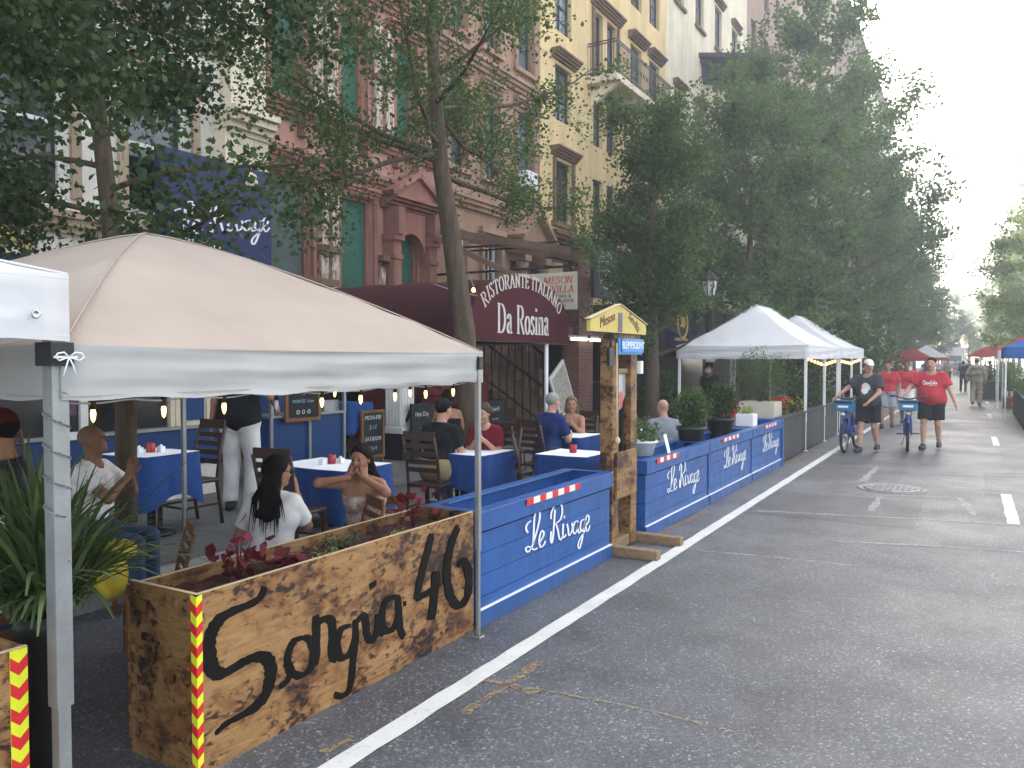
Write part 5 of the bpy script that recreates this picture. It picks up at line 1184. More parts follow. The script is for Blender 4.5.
# dense ivy-clad tree beyond the guillotine
t = thing('street_tree', 'dense bushy dark tree with narrow crown behind the yellow pediment', 'tree', (-5.7, 15.35, .15))
tree_parts(t, [(0,0,0),(.02,.05,1.4),(0,.0,2.6),(-.05,.05,3.8),(0,.1,5.2),(0,.1,6.3)], .17, .05, golden(27, .24, .98, lambda f: 1.0-.2*f, 14, 5), 27000, .085, M['leaf_mid'], M['bark2'], 31, OVAL, .2, 7, .5, -.2, keep=lambda p: p[2] > 2.55 or p[1] < -.05)
# shared crowns for the row behind
def row_tree(h, rad, seed, n, ls, lm='leaf_far_veiled', z0=.3):
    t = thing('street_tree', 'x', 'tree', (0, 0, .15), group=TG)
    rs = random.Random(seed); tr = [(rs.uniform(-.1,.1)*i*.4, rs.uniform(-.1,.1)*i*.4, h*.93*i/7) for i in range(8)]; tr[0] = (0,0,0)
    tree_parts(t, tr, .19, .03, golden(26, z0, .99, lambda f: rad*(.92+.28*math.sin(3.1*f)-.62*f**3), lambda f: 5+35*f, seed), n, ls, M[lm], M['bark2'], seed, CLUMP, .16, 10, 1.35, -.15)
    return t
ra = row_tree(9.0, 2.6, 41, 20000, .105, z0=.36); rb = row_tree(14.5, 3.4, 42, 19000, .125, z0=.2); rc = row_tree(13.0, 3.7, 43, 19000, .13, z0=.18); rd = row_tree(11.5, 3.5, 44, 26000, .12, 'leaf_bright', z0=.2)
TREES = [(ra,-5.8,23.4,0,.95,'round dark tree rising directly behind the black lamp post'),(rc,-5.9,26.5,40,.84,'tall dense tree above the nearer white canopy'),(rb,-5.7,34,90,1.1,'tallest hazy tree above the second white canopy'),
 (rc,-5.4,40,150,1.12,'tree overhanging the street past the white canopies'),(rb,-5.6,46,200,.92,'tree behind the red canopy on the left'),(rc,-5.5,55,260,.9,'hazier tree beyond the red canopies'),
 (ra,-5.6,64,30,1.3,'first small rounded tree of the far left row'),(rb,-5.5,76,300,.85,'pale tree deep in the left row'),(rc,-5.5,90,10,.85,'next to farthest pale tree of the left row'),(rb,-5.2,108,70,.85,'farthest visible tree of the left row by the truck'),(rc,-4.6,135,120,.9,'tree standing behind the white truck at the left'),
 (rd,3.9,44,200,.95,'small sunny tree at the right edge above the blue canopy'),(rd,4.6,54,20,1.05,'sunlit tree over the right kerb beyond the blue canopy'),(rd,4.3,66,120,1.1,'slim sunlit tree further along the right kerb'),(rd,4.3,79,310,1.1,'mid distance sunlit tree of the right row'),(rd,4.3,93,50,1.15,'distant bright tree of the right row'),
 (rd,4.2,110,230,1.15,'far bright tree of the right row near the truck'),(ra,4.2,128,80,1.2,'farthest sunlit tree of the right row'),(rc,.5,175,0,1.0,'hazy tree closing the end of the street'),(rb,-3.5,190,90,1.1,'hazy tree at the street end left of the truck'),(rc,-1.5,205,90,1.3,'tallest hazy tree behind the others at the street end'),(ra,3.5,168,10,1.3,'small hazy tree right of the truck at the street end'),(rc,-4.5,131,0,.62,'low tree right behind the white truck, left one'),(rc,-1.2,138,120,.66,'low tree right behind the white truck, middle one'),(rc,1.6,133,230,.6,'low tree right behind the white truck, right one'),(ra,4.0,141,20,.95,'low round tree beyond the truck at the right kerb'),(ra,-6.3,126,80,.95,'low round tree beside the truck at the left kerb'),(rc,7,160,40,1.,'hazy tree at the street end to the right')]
seen = set()
for (src, x, y, rz, s, lab) in TREES:
    if src.name in seen: o = dup(src)
    else: o = src; seen.add(src.name)
    o.location = (x, y, .15 if y < 150 else 0); o.rotation_euler = (0, 0, R(rz)); o.scale = (s, s, s); o['label'] = lab
    o['group'] = TG if x < 0 else 'street trees in the right pavement'
# ---- plants in pots and planters
def blades(name, c, n, L, w, m, parent, rs, spread=1.0, droop=1.0, z0=0):
    """arching strap leaves"""
    V = []; Fq = []; k = 7
    for i in range(n):
        az = rs.uniform(0, 2*math.pi); el = R(rs.uniform(25, 88)); l = L*rs.uniform(.55, 1.1); d = np.array([math.cos(az)*math.cos(el), math.sin(az)*math.cos(el), math.sin(el)])
        p = np.array(c)+np.array([rs.normal()*.03*spread, rs.normal()*.03*spread, z0]); side = np.array([-math.sin(az), math.cos(az), 0]); b = len(V)
        for j in range(k):
            f = j/(k-1); ww = w*(math.sin(math.pi*min(.97, .12+f*.88)))**.7*.5+.0008
            V += [p-side*ww, p+side*ww]
            d = d+np.array([0,0,-droop*.42*f*rs.uniform(.5,1.3)]); d /= np.linalg.norm(d); p = p+d*l/(k-1)
        for j in range(k-1): Fq.append((b+2*j, b+2*j+1, b+2*j+3, b+2*j+2))
    return npmesh(name, V, Fq, m, parent, True, 4)
def bushleaves(name, c, rad, n, size, m, parent, rs, shape=OVAL, flat=.8):
    P = rs.normal(size=(n,3)); P /= np.linalg.norm(P, axis=1)[:,None]; P *= (rs.uniform(.15, 1, n)**.5)[:,None]
    lump = 1+.28*np.sin(P[:,0]*4+rs.uniform(0,6))*np.cos(P[:,1]*5+1)
    P = P*np.array([rad,rad,rad*flat])*lump[:,None]+np.array(c)
    return leaves(name, P, size, m, parent, rs, shape, 0)
def stems(c, rad, n, m, parent, rs, h):
    mb = MB()
    for i in range(n):
        a = rs.uniform(0, 6.28); r = rad*rs.uniform(.2,.9); mb.tube([c, (c[0]+r*.4*math.cos(a), c[1]+r*.4*math.sin(a), c[2]+h*.5), (c[0]+r*math.cos(a), c[1]+r*math.sin(a), c[2]+h)], [.006,.004,.002], 4)
    return mb.obj('stem', m, parent)
rs = np.random.RandomState(77)
def pot(t, r, h, m, z=0, sq=False):
    b = MB()
    if sq:
        b.box(-r,r,-r,r,z,z+h)
    else: b.lathe([(r*.72,z),(r*.95,z+h*.86),(r*1.06,z+h*.87),(r*1.06,z+h),(r*.95,z+h),(r*.9,z+h*.93)], n=20)
    return b.obj('pot', m, t, bevel=.006 if sq else 0)
# big spiky plant beside the near leg
t = thing('potted_plant', 'large spiky grass-like plant with drooping blades behind the left canopy leg', 'plant', (-3.22, 1.80, 0))
pot(t, .10, .62, M['black_plastic'], .12); b = MB(); b.lathe([(.08,0),(.08,.118)], n=16); b.obj('stand', M['black_metal'], t)
blades('leaves', (0,0,.76), 330, .66, .022, M['leaf_blade'], t, rs, 2.0, .95)
# planting in the scorched planter
def plant(label, c, fn, cat='plant', name='plant'):
    t = thing(name, label, cat, c); fn(t); return t
def coleus(n, rad, h):
    def f(t):
        stems((0,0,0), rad, 6, M['leaf_red'], t, rs, h); P = rs.normal(size=(n,3))*np.array([rad,rad,h*.36])*.75+np.array([0,0,h*.62]); P[:,2] = np.maximum(P[:,2], .03); leaves('leaves', P, .072, M['leaf_red'], t, rs, np.array([(0,0,0),(-.42,.28,.08),(-.34,.68,.03),(0,1.05,-.08),(.34,.68,.03),(.42,.28,.08)], np.float32), .5)
    return f
def bushy(n, rad, size, m, flat=.7, shape=OVAL):
    def f(t): stems((0,0,0), rad, 8, M['bark2'], t, rs, rad*flat); bushleaves('leaves', (0,0,rad*flat*.8), rad, n, size, M[m], t, rs, shape, flat)
    return f
plant('tall dark red coleus at the left end of the scorched planter', (-3.08, 2.66, .68), coleus(30, .085, .22))
plant('low red coleus right of the tall one in the scorched planter', (-3.0, 2.9, .68), coleus(14, .07, .10))
plant('small pale variegated plant near the front edge of the scorched planter', (-2.93, 3.12, .68), bushy(160, .085, .022, 'leaf_pale', .55))
plant('second pale variegated plant toward the right end of the scorched planter', (-2.93, 3.72, .68), bushy(170, .09, .02, 'leaf_pale', .5))
plant('trailing green plant along the back edge of the scorched planter', (-3.1, 3.42, .68), bushy(150, .15, .022, 'leaf_mid', .3))
plant('red and green coleus at the right end of the scorched planter', (-3.08, 4.05, .68), coleus(22, .11, .2))
plant('tiny green weed growing at the foot of the right canopy leg', (-2.70, 4.22, 0), bushy(14, .035, .03, 'leaf_bright', .8), 'weed')
# pots on the blue planter rims
t = thing('flower_pot', 'white oval pot of leafy greens on the blue planter right of the guillotine', 'plant pot', (-3.0, 7.85, .765)); pot(t, .15, .15, M['white_metal']); bushleaves('leaves', (0,0,.24), .20, 420, .04, M['leaf_mid'], t, rs, OVAL, .7)
t = thing('menu_card', 'white card leaning on the blue planter rim beside the oval pot', 'card', (-2.83, 8.12, .766)); b = MB(); b.obox((0,0,.10),(.006,.13,.2),(0,R(-14),R(8))); b.obj('card', M['paper'], t)
t = thing('potted_shrub', 'dark fir-like shrub in a black pot beside the grey haired man', 'plant', (-3.02, 9.55, .60)); pot(t, .17, .34, M['black_plastic']); bushleaves('leaves', (0,0,.56), .235, 2200, .042, M['leaf_mid'], t, rs, OVAL, 1.0); stems((0,0,.3), .2, 8, M['bark2'], t, rs, .4)
t = thing('potted_shrub', 'second black potted shrub further along the blue planters', 'plant', (-3.05, 10.95, .60)); pot(t, .18, .36, M['black_plastic']); bushleaves('leaves', (0,0,.60), .25, 2200, .045, M['leaf_dark'], t, rs, OVAL, 1.0); stems((0,0,.3), .2, 8, M['bark2'], t, rs, .4)
t = thing('flower_pot', 'white cube pot with small pale plant on the farthest blue planter', 'plant pot', (-2.98, 12.1, .765)); pot(t, .13, .18, M['white_metal'], 0, True); bushleaves('leaves', (0,0,.22), .12, 200, .035, M['leaf_pale'], t, rs, OVAL, .7)
t = thing('potted_tree', 'large feathery palm-like plant in a square tan box under the white canopy', 'plant', (-3.5, 15.2, 0)); pot(t, .33, .98, M['sign_cream'], 0, True)
b = MB()
for i in range(7): a = i*.9; b.tube([(0,0,.9),(.15*math.cos(a),.15*math.sin(a),1.4),(.45*math.cos(a),.45*math.sin(a),1.75)], [.018,.014,.006], 5)
b.obj('stem', M['bark2'], t); bushleaves('leaves', (0,0,1.42), .62, 2600, .085, M['leaf_mid'], t, rs, np.array([(0,0,0),(-.08,.5,.03),(0,1,0),(.08,.5,.03)], np.float32), .85)
t = thing('flower_pot', 'yellow flowers in a dark pot right of the tan plant box', 'plant pot', (-3.3, 17.1, .0)); pot(t, .26, .6, M['black_plastic']); bushleaves('leaves', (0,0,.72), .30, 500, .05, M['leaf_dark'], t, rs); bushleaves('flowers', (0,0,.82), .28, 130, .05, M['flower_yellow'], t, rs, OVAL, .6)
for x, y, s_, lab in ((-5.9, 16.9, .75, 'leafy dark palm plant standing near the black clothed waiter'), (-4.9, 26.6, 1.3, 'broad green bush past the second white canopy'), (-3.3, 28.2, 1.75, 'large light bush at the barrier end behind the cyclists'), (-3.3, 19.5, .6, 'dark low shrub below the fairy lights of the nearer canopy'), (-3.4, 22.5, .6, 'dark low shrub below the fairy lights of the second canopy')):
    t = thing('potted_shrub', lab, 'plant', (x, y, .15 if x < -5.4 else 0)); pot(t, .28*s_, .5*s_, M['black_plastic']); bushleaves('leaves', (0,0,(.5+.55)*s_), .72*s_, 1500, .11*s_, M['leaf_mid'], t, rs, OVAL, .95); stems((0,0,.4*s_), .4*s_, 7, M['bark2'], t, rs, .6*s_)
# ================================================================ tables and chairs
CG = 'dark ladder-back chairs of the pavement restaurants'
def make_chair(wood='dark_wood'):
    t = thing('chair', 'x', 'chair', group=CG); w, d, sh, bh = .21, .20, .45, .95
    m = MB(); m.box(-w, w, -d, d, sh-.035, sh); m.obj('seat', M[wood], t, bevel=.01)
    for x in (-w+.02, w-.02):
        m = MB(); m.bar((x, d-.02, 0), (x, d-.02, sh-.036), .035, .035); m.obj('leg', M[wood], t)
        m = MB(); m.tube([(x, -d-.04, 0), (x, -d+.02, sh-.03), (x, -d-.02, sh+.25), (x, -d-.09, bh)], .018, 6); m.obj('leg', M[wood], t)
    m = MB()
    for i in range(5): z = sh+.13+.085*i; y = -d-.012-.018*i; m.box(-w+.02, w-.02, y-.008, y+.008, z, z+(.05 if i < 4 else .09))
    m.obj('backrest', M[wood], t)
    m = MB(); m.bar((-w+.02, d-.02, .2), (w-.02, d-.02, .2), .02, .02); m.bar((-w+.02, -d, .2), (-w+.02, d-.02, .2), .02, .02); m.bar((w-.02, -d, .2), (w-.02, d-.02, .2), .02, .02); m.obj('stretcher', M[wood], t)
    return t
CH = make_chair(); used = [False]
CHB = make_chair('brown_wood'); usedb = [False]
def chair(x, y, rz, label, z=0, brown=False, s=1):
    src, u = (CHB, usedb) if brown else (CH, used)
    o = src if not u[0] else dup(src); u[0] = True
    o.location = (x, y, z); o.rotation_euler = (0, 0, R(rz)); o['label'] = label; o.scale = (s, s, s); o['group'] = CG
TGp = 'restaurant tables under blue cloths'
def table(x, y, rz, what, z=0, w=.62, d=.62, topper=True, candle=True, extras=True, h=.74):
    t = thing('dining_table', 'square table %s' % what, 'table', (x, y, z), R(rz), TGp)
    m = MB(); m.box(-w*.46, w*.46, -d*.46, d*.46, h-.03, h); m.obj('tabletop', M['brown_wood'], t)
    m = MB(); m.lathe([(.22,0),(.2,.03),(.04,.06),(.035,h-.03)], n=12); m.obj('pedestal', M['black_metal'], t)
    # cloth: flat top, draped sides dipping at the corners
    c = thing('tablecloth', 'dark blue tablecloth %s' % what, 'tablecloth', (x, y, z), R(rz), 'blue tablecloths')
    N = 48; rs_ = random.Random(int(abs(x*100)+abs(y*37))); rows = 7; vs = []; P = []
    for k in range(N):
        a = 2*math.pi*(k+.5)/N; s_ = 1/max(abs(math.cos(a)), abs(math.sin(a))); P.append((math.cos(a)*s_, math.sin(a)*s_, abs(math.sin(2*a))**2.5))
    ph = rs_.uniform(0, 6)
    for q in range(rows):
        f = q/(rows-1)
        for k, (px, py, cn) in enumerate(P):
            o = 1+.012+(.04+.05*cn)*f+.045*math.sin(k*1.7+ph)*f*(1-cn*.4)
            vs.append((px*w/2*o, py*d/2*o, h+.004-(.34+.15*cn+.02*math.sin(k*.8+ph))*f*(1 if q else 0)))
    m = MB(); m.add(vs, [(q*N+k, (q+1)*N+k, (q+1)*N+(k+1)%N, q*N+(k+1)%N) for q in range(rows-1) for k in range(N)], 0, True); m.add([vs[k] for k in range(N)], [tuple(range(N))]); m.obj('cloth', M['cloth_blue'], c)
    if topper:
        m = MB(); rs2 = random.Random(5); nn = 8; vv = [(-w*.49+w*.98*i/nn, -d*.49+d*.98*j/nn, h+.009+.004*rs2.random()) for i in range(nn+1) for j in range(nn+1)]
        m.add(vv, [(i*(nn+1)+j, (i+1)*(nn+1)+j, (i+1)*(nn+1)+j+1, i*(nn+1)+j+1) for i in range(nn) for j in range(nn)]); o = m.obj('table_paper', M['paper'], None, shift=False)
        o.location = (x, y, z); o.rotation_euler = (0, 0, R(rz)); tag(o, 'white table paper %s' % what, 'table paper', 'white table papers')
    if candle:
        m = MB(); m.lathe([(.034,0),(.040,.01),(.042,.085),(.036,.087),(.034,.02)], n=16); o = m.obj('candle_glass', M['candle_red'], None, shift=False); o.location = (x, y, z+h+.014); tag(o, 'red glass candle %s' % what, 'candle', 'red candle holders')
    if extras:
        for k, dx in enumerate((-.085, .08)):
            m = MB(); m.box(-.03,.03,-.022,.022,0,.05); m.lathe([(.012,.051),(.014,.062),(.004,.068)], n=8); o = m.obj('salt_shaker', M['paper'], None, shift=False); o.location = (x+dx*.5, y+dx, z+h+.014)
            tag(o, ('white shaker left of the candle %s' if k == 0 else 'white shaker right of the candle %s') % what, 'shaker', 'white table shakers')
table(-6.55, 4.66, 4, 'by the near trunk and the waiter', .15)
chair(-6.6, 5.10, 178, 'dark chair at the small table between the near trunk and the waiter', .15)
chair(-7.35, 3.9, -90, 'dark chair against the blue restaurant wall', .15)
table(-5.35, 5.75, 0, 'behind the two women in the beige canopy', 0, .95, .7)
chair(-5.15, 5.05, 8, 'dark blue-draped chair between the two seated women'); 
chair(-3.62, 3.98, 150, 'empty brown chair between the two seated women', 0, True, .82)
t = thing('stool', 'low wooden stool under the woman in the white top', 'stool', (-3.83, 3.55, 0), R(30))
m = MB(); m.box(-.18,.18,-.18,.18,.40,.44); m.obj('seat', M['brown_wood'], t, bevel=.01)
for a in (-.15,.15):
    for b in (-.15,.15): m = MB(); m.bar((a,b,0),(a,b,.399),.035,.035); m.obj('leg', M['brown_wood'], t)
chair(-3.72, 4.42, 200, 'brown chair under the woman covering her face', 0, True, .74)
chair(-4.22, 3.0, 150, 'low brown chair behind the scorched planter by the yellow bag', 0, True, .76)
chair(-5.35, 3.28, -20, 'brown chair of the clapping man', 0, True, .85)
chair(-3.62, 1.86, 80, 'chair behind the large spiky plant', 0, True, .8)
table(-4.72, 7.35, 0, 'between the black capped man and the maroon clad woman', 0, .6, .7, True, False, False)
chair(-5.0, 6.92, 4, 'dark ladder-back chair of the man in the black cap')
chair(-4.80, 7.85, 180, 'dark chair of the woman in maroon')
table(-4.72, 9.62, 0, 'between the man in blue and the long haired woman', 0, .7, .7, True, False, False)
chair(-4.76, 8.92, -8, 'dark ladder-back chair of the man in the blue shirt')
chair(-4.9, 10.25, 180, 'dark chair of the long haired woman')
table(-3.75, 7.75, 0, 'just behind the guillotine with a red candle', 0, .62, .62, True, True, False)
chair(-4.15, 7.7, -60, 'empty dark chair left of the candle table by the guillotine')
chair(-3.6, 8.45, 178, 'empty dark chair right of the candle table by the guillotine')
table(-3.9, 11.0, 0, 'between the grey haired man and the dark haired woman', 0, .6, .6, True, False, False)
chair(-3.75, 10.25, -80, 'dark chair of the grey haired man'); chair(-3.75, 11.75, 180, 'dark chair of the dark haired woman')
chair(-5.95, 8.4, 205, 'dark chair of the woman in the strappy top', .15)
table(-8.35, 9.3, 0, 'standing before the framed chalkboard', .15, .6, .6, False, False, False, .95)
for i, (x, y, r) in enumerate(((-4.6, 17.3, 20), (-3.9, 19.0, 200))):
    t = thing('bistro_chair', ['red bistro chair left under the nearer white canopy', 'red bistro chair right under the nearer white canopy'][i], 'chair', (x, y, 0), R(r), 'red bistro chairs')
    m = MB(); m.box(-.21,.21,-.2,.2,.43,.46); m.obj('seat', M['red_tape'], t, bevel=.01); m = MB(); m.obox((0,-.22,.72),(.42,.03,.36),(R(-8),0,0)); m.obj('backrest', M['red_tape'], t, bevel=.02)
    for a in (-.18,.18):
        for b in (-.17,.17): m = MB(); m.tube([(a,b,0),(a*.95,b*.95,.43)], .013, 6); m.obj('leg', M['black_metal'], t)
# service station with chalkboard
t = thing('service_station', 'blue panelled waiter station in silver frame behind the seated women', 'counter', (-7.8, 7.7, .15), world=True)
ya, yb = at(270, 430, X=-7.6)[1], at(345, 430, X=-7.6)[1]
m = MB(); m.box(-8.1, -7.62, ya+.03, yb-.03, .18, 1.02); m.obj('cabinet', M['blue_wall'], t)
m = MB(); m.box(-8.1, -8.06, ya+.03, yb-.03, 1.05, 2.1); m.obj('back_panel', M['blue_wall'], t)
m = MB(); m.box(-8.12, -7.58, ya, yb, 1.022, 1.05); 
for y in (ya, (ya+yb)/2-.02, yb-.04): m.box(-7.615, -7.585, y, y+.04, .15, 1.02)
for y in (ya, yb-.04): m.box(-7.615, -7.575, y, y+.04, 1.051, 2.1)
m.obj('frame', M['steel'], t)
m = MB(); m.box(-7.75, -7.65, yb-.35, yb-.06, 1.051, 1.2); tag(m.obj('steel_tray', M['steel']), 'small steel holder on the blue waiter station', 'holder')
def chalkboard(label, X, pxl, pxr, pyt, pyb, lines, frame='brown_wood', leg=False, sh=0):
    a = at(pxl, pyb, X=X); b = at(pxr, pyb, X=X); c = at((pxl+pxr)/2, pyt, X=X); d = at((pxl+pxr)/2, pyb, X=X)
    y0, y1, z0, z1 = a[1], b[1], d[2], c[2]
    t = thing('chalkboard', label, 'chalkboard', (X, (y0+y1)/2, z0), world=True); f = .045
    m = MB(); m.box(X-.02, X+.02, y0, y0+f, z0, z1); m.box(X-.02, X+.02, y1-f, y1, z0, z1); m.box(X-.02, X+.02, y0+f, y1-f, z0, z0+f); m.box(X-.02, X+.02, y0+f, y1-f, z1-f, z1); m.obj('frame', M[frame], t)
    m = MB(); m.box(X-.01, X+.008, y0+f, y1-f, z0+f, z1-f); m.obj('board', M['chalkboard'], t)
    if leg:
        m = MB(); 
        for y in (y0+.04, y1-.04): m.bar((X-.02,y,z0+.02),(X+.0,y,.15),.04,.03); m.bar((X-.03,y,z1-.1),(X-.45,y,.15),.04,.03)
        m.objs('leg', M[frame], t)
    h = z1-z0
    for s_, fz, sz, mm in lines: text(s_, sz*h, (X+.009, (y0+y1)/2, z1-fz*h), FACE_X, M[mm], t, shear=.15, extrude=.001)
    return t
chalkboard('small chalkboard with red and pale chalk writing hung on the blue waiter station', -7.55, 285, 320, 380, 421, [('Sangria', .28, .17, 'chalk_pink'), ('POINTE 11am', .52, .12, 'chalk_blue'), ('o o o', .76, .22, 'chalk')])
chalkboard('framed standing chalkboard of opening hours left of the white pedestal', -8.0, 361, 384, 410, 458, [('MON-FRI', .16, .13, 'chalk'), ('5-11', .36, .13, 'chalk_blue'), ('SAT&SUN', .60, .12, 'chalk'), ('12-11', .8, .11, 'chalk')], 'brown_wood', True)
chalkboard('black sandwich board reading hot dogs right of the white pedestal', -7.8, 411, 434, 403, 447, [('Hot Dogs', .25, .15, 'chalk'), ('- - -', .55, .14, 'chalk'), ('.....', .75, .12, 'chalk')], 'black_metal', True)
chalkboard('black board with pale writing left of the maroon pedestal', -7.6, 484, 506, 401, 440, [('Lunch', .2, .15, 'chalk'), ('~~~', .45, .16, 'chalk'), ('Dinner', .7, .13, 'chalk')], 'black_metal', True)
chalkboard('narrow chalkboard fixed in the guillotine opening', gx-.02, 620, 629, 400, 470, [('BEER', .2, .10, 'chalk'), ('&', .42, .11, 'chalk'), ('WINE', .62, .10, 'chalk')], 'black_metal')
# white fluted pedestal
c = at(400, 457, X=-8.1)
t = thing('pedestal', 'white fluted square pedestal with pyramid cap standing on a dark base', 'pedestal', (-8.1, c[1], .15))
m = MB(); m.box(-.21,.21,-.21,.21,0,.42); m.obj('base', M['black_plastic'], t)
m = MB(); m.box(-.19,.19,-.19,.19,.42,.52); m.box(-.165,.165,-.165,.165,.52,1.22); m.box(-.18,.18,-.18,.18,1.22,1.26); m.box(-.205,.205,-.205,.205,1.26,1.31)
for k in range(5):
    y = -.13+.065*k
    m.box(.165,.18,y-.018,y+.018,.56,1.19); m.box(-.018+y,.018+y,-.18,-.165,.56,1.19)
m.obj('shaft', M['frame_white'], t, bevel=.006)
m = MB(); m.add([(-.2,-.2,1.311),(.2,-.2,1.311),(.2,.2,1.311),(-.2,.2,1.311),(0,0,1.46)], [(0,1,4),(1,2,4),(2,3,4),(3,0,4),(3,2,1,0)]); m.obj('cap', M['frame_white'], t)
# yellow bag, black bag
t = thing('bag', 'bright yellow bag hung on the brown chair near the spiky plant', 'bag', (-4.3, 2.78, .0))
m = MB(); m.ell((0,0,.52),(.13,.09,.16),14); m.ell((.05,.04,.66),(.12,.08,.06),12); m.obj('body', mat('yellow_nylon', (.60,.45,.04), .6, .3, 9, bump=.4), t); m = MB(); m.tube([(0,-.08,.62),(.02,-.05,.80),(0,.08,.62)], .008, 6); m.obj('strap', M['black_plastic'], t)
t = thing('bag', 'black shopping bag hanging beside the woman in maroon', 'bag', (-4.45, 7.85, 0))
m = MB(); m.prism([(-.14,.05),(.14,.05),(.18,.5),(-.18,.5)], lambda y, z: (-.07, y, z), lambda y, z: (.07, y, z)); m.obj('body', M['black_plastic'], t, bevel=.02); m = MB(); m.tube([(0,-.1,.5),(0,-.06,.72),(0,.06,.72),(0,.1,.5)], .008, 6); m.obj('handle', M['black_plastic'], t)
# ================================================================ right side of the street
t = thing('barrier', 'dark green slatted planter barrier at the right edge of the photo', 'barrier', (1.25, 19, 0), world=True)
q = at(1013, 414, Z=0); m = MB(); x = q[0]; yf = q[1]
for i in range(34): y = yf-.26*(i+1); m.box(x-.012, x+.012, y, y+.245, .03, .78)
m.obj('slats', mat('dark_green_boards', (.03,.038,.036), .7, .2), t); m = MB(); m.box(x+.02, x+.5, yf-8.8, yf-.02, .03, .70); m.obj('box', M['black_plastic'], t); m = MB(); m.box(x-.03, x+.04, yf-8.85, yf, .781, .81); m.obj('cap_rail', M['black_plastic'], t)
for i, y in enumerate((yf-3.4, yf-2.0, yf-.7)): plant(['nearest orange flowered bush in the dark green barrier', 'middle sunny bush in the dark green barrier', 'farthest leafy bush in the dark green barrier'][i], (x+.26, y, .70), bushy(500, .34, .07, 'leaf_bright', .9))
t = thing('potted_plant', 'terracotta pot with bright spiky plant right of the walking soldier', 'plant', tuple(at(1009, 408, Z=0))); pot(t, .27, .42, M['terracotta']); blades('leaves', (0,0,.62), 120, .8, .05, M['leaf_bright'], t, rs, 1.5, .7); b = MB(); b.tube([(0,0,.4),(0,0,.7)], .03, 6); b.obj('stem', M['bark2'], t)
t = thing('barrier', 'long cream panel barrier of the sidewalk cafe on the right', 'barrier', (.95, 38, 0), world=True)
yc_ = at(1004, 401, Z=0)[1]; xc_ = at(1004, 401, Z=0)[0]
for i in range(8):
    m = MB(); y = yc_+2.1*i; m.box(xc_,xc_+.08,y,y+2.05,.02,.85); m.obj('panel', M['stone_white'], t, bevel=.01)
m = MB(); m.box(xc_-.03,xc_+.11,yc_,yc_+16.8,.852,.9); m.obj('cap_rail', M['stone_tan'], t)
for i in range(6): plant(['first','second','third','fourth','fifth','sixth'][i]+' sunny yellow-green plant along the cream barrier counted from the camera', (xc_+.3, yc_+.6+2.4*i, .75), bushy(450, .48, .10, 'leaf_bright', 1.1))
canopy('canopy_tent', 'blue canopy with blue valance at the right edge of the photo', .65, 3.8, 27.0, 30.2, 2.12, .32, 2.95, 'bluec', 'bluec', power=1.1, leg='white_metal', seed=12)
canopy('canopy_tent', 'red canopy with white valance behind the blue canopy', .6, 3.7, 34, 37.2, 2.1, .3, 3.1, 'red_canvas', 'tent_white', power=1.1, leg='white_metal', seed=13)
t = thing('parasol', 'dark red market parasol left of the blue canopy', 'parasol', (.9, 58, 0))
m = MB(); m.lathe([(1.45,1.95),(1.45,2.02),(.8,2.42),(.05,2.75),(.0,2.8)], n=8, sm=False); m.obj('canopy', M['red_canvas'], t); m = MB(); m.tube([(0,0,0),(0,0,2.7)], .03, 8); m.obj('pole', M['brown_wood'], t); m = MB(); m.lathe([(.3,0),(.3,.08),(.05,.12)], n=12); m.obj('base', M['black_plastic'], t)
t = thing('planter_box', 'dark planted box beside the red parasol on the right', 'planter', (.4, 41.5, 0)); pot(t, .5, .8, M['black_plastic'], 0, True); bushleaves('leaves', (0,0,1.1), .6, 700, .1, M['leaf_dark'], t, rs)
# white box truck at the end of the street
pt = at(953, 364, Z=0.0); ty = 120.0
q = at(953, 356, Y=ty)
t = thing('box_truck', 'white box truck parked across the far end of the street', 'truck', (q[0], ty, 0))
m = MB(); m.box(-1.3,1.3,0,6,.75,3.4); m.obj('cargo_box', M['white_metal'], t, bevel=.03)
m = MB(); m.box(-1.1,1.1,-1.9,-.1,.5,1.5); m.prism([(-1.9,1.5),(-.1,1.5),(-.1,2.4),(-1.2,2.4)], lambda y, z: (-1.1,y,z), lambda y, z: (1.1,y,z)); m.obj('cab', M['white_metal'], t, bevel=.05)
m = MB(); m.add([(-1.0,-1.86,1.56),(1.0,-1.86,1.56),(1.0,-1.27,2.33),(-1.0,-1.27,2.33)], [(0,1,2,3)]); m.obj('windscreen', M['glass'], t)
for x in (-.95,.95):
    for y in (-1.1, 4.6):
        m = MB(); m.tube([(x-.14,y,.45),(x+.14,y,.45)], .45, 16); m.obj('wheel', M['tyre'], t)
for x in (-.8,.8): m = MB(); m.ell((x,-1.91,.85),(.14,.03,.1)); m.obj('headlight', M['lamp_glass'], t)
# parked silver car beyond the red canopy
t = thing('parked_car', 'pale car parked at the left kerb beyond the red shirted walkers', 'car', (-3.9, 47, 0))
m = MB(); pr = [(-2.1,.35),(2.1,.35),(2.15,.7),(1.9,.85),(1.1,.95),(.55,1.42),(-1.0,1.45),(-1.7,.98),(-2.12,.9)]
m.prism(pr, lambda y, z: (-.86,y,z), lambda y, z: (.86,y,z)); m.obj('body', mat('silver_car_paint', (.5,.52,.54), .3, .05, metal=.4), t, bevel=.06)
m = MB(); m.add([(-.7,-1.72,1.0),(.7,-1.72,1.0),(.62,-1.05,1.41),(-.62,-1.05,1.41)], [(0,1,2,3)]); m.obj('windscreen', M['glass'], t)
for x in (-.8,.8):
    for y in (-1.3,1.35): m = MB(); m.tube([(x-.1,y,.33),(x+.1,y,.33)], .33, 16); m.obj('wheel', M['tyre'], t)
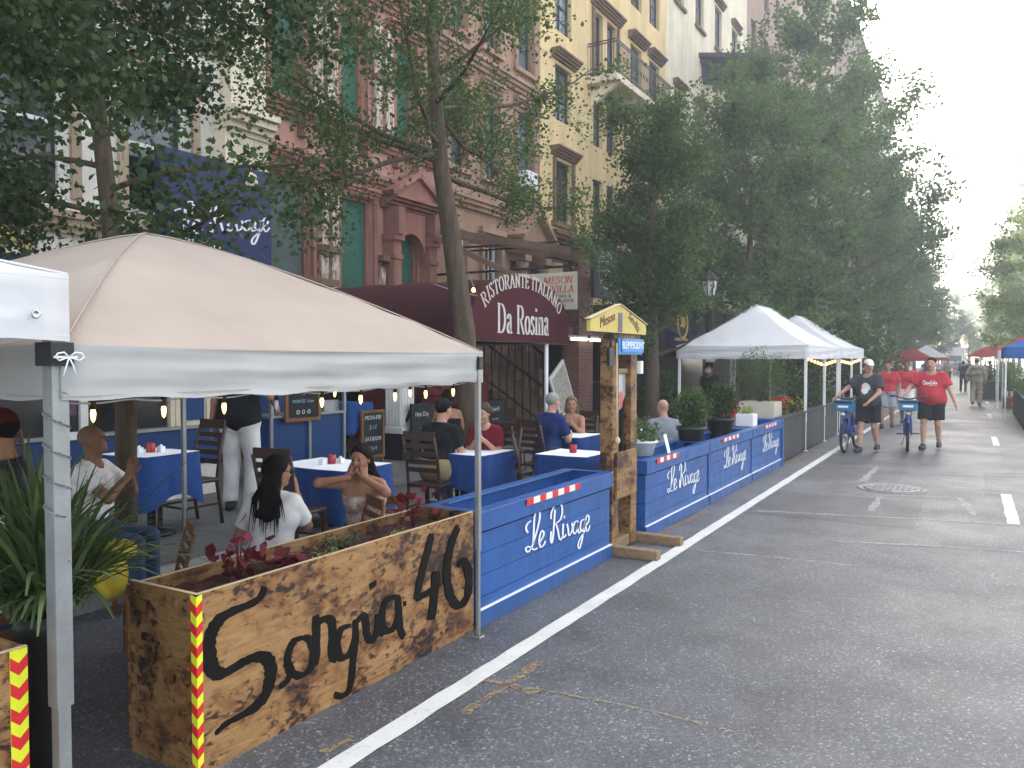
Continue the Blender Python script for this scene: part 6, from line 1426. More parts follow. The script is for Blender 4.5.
for x in (-.6,.6): m = MB(); m.ell((x,-2.13,.72),(.17,.04,.09)); m.obj('headlight', M['lamp_glass'], t)
# ================================================================ people: smooth-blended bodies meshed with surface nets
class SDF:
    def __init__(s): s.p = []
    def cap(s, a, b, ra, rb, k=.03, cut0=False, cut1=False, op='add', sy=None):
        s.p.append(('c', np.array(a, float), np.array(b, float), ra, rb, k, cut0, cut1, op)); return s
    def ell(s, c, r, M_=None, k=.02, op='add'):
        s.p.append(('e', np.array(c, float), np.array(r, float), np.eye(3) if M_ is None else np.array(M_), None, k, False, False, op)); return s
    def half(s, c, n): s.p.append(('h', np.array(c, float), np.array(n, float), 0, 0, 0, 0, 0, 'cut')); return s
    def mesh(s, vox, infl=0.0):
        lo = np.full(3, 1e9); hi = -lo
        for q in s.p:
            if q[0] == 'c' and q[8] == 'add':
                r = max(q[3], q[4])+infl; lo = np.minimum(lo, np.minimum(q[1], q[2])-r); hi = np.maximum(hi, np.maximum(q[1], q[2])+r)
            elif q[0] == 'e' and q[8] == 'add':
                r = max(q[2])+infl; lo = np.minimum(lo, q[1]-r); hi = np.maximum(hi, q[1]+r)
        lo -= vox*3; hi += vox*3; n = np.ceil((hi-lo)/vox).astype(int)+1
        Fd = np.full(n, .2, np.float32); ax = [lo[i]+vox*np.arange(n[i]) for i in range(3)]
        for typ, a, b, ra, rb, k, c0, c1, op in s.p:
            if typ == 'h': 
                X, Y, Z = np.meshgrid(*ax, indexing='ij', sparse=True)
                Fd = np.maximum(Fd, (X-a[0])*b[0]+(Y-a[1])*b[1]+(Z-a[2])*b[2]); continue
            mg = .09+infl
            if typ == 'c': r = max(ra, rb); l = np.minimum(a, b)-r-mg; h = np.maximum(a, b)+r+mg
            else: r = max(b); l = a-r-mg; h = a+r+mg
            i0 = np.clip(np.floor((l-lo)/vox).astype(int), 0, n); i1 = np.clip(np.ceil((h-lo)/vox).astype(int)+1, 0, n)
            if np.any(i1 <= i0): continue
            X, Y, Z = np.meshgrid(*[ax[i][i0[i]:i1[i]] for i in range(3)], indexing='ij', sparse=True)
            if typ == 'c':
                ba = b-a; L2 = max(1e-9, ba@ba); L = math.sqrt(L2)
                px, py, pz = X-a[0], Y-a[1], Z-a[2]
                tr = (px*ba[0]+py*ba[1]+pz*ba[2])/L2; t = np.clip(tr, 0, 1)
                d = np.sqrt((px-t*ba[0])**2+(py-t*ba[1])**2+(pz-t*ba[2])**2)-(ra+(rb-ra)*t)-infl
                if c0: d = np.maximum(d, -tr*L)
                if c1: d = np.maximum(d, (tr-1)*L)
            else:
                px, py, pz = X-a[0], Y-a[1], Z-a[2]; Mi = ra.T
                u = (Mi[0,0]*px+Mi[0,1]*py+Mi[0,2]*pz)/(b[0]+infl); v = (Mi[1,0]*px+Mi[1,1]*py+Mi[1,2]*pz)/(b[1]+infl); w = (Mi[2,0]*px+Mi[2,1]*py+Mi[2,2]*pz)/(b[2]+infl)
                k0 = np.sqrt(u*u+v*v+w*w); k1 = np.sqrt((u/(b[0]+infl))**2+(v/(b[1]+infl))**2+(w/(b[2]+infl))**2)+1e-6
                d = k0*(k0-1)/k1
            sl = tuple(slice(i0[i], i1[i]) for i in range(3)); f = Fd[sl]
            if op == 'add':
                hh = np.maximum(k-np.abs(f-d), 0)/k if k > 0 else 0
                Fd[sl] = np.minimum(f, d)-hh*hh*k*.25
            else:
                hh = np.maximum(k-np.abs(f+d), 0)/k; Fd[sl] = np.maximum(f, -d)+hh*hh*k*.25
        ins = Fd < 0; nx, ny, nz = n
        # surface nets
        cs = np.zeros((nx-1, ny-1, nz-1), np.int8); acc = np.zeros((nx-1, ny-1, nz-1, 3), np.float32); cnt = np.zeros((nx-1, ny-1, nz-1), np.float32)
        for di in (0,1):
            for dj in (0,1):
                for dk in (0,1): cs += ins[di:nx-1+di, dj:ny-1+dj, dk:nz-1+dk]
        act = (cs > 0) & (cs < 8); idx = np.argwhere(act); 
        if len(idx) == 0: return np.zeros((0,3)), np.zeros((0,4), int)
        I, J, K = idx.T; corner = {}
        for di in (0,1):
            for dj in (0,1):
                for dk in (0,1): corner[(di,dj,dk)] = Fd[I+di, J+dj, K+dk]
        P = np.zeros((len(idx), 3)); c = np.zeros(len(idx))
        cl = list(corner.keys())
        for p in cl:
            for ax_ in range(3):
                if p[ax_] == 0:
                    q = list(p); q[ax_] = 1; q = tuple(q); fa, fb = corner[p], corner[q]; m = (fa < 0) != (fb < 0)
                    t = np.where(m, fa/np.where(np.abs(fa-fb) < 1e-9, 1, fa-fb), 0); pt = np.array(p, float)[None,:]+np.zeros((len(idx),3)); pt[:,ax_] += t
                    P += pt*m[:,None]; c += m
        V = lo+(idx+P/np.maximum(c, 1)[:,None])*vox
        vid = np.full((nx-1, ny-1, nz-1), -1, np.int64); vid[I,J,K] = np.arange(len(idx)); Q = []
        for ax_ in range(3):
            o = [1 if i != ax_ else 0 for i in range(3)]
            A = ins[o[0]:nx-1 if ax_ != 0 else nx-1, o[1]:ny-1 if ax_ != 1 else ny-1, o[2]:nz-1 if ax_ != 2 else nz-1]
            sh = [0,0,0]; sh[ax_] = 1
            B = ins[o[0]+sh[0]:o[0]+sh[0]+A.shape[0], o[1]+sh[1]:o[1]+sh[1]+A.shape[1], o[2]+sh[2]:o[2]+sh[2]+A.shape[2]]
            e = np.argwhere(A != B); 
            if len(e) == 0: continue
            s_in = A[tuple(e.T)]; e = e+np.array(o); b1, b2 = [(1,2),(2,0),(0,1)][ax_]
            d1 = np.zeros(3, int); d1[b1] = 1; d2 = np.zeros(3, int); d2[b2] = 1
            q = np.stack([vid[tuple((e-d1-d2).T)], vid[tuple((e-d2).T)], vid[tuple(e.T)], vid[tuple((e-d1).T)]], 1)
            q[~s_in] = q[~s_in][:, ::-1]; Q.append(q)
        Q = np.vstack(Q); Q = Q[(Q >= 0).all(1)]
        return V, Q
def ik(a, c, l1, l2, hint):
    a = np.array(a, float); c = np.array(c, float); d = c-a; L = np.linalg.norm(d); mx = (l1+l2)*.998
    if L > mx: c = a+d/L*mx; d = c-a; L = mx
    x = (l1*l1-l2*l2+L*L)/(2*L); h = math.sqrt(max(0, l1*l1-x*x)); u = d/L
    v = np.array(hint, float); v = v-u*(v@u); v /= np.linalg.norm(v)+1e-9
    return a+u*x+v*h, c
def rotm(yaw, pitch, roll=0): return np.array(Euler((R(pitch), R(roll), R(yaw)), 'XYZ').to_matrix()) if False else np.array((Matrix.Rotation(R(yaw), 3, 'Z') @ Matrix.Rotation(R(pitch), 3, 'X') @ Matrix.Rotation(R(roll), 3, 'Y')))
PEOPLE = 'people at the tables and in the street'
def person(label, loc, rz, h=1.75, sit=False, seat=.47, lean=0, twist=0, side=0, head=(0,0,0), hands=None, hint=None, hdir=None, feet=None, fat=1.0, skin='skin1', shirt='f_white', sleeve=.55, hem=None,
           pants='f_jean', plen=1.0, loose=.012, shoes='shoe_dark', hair='short', hairm='hair_black', vox=.011, female=False, cap=None, mask=None, strappy=False, fingers=True, beard=None, crop=None, group=None, glasses=False):
    """front of the body is +Y, its right is +X; lean in degrees forward"""
    t = thing('person', label, 'person', loc, R(rz)); S = h/1.75
    if group: t['group'] = group
    pel = np.array([0,0,seat/S+.10 if sit else .945]); hipw = .092 if not female else .10
    Rl = rotm(twist, -lean, side)
    def T(v): return pel+Rl@np.array(v, float)
    shw = .175 if not female else .155
    neck = T((0,.0,.50)); sh = {'R': T((shw,0,.445)), 'L': T((-shw,0,.445))}
    hc = neck+Rl@np.array((0,.02,.065))*.5+np.array((0,0,.045))+rotm(head[0],head[1],head[2])@np.array((0,.02,.105))-np.array((0,0,.0))
    Rh = rotm(head[0], head[1], head[2])
    def Hd(v): return hc+Rh@np.array(v, float)
    hands = hands or {}; hint = hint or {}; hdir = hdir or {}
    el = {}; wr = {}
    for s_, sg in (('R',1),('L',-1)):
        tgt = hands.get(s_)
        if tgt is None: tgt = T((sg*(shw+.09*fat), .06, -.04)) if not sit else T((sg*.16, .30, .12))
        el[s_], wr[s_] = ik(sh[s_], tgt, .285, .255, hint.get(s_, (sg*.5, -.6, -.4)))
    hip = {'R': pel+np.array((hipw,0,-.02)), 'L': pel+np.array((-hipw,0,-.02))}; kn = {}; an = {}
    for s_, sg in (('R',1),('L',-1)):
        f = (feet or {}).get(s_)
        if f is None: f = (sg*.13, .44, .085) if sit else (sg*.10, 0, .085)
        kn[s_], an[s_] = ik(hip[s_], f, .435, .425, (sg*.12, 1, .35 if sit else .0))
    g = fat
    def torso(b, infl=0):
        b.cap(pel+Rl@np.array((-.075*g,0,.0)), pel+Rl@np.array((.075*g,0,.0)), .105*g, .105*g, .05)
        b.cap(T((-.06*g,.012*g,.14)), T((.06*g,.012*g,.14)), .098*g, .098*g, .08)
        b.cap(T((-.085,.01,.32)), T((.085,.01,.32)), .105*(.5+.5*g), .105*(.5+.5*g), .08)
        b.cap(T((-.10,-.005,.405)), T((.10,-.005,.405)), .078, .078, .06)
        if g > 1.08: b.ell(T((0,.06*g,.11)), (.13*g,.12*g,.15), Rl, .06)
        if female:
            for sg in (-1,1): b.ell(T((sg*.07,.10,.30)), (.062,.055,.06), Rl, .04)
        b.cap(T((0,0,.42)), neck, .075, .06, .05)
        for sg in (-1,1): b.cap(T((sg*.035,-.012,.50)), T((sg*(shw-.02),-.005,.452)), .036, .042, .05)
    b = SDF(); torso(b)
    for s_, sg in (('R',1),('L',-1)):
        b.cap(sh[s_], el[s_], .052*(.6+.4*g), .040, .035); b.cap(el[s_], wr[s_], .040, .027, .02)
        b.cap(hip[s_], kn[s_], .082*(.5+.5*g), .056, .045); b.cap(kn[s_], kn[s_]+(an[s_]-kn[s_])*.35, .054, .054, .02); b.cap(kn[s_]+(an[s_]-kn[s_])*.35, an[s_], .054, .036, .02)
    b.cap(neck, Hd((0,-.015,-.06)), .058 if not female else .049, .054 if not female else .046, .025)
    # head
    b.ell(Hd((0,-.012,.03)), (.075,.094,.088), Rh, .03); b.ell(Hd((0,.025,-.05)), (.056,.060,.066), Rh, .05)
    b.cap(Hd((0,.082,.018)), Hd((0,.101,-.018)), .010, .0155, .014); b.cap(Hd((-.034,.070,.034)), Hd((.034,.070,.034)), .014, .014, .012)
    b.cap(Hd((-.018,.078,-.052)), Hd((.018,.078,-.052)), .009, .009, .01); b.ell(Hd((0,.072,-.092)), (.022,.018,.018), Rh, .02)
    for sg in (-1,1):
        b.ell(Hd((sg*.078,-.008,-.008)), (.010,.020,.031), Rh, .008); b.ell(Hd((sg*.030,.093,.008)), (.015,.014,.010), Rh, .01, 'sub'); b.ell(Hd((sg*.038,.062,-.028)), (.022,.02,.018), Rh, .02)
    hd = {}
    for s_, sg in (('R',1),('L',-1)):
        f = wr[s_]-el[s_]; f /= np.linalg.norm(f)
        d, pn = hdir.get(s_, (f, None)); d = np.array(d, float); d /= np.linalg.norm(d)
        if pn is None: pn = np.array((-sg*1., .2, 0.))
        pn = np.array(pn, float); pn = pn-d*(pn@d); pn /= np.linalg.norm(pn)+1e-9; sd = np.cross(d, pn)   # across the palm
        thumbs = sd if sg < 0 else -sd
        hd[s_] = (d, pn, thumbs)
        for o in (-.024,-.008,.008,.024): b.cap(wr[s_]+thumbs*o*.6, wr[s_]+d*.085+thumbs*o, .014, .012, .012)
    V, Q = b.mesh(vox)
    V = list(map(tuple, V*S)); F_ = [tuple(q) for q in Q]
    Va = np.array(V); fc = Va[np.array(F_)].mean(1)/S; mi = np.zeros(len(F_), int)
    hl = (fc-hc)@Rh
    mi[(np.abs(hl[:,0]) < .024) & (hl[:,1] > .07) & (np.abs(hl[:,2]+.052) < .010)] = 1
    mb = MB(); mb.add(V, F_, 0, True); mb.m = list(map(int, mi))
    for sg in (-1,1): mb.ell(tuple(Hd((sg*.030,.074,.007))*S), (.0105*S,)*3, 8, 2)
    if fingers:
        for s_, sg in (('R',1),('L',-1)):
            d, pn, th = hd[s_]
            for i, (o, L) in enumerate(((.027,.070),(.009,.078),(-.009,.073),(-.026,.058))):
                p = wr[s_]+d*.078+th*o; c1 = .28; pts = [p]; dd = d.copy()
                for q, fl in enumerate((.45,.32,.23)):
                    a = (c1 if hdir.get(s_) is None else .07)*(q+.6); dd = d*math.cos(a)+pn*math.sin(a); p = p+dd*L*fl*1.0; pts.append(p)
                mb.tube([tuple(x*S) for x in pts], [.0088*S,.0082*S,.0075*S,.0055*S], 6)
            p = wr[s_]+d*.022+th*.026; dd = d*.72+th*.65+pn*.25; dd /= np.linalg.norm(dd); p2 = p+dd*.042; d3 = d*.95+th*.2+pn*.25; d3 /= np.linalg.norm(d3); p3 = p2+d3*.032
            mb.tube([tuple(x*S) for x in (p, p2, p3, p3+d3*.012)], [.012*S,.0105*S,.009*S,.006*S], 6)
    mb.obj('body', [M[skin], M['lips'], M['eye']], t)
    def cloth(name, sdf, m, infl): 
        V, Q = sdf.mesh(vox, infl)
        if len(V): return npmesh(name, V*S, Q, M[m], t, True, 4)
    if glasses:
        mm = MB()
        for sg in (-1,1): mm.ell(tuple(Hd((sg*.034,.092,.008))*S), (.026*S,.016*S,.022*S), 10); mm.tube([tuple(Hd((sg*.055,.085,.012))*S), tuple(Hd((sg*.082,0,.012))*S)], .003, 5)
        mm.obj('sunglasses', M['black_plastic'], t)
    # trousers or shorts
    p = SDF()
    p.cap(pel+Rl@np.array((-.075*g,0,.0)), pel+Rl@np.array((.075*g,0,.0)), .105*g, .105*g, .05); p.cap(T((-.065*g,.008,.08)), T((.065*g,.008,.08)), .098*g, .098*g, .06)
    for s_ in 'RL':
        p.cap(hip[s_], kn[s_], .085*(.5+.5*g), .062, .045) if plen > .5 else p.cap(hip[s_], hip[s_]+(kn[s_]-hip[s_])*plen*2, .088*(.5+.5*g), .088, .045, False, True)
        if plen > .5: e = kn[s_]+(an[s_]-kn[s_])*min(1, (plen-.5)*2)*1.0; p.cap(kn[s_], e, .060, .052, .03, False, True)
    if not sit: p.half(T((0,0,.03)), (0,0,1))
    cloth('trousers' if plen > .5 else 'shorts', p, pants, loose)
    # shirt
    if shirt:
        p = SDF(); torso(p)
        for s_ in 'RL':
            if sleeve > 0:
                e = sh[s_]+(el[s_]-sh[s_])*min(1, sleeve*1.0)
                p.cap(sh[s_], e, .056*(.6+.4*g), .050+.006*g, .035, False, True)
                if sleeve > 1: p.cap(el[s_], el[s_]+(wr[s_]-el[s_])*(sleeve-1), .046, .036, .02, False, True)
        hz = hem if hem is not None else (-.09 if not sit else -.03)
        nn = Rl@np.array((0,0,1.)); p.half(T((0,0,hz)), -nn)
        if strappy: p.half(T((0,0,.37)), nn)
        else:
            p.half(neck+Rl@np.array((0,0,.035)), nn); p.cap(neck+Rl@np.array((0,.012,-.015)), neck+Rl@np.array((0,.05,.12)), .052, .09, .01, op='sub')
        cloth('shirt' if not strappy else 'top', p, shirt, (.014 if sit else max(.014, loose+.005)) if not strappy else .009)
        if strappy:
            mm = MB()
            for sg in (-1,1): mm.tube([tuple(np.array(T((sg*.075,.10,.36)))*S), tuple(np.array(T((sg*.085,.06,.455)))*S), tuple(np.array(T((sg*.085,-.02,.478)))*S), tuple(np.array(T((sg*.075,-.10,.36)))*S)], .006*S, 5)
            mm.obj('strap', M[shirt], t)
    # shoes
    for s_, sg in (('R',1),('L',-1)):
        fd = np.array((sg*.12,1,0.)); fd /= np.linalg.norm(fd); a = an[s_]
        p = SDF(); base = a-np.array((0,0,.045)); p.cap(base-fd*.045, base+fd*.155, .040, .030, .02).cap(base+fd*.05, base+fd*.13, .040, .034, .02).cap(a, base, .042, .04, .03)
        p.half((0,0,a[2]-.08), (0,0,-1)); cloth('shoe', p, shoes, .004)
    # hair
    if hair and hair != 'bald':
        p = SDF(); p.ell(Hd((0,-.018,.034)), (.081,.098,.093), Rh, .02)
        if hair in ('long','tied'): p.ell(Hd((0,-.03,.02)), (.086,.100,.10), Rh, .03)
        nf = Rh@np.array((0,.80,-.60)); p.half(Hd((0,.052,.062)), nf/np.linalg.norm(nf))
        if hair in ('short','grey'): p.half(Hd((0,0,-.06)), Rh@np.array((0,0,-1.)))
        hp = cloth('hair', p, hairm, .003)
        if hair == 'long':
            mm = MB(); rg = np.random.RandomState(int(abs(loc[0]*91+loc[1]*57)) % 9999)
            p = SDF(); back = T((0,-.135,.30))
            for sg in (-1,-.45,.45,1):
                p.cap(Hd((sg*.066,-.035,.0)), Hd((sg*.07,-.05,-.09)), .036, .034, .04); p.cap(Hd((sg*.07,-.05,-.09)), np.array(back)+Rl@np.array((sg*.085,.03,.04)), .034, .020, .04)
            p.cap(Hd((0,-.06,.0)), np.array(back)+Rl@np.array((0,.02,.02)), .055, .03, .05); cloth('long_hair', p, hairm, .0)
            for i in range(44):
                u = rg.uniform(-1, 1); a = Hd((u*.07,-.075,-.06)); e = np.array(back)+Rl@np.array((u*.13+rg.normal()*.02, -.012+rg.normal()*.01, -.05+rg.normal()*.05)); mid = (a+e)/2+Rl@np.array((u*.03,-.03,0))
                mm.tube([tuple(a*S), tuple(mid*S), tuple(e*S)], [.009*S,.006*S,.0012*S], 5)
            mm.obj('hair_strands', M[hairm], t)
        if hair == 'tied':
            p = SDF(); p.ell(Hd((0,-.10,.07)), (.045,.045,.045), Rh, .02); cloth('hair_bun', p, hairm, 0)
    if cap:
        p = SDF(); p.ell(Hd((0,-.012,.040)), (.086,.103,.092), Rh, .02); nf = Rh@np.array((0,.12,-1.)); p.half(Hd((0,0,.046)), nf/np.linalg.norm(nf)); cloth('cap', p, cap, .004)
        sgn = -1 if mask == 'back' else 1
        p = SDF(); p.ell(Hd((0,.105*sgn,.050)), (.068,.075,.008), Rh@rotm(0,-14), .01); cloth('cap_brim', p, cap, .001)
    if mask and mask != 'back':
        p = SDF(); p.ell(Hd((0,.045,-.045)), (.066,.068,.058), Rh, .02); nf = Rh@np.array((0,-1.,0)); p.half(Hd((0,.02,0)), nf); cloth('face_mask', p, mask, .006)
    return t
# ---- people at the tables (rz: 0 looks along the street away from the camera)
person('standing man in dark maroon cap and dark floral shirt at the left edge', (-3.98, 2.10, 0), 150, 1.52, lean=4, head=(-20,-8,0), shirt='f_hawaii', skin='skin2', cap='f_cap', hair='short', pants='f_jean', sleeve=.9, fat=1.15)
person('bald man in white T-shirt clapping his hands beside the near trunk', (-5.45, 3.36, 0), -58, 1.60, True, lean=6, head=(8,14,0), hands={'R':(.0,.33,1.02),'L':(-.03,.33,1.02)}, hint={'R':(.7,0,-.7),'L':(-.7,0,-.7)}, hdir={'R':((0,.25,1),(-1,0,0)),'L':((0,.25,1),(1,0,0))}, shirt='f_white', skin='skin3', hair=None, sleeve=.6, vox=.009)
person('seated person in white shirt and jeans mostly hidden by the spiky plant', (-3.62, 1.86, 0), 95, 1.66, True, lean=18, shirt='f_white', pants='f_jean', skin='skin1', hands={'R':(.05,.30,.66),'L':(-.12,.32,.66)}, head=(0,-20,0))
person('waiter from behind in black shirt and white trousers near the blue wall', (-6.76, 5.86, .15), 30, 1.82, shirt='f_black', fat=1.12, pants='f_white', loose=.022, skin='skin2', hands={'R':(.34,.16,1.05),'L':(-.30,.05,.86)}, hem=-.20, feet={'R':(.11,.0,.085),'L':(-.11,.04,.085)})
person('woman in white top with long black hair and sunglasses seen from behind', (-3.83, 3.55, 0), 30, 1.45, True, .40, lean=12, twist=-4, head=(-48,-6,0), hands={'R':(.15,.24,1.05),'L':(-.12,.3,.78)}, hint={'R':(.25,.4,-.9),'L':(-.3,.1,-.9)}, hdir={'R':((-.2,.3,1),(-1,0,0))}, shirt='f_white', hair='long', female=True, skin='skin2', sleeve=.75, vox=.009, fat=1.0, glasses=True)
person('woman in floral sleeveless top covering her cheeks with both hands', (-3.78, 4.42, 0), 200, 1.42, True, .43, lean=10, head=(-8,-8,0), hands={'R':(.075,.25,1.15),'L':(-.07,.25,1.15)}, hint={'R':(.9,.25,-.15),'L':(-.9,.15,-.45)}, hdir={'R':((-.18,-.45,1),(-.6,-1,0)),'L':((.18,-.45,1),(.6,-1,0))}, shirt='f_floral', sleeve=0, strappy=True, hair='long', female=True, skin='skin2', vox=.009, fat=1.04)
person('man in black cap and black shirt with khaki trousers seen from behind', (-5.02, 7.02, 0), 4, 1.68, True, .47, lean=10, head=(-12,-8,0), shirt='f_black', pants='f_khaki', loose=.016, cap='f_black', skin='skin1', hands={'R':(.10,.36,.80),'L':(-.12,.36,.80)}, fat=1.12, sleeve=.65)
person('woman in maroon T-shirt at the table facing the black capped man', (-4.80, 7.68, 0), 195, 1.58, True, .46, lean=8, head=(-12,-14,0), shirt='f_maroon', skin='skin1', female=True, hair='tied', hairm='hair_brown', hands={'R':(.06,.28,.95),'L':(-.06,.28,.95)}, sleeve=.7, fat=1.1)
person('woman in strappy dark top with bare back sitting on the pavement', (-5.85, 8.42, .15), 30, 1.50, True, .45, lean=4, head=(15,-6,0), shirt='f_black', sleeve=0, strappy=True, female=True, hair='tied', hairm='hair_black', skin='skin2')
person('grey haired man in royal blue shirt seen from behind at the blue table', (-4.74, 9.04, 0), -14, 1.68, True, .47, lean=8, head=(-8,-6,0), shirt='f_navy', pants='f_jean', skin='skin1', hair='short', hairm='hair_grey', hands={'R':(.12,.34,.82),'L':(-.1,.30,1.02)}, sleeve=.75, fat=1.06)
person('woman with long fair hair resting her chin on her hands opposite the blue shirt', (-4.88, 10.1, 0), 190, 1.56, True, .45, lean=12, head=(18,-4,0), shirt='f_black', sleeve=0, strappy=True, female=True, hair='long', hairm='hair_blond', skin='skin2', hands={'R':(.03,.27,1.0),'L':(-.03,.27,1.0)}, hint={'R':(.7,.2,-.8),'L':(-.7,.2,-.8)}, hdir={'R':((-.1,-.2,1),(0,-1,0)),'L':((.1,-.2,1),(0,-1,0))})
person('bald man with grey fringe in grey shirt behind the blue planter pots', (-3.58, 10.15, 0), 22, 1.62, True, .40, lean=12, head=(28,-6,0), shirt='f_grey', skin='skin1', hair=None, sleeve=.8, fat=1.12)
person('dark haired woman glancing sideways behind the black potted shrubs', (-3.72, 11.6, 0), 165, 1.55, True, .36, lean=16, head=(10,-2,0), shirt='f_black', skin='skin2', female=True, hair='long', hairm='hair_black', hands={'R':(.05,.3,.85),'L':(-.05,.3,.85)})
person('masked waiter in black standing with folded hands left of the white canopies', (-5.12, 17.5, 0), 160, 1.68, shirt='f_black', pants='f_black', skin='skin2', mask='f_capw', hands={'R':(.06,.24,1.02),'L':(-.06,.25,1.0)}, hair='short', cap='f_black', sleeve=.6)
# ---- cyclists and walkers
c1 = at(868, 452, Z=0); c2 = at(931, 449, Z=0); b1_ = at(849, 452, Z=0); b2_ = at(906, 451, Z=0)
person('walking man in charcoal graphic T-shirt and white cap pushing the left bicycle', (c1[0], c1[1], 0), 168, 1.76, lean=3, twist=-6, head=(34,-8,0), shirt='f_char', pants='f_black', plen=.42, loose=.03, hem=-.10, shoes='shoe_dark', skin='skin1', cap='f_capw', hair='short', fat=1.1, sleeve=.75, hands={'R':(.50,.30,1.03),'L':(-.12,.32,.98)}, hint={'R':(.6,-.3,-.5),'L':(-.8,-.3,-.3)}, feet={'R':(.10,.18,.085),'L':(-.10,-.20,.12)}, vox=.013)
person('walking stout man in bright red T-shirt and black shorts holding the right bicycle', (c2[0], c2[1], 0), 172, 1.80, lean=2, head=(-8,-2,0), shirt='f_red', pants='f_black', plen=.42, loose=.035, hem=-.10, skin='skin1', hair='short', hairm='hair_black', fat=1.24, sleeve=.75, hands={'R':(.40,.32,1.06),'L':(-.42,.05,.86)}, hint={'R':(.6,-.4,-.4),'L':(-.9,-.3,0)}, feet={'R':(.11,.16,.085),'L':(-.11,-.14,.11)}, vox=.013)
def shirt_mark(px, label, w, h, kind, m):
    pass
q = at(887, 428, Z=0); person('walker in red T-shirt and pale grey shorts just behind the white capped cyclist', (q[0], q[1], 0), 178, 1.72, shirt='f_red', pants='f_grey', plen=.45, loose=.03, skin='skin2', hair='short', feet={'R':(.1,.15,.085),'L':(-.1,-.15,.1)}, vox=.016, fingers=False, hands={'R':(.25,.2,1.0)}, sleeve=.7)
q = at(906, 424, Z=0); person('second red shirted walker in pale trousers half hidden behind the stout man', (q[0], q[1], 0), 182, 1.74, shirt='f_red', pants='f_white', plen=.5, loose=.03, skin='skin3', hair='short', feet={'R':(.1,-.16,.1),'L':(-.1,.18,.085)}, vox=.016, fingers=False, sleeve=.7)
q = at(976, 406, Z=0); sol = person('soldier in tan camouflage uniform walking away down the street', (q[0], q[1], 0), -4, 1.84, shirt='f_camo', pants='f_camo', loose=.022, sleeve=1.9, hem=-.12, skin='skin1', hair='short', hairm='hair_brown', cap='f_camo', fat=1.1, feet={'R':(.10,.06,.085),'L':(-.10,-.16,.14)}, vox=.015, fingers=False)
p_ = SDF(); p_.cap((-.09,-.16,1.18),(.09,-.16,1.18),.10,.10,.05).cap((-.08,-.17,1.40),(.08,-.17,1.40),.10,.09,.05); V_, Q_ = p_.mesh(.016); tag(npmesh('pack', V_*1.05, Q_, M['f_camo'], sol, True, 4))
# generic far walkers: a few builds, each copied
walkers = [
 (948, 386, 'man in tan shirt and dark trousers walking behind the stout red shirted man', 'f_tan','f_black',1.8,0,'short','skin1',175),
 (963, 392, 'person in black walking away left of the soldier', 'f_black','f_black',1.70,1,'short','skin2',-5),
 (969, 383, 'distant figure in dark blue next to the soldier', 'f_navy','f_jean',1.7,1,'short','skin3',10),
 (938, 380, 'distant walker in white top left of the truck', 'f_white','f_jean',1.7,0,'short','skin2',185),
 (955, 376, 'far figure in grey in front of the truck', 'f_grey','f_black',1.72,1,'short','skin2',0),
 (960, 374, 'far figure in black in front of the truck', 'f_black','f_jean',1.72,0,'short','skin1',180),
 (946, 374, 'far figure in navy left of the truck', 'f_navy','f_black',1.75,0,'short','skin2',170),
 (966, 373, 'far figure in pale shirt right of the truck', 'f_tan','f_jean',1.7,1,'short','skin1',0),
 (925, 382, 'walker in dark clothes close to the red canopies', 'f_char','f_jean',1.75,0,'short','skin2',190),
 (897, 402, 'walker in maroon shirt between the red shirted pair and the red canopy', 'f_maroon','f_khaki',1.7,0,'short','skin2',178),
 (990, 387, 'person in red standing near the cream barrier on the right', 'f_red','f_jean',1.7,0,'short','skin2',90)]
for i, (px, py, lab, sh_, pt_, hh, back, hr, sk, rz) in enumerate(walkers):
    q = at(px, py, Z=0); f = 1 if i % 2 else -1
    person(lab, (q[0], q[1], 0), rz, hh, shirt=sh_, pants=pt_, skin=sk, hair=hr, feet={'R':(.1,.16*f,.09),'L':(-.1,-.16*f,.09)}, vox=.022, fingers=False, sleeve=.7)
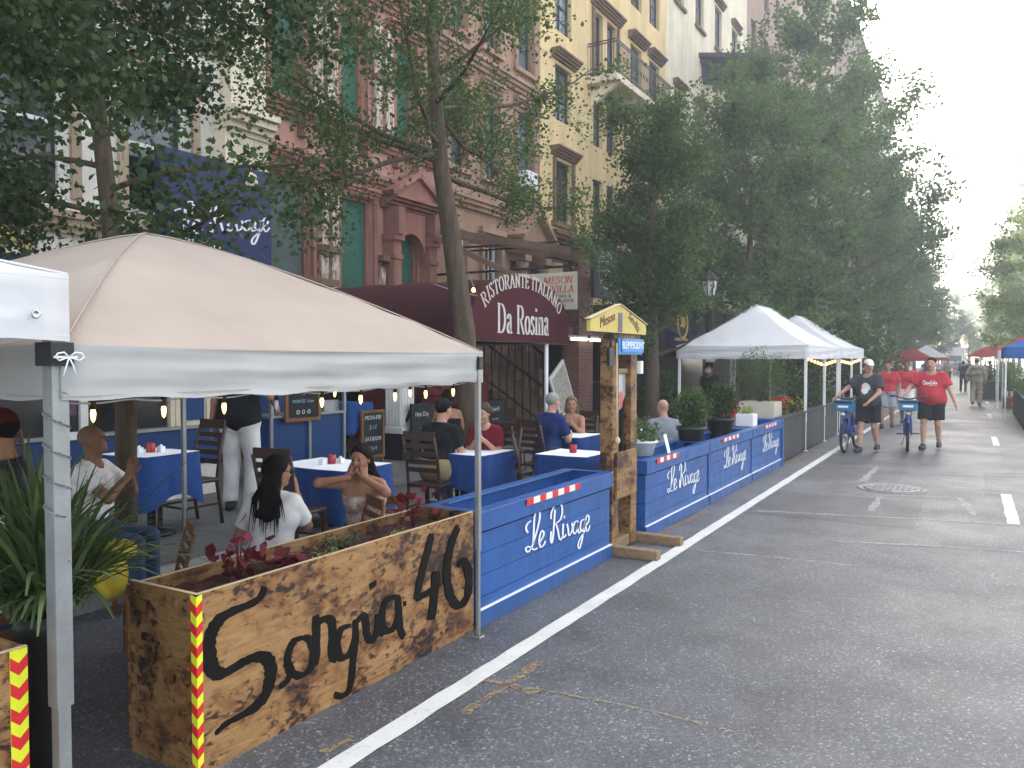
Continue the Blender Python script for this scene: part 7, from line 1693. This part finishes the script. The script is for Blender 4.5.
# ---- share bicycles
def bike(label, loc, rz, steer=0):
    t = thing('bicycle', label, 'bicycle', loc, R(rz), 'blue share bicycles')
    def wheel(y):
        m = MB(); m.tube([(0, y+.30*math.cos(a), .33+.30*math.sin(a)) for a in np.linspace(0, 2*math.pi, 25)], .028, 8, caps=False); w = m.obj('wheel', M['tyre'], t)
        m = MB(); m.tube([(0, y+.272*math.cos(a), .33+.272*math.sin(a)) for a in np.linspace(0, 2*math.pi, 25)], .010, 6, caps=False); m.tube([(-.05,y,.33),(.05,y,.33)], .03, 10)
        for k in range(14): a = 2*math.pi*k/14; m.tube([(.02*(-1)**k, y, .33), (0, y+.27*math.cos(a), .33+.27*math.sin(a))], .0022, 4)
        m.obj('rim', M['chrome'], w)
        m = MB(); m.tube([(0, y+.345*math.cos(a), .33+.345*math.sin(a)) for a in np.linspace(R(20 if y < 0 else 40), R(190 if y < 0 else 160), 12)], .022, 6); m.obj('mudguard', M['bike_blue'], t)
    wheel(.56); wheel(-.52)
    m = MB(); m.tube([(0,.56,.33),(0,.47,.62),(0,.42,.86)], .026, 8); m.tube([(0,.44,.74),(0,.25,.45),(0,.0,.30),(0,-.12,.30)], .045, 10); m.tube([(0,-.12,.30),(0,-.20,.62),(0,-.22,.72)], .032, 8)
    for x in (-.06,.06): m.tube([(x,-.52,.33),(x*.6,-.12,.30)], .014, 6); m.tube([(x,-.52,.33),(x*.5,-.20,.62)], .014, 6); m.tube([(x,.56,.33),(x,.50,.60),(x*.5,.46,.66)], .018, 6)
    m.obj('frame', M['bike_blue'], t)
    m = MB(); m.box(-.055,.055,-.46,-.06,.36,.47); m.obj('chain_guard', M['bike_blue'], t, bevel=.03)
    m = MB(); m.tube([(0,-.22,.72),(0,-.25,.93)], .016, 8); m.obj('seat_post', M['chrome'], t)
    p = SDF(); p.cap((0,-.36,.95),(0,-.15,.96),.085,.035,.03); p.half((0,0,.935),(0,0,-1)); p.half((0,0,.99),(0,0,1)); V, Q = p.mesh(.012); npmesh('saddle', V, Q, M['black_plastic'], t, True, 4)
    m = MB(); m.tube([(0,.42,.86),(0,.40,1.0)], .018, 8); m.tube([(-.31,.22,1.05),(-.24,.34,1.06),(-.1,.41,1.02),(0,.41,1.0),(.1,.41,1.02),(.24,.34,1.06),(.31,.22,1.05)], .014, 8); hb = m.obj('handlebar', M['black_plastic'], t)
    for x in (-1,1): m = MB(); m.tube([(x*.25,.33,1.06),(x*.32,.205,1.05)], .02, 8); m.obj('grip', M['black_plastic'], hb)
    m = MB(); m.prism([(-.14,.80),(.14,.80),(.175,1.0),(-.175,1.0)], lambda x, z: (x,.70,z), lambda x, z: (x,.66,z)); m.obox((0,.56,.80),(.26,.2,.02)); 
    for x in (-.155,.155): m.obox((x,.58,.90),(.015,.2,.2),(0,0,0))
    bk = m.obj('basket', M['bike_panel'], t, bevel=.01)
    m = MB(); m.box(-.165,.165,.703,.708,.94,.98); m.obj('reflector', M['black_plastic'], bk)
    m = MB(); m.box(-.09,.09,.7035,.7075,.86,.9); m.obj('logo_panel', M['white_paint'], bk)
    m = MB(); m.ell((0,.71,.74),(.045,.03,.03)); m.obj('headlight', M['lamp_glass'], t)
    for x, a in ((.12,-1),(-.12,1)):
        m = MB(); m.tube([(x*.5,-.1,.30),(x*.8,-.1+.16*a,.30+.02*a)], .01, 6); m.box(min(x*.8,x*1.7),max(x*.8,x*1.7),-.15+.16*a,-.05+.16*a,.29+.02*a,.315+.02*a); m.obj('pedal', M['black_plastic'], t)
    for a in (1,): m = MB(); m.tube([(.03,-.5,.33),(.11,-.42,.03)], .01, 6); m.obj('kickstand', M['chrome'], t)
    return t
bike('blue share bicycle pushed by the white capped man nearest the barrier', (b1_[0]-.02, b1_[1]+.35, 0), 176)
bike('blue share bicycle held by the stout man in the red T-shirt', (b2_[0], b2_[1]+.35, 0), 184)
# prints on the two T-shirts, laid on the cloth surface
from mathutils.bvhtree import BVHTree
def decal(label, mname, name, strokes=(), polys=()):
    o = [q for q in bpy.data.objects if q.get('label', '').startswith(label)][0]; sh_ = [c for c in o.children if c.name.startswith('shirt')][0]
    me = sh_.data; bv = BVHTree.FromPolygons([tuple(v.co) for v in me.vertices], [tuple(p.vertices) for p in me.polygons])
    def conv(u, v, h):
        hit = bv.ray_cast(Vector((u, 1.5, v)), Vector((0,-1,0)))[0]; return (u, (hit.y if hit else .15)+.004+h, v)
    mb = MB()
    for pts, w in strokes: ribbon(mb, pts, lambda t_, d: w*(.6+.8*abs(d[1])), conv, 0, .003, 3)
    for pl in polys:
        c = np.mean(np.array(pl), 0); vs = [conv(*c, .003)]; n = len(pl)
        for f in (.5, 1.): vs += [conv(c[0]+(p[0]-c[0])*f, c[1]+(p[1]-c[1])*f, .003) for p in pl]
        mb.add(vs, [(0, 1+i, 1+(i+1)%n) for i in range(n)]+[(1+i, 1+n+i, 1+n+(i+1)%n, 1+(i+1)%n) for i in range(n)])
    mb.obj(name, M[mname], sh_)
wd = [[(0,.6),(-.05,.9),(-.3,1),(-.45,.5),(-.3,0),(-.05,.2)], [(.1,.3),(.25,.6),(.3,.3),(.15,.2),(.1,.35),(.4,.3)], [(.55,.6),(.42,.4),(.5,.2),(.62,.3)], [(.75,.3),(.9,.6),(.95,.3),(.8,.2),(.8,.4),(1.1,.3)], [(1.1,.42),(1.25,.42)], [(1.6,.9),(1.4,1),(1.25,.5),(1.4,0),(1.65,.2)], [(1.75,.3),(1.9,.6),(1.95,.3),(1.8,.2),(1.78,.4),(2.05,.3)], [(2.15,1),(2.1,.3),(2.3,.2)], [(2.4,.3),(2.55,.6),(2.6,.3),(2.45,.2),(2.45,.4),(2.75,.3)], [(-.3,-.12),(.5,-.02),(1.2,-.22),(2.2,-.12),(2.8,-.02)]]
decal('walking stout man', 'white_paint', 'print', [([(.125-(p[0]+.45)*.078, 1.275+p[1]*.075) for p in s_], .0095) for s_ in wd])
blot = [(.0,.11),(.05,.10),(.085,.05),(.075,.0),(.09,-.05),(.06,-.10),(.01,-.12),(-.04,-.09),(-.05,-.04),(-.085,-.02),(-.07,.05),(-.04,.08)]
decal('walking man in charcoal', 'f_white', 'print', [], [[(-.01+x*.95, 1.22+z*.95) for x, z in blot]])
decal('walking man in charcoal', 'f_red', 'print_detail', [([(.07,1.30),(.085,1.24),(.08,1.17),(.03,1.11)], .014), ([(-.03,1.27),(.0,1.24),(.02,1.26)], .012)])
# ================================================================ light, sky, air
SUN_AZ, SUN_EL = R(-14), R(28)     # azimuth from +Y toward +X
w = bpy.data.worlds.new('World'); SC.world = w; w.use_nodes = True
nt = w.node_tree; bg = nt.nodes['Background']; sky = nt.nodes.new('ShaderNodeTexSky'); sky.sky_type = 'NISHITA'; sky.sun_disc = False
sky.sun_elevation = SUN_EL; sky.sun_rotation = SUN_AZ; sky.air_density = .9; sky.dust_density = 1.9; sky.ozone_density = .8
veil = nt.nodes.new('ShaderNodeMix'); veil.data_type = 'RGBA'; veil.blend_type = 'ADD'; veil.inputs[0].default_value = 1.0; veil.inputs[7].default_value = (3.4, 3.2, 2.85, 1)   # thin bright cloud over the clear sky
nt.links.new(sky.outputs[0], veil.inputs[6]); nt.links.new(veil.outputs[2], bg.inputs[0]); bg.inputs[1].default_value = .12
s = bpy.data.lights.new('sun', 'SUN'); s.energy = 4.0; s.angle = R(.6); s.color = (1, .90, .76)
so = bpy.data.objects.new('sun', s); COL.objects.link(so); so.location = (0, 0, 60)
dv = Vector((math.sin(SUN_AZ)*math.cos(SUN_EL), math.cos(SUN_AZ)*math.cos(SUN_EL), math.sin(SUN_EL)))
so.rotation_euler = dv.to_track_quat('Z', 'Y').to_euler()
# pale street haze
HZ = MB(); HZ.box(-40, 60, -40, 260, -1.5, 42)
t_ = NT('street_haze'); t_.t.nodes.remove(t_.b); pv = t_.n('ShaderNodeVolumePrincipled'); pv.inputs['Color'].default_value = (.86,.93,1,1); pv.inputs['Density'].default_value = .0042; pv.inputs['Anisotropy'].default_value = .5
t_.l(pv.outputs[0], t_.out.inputs['Volume'])
hz = HZ.obj('haze', t_.m, shift=False); hz['kind'] = 'stuff'
SC.view_settings.view_transform = 'Standard'; SC.view_settings.look = 'None'; SC.view_settings.exposure = 1.92; SC.view_settings.gamma = 1
SC.render.resolution_x, SC.render.resolution_y = 1024, 768
SC.cycles.use_denoising = True; SC.cycles.max_bounces = 8; SC.cycles.transparent_max_bounces = 8; SC.cycles.volume_bounces = 0
SC.cycles.sample_clamp_indirect = 6

# lettering set in type becomes plain meshes
bpy.context.view_layer.update(); dg = bpy.context.evaluated_depsgraph_get()
for o in [q for q in bpy.data.objects if q.type == 'FONT']:
    me = bpy.data.meshes.new_from_object(o.evaluated_get(dg)); n = bpy.data.objects.new(o.name, me); COL.objects.link(n)
    n.parent = o.parent; n.location = o.location; n.rotation_euler = o.rotation_euler; nm = o.name; bpy.data.objects.remove(o); n.name = nm
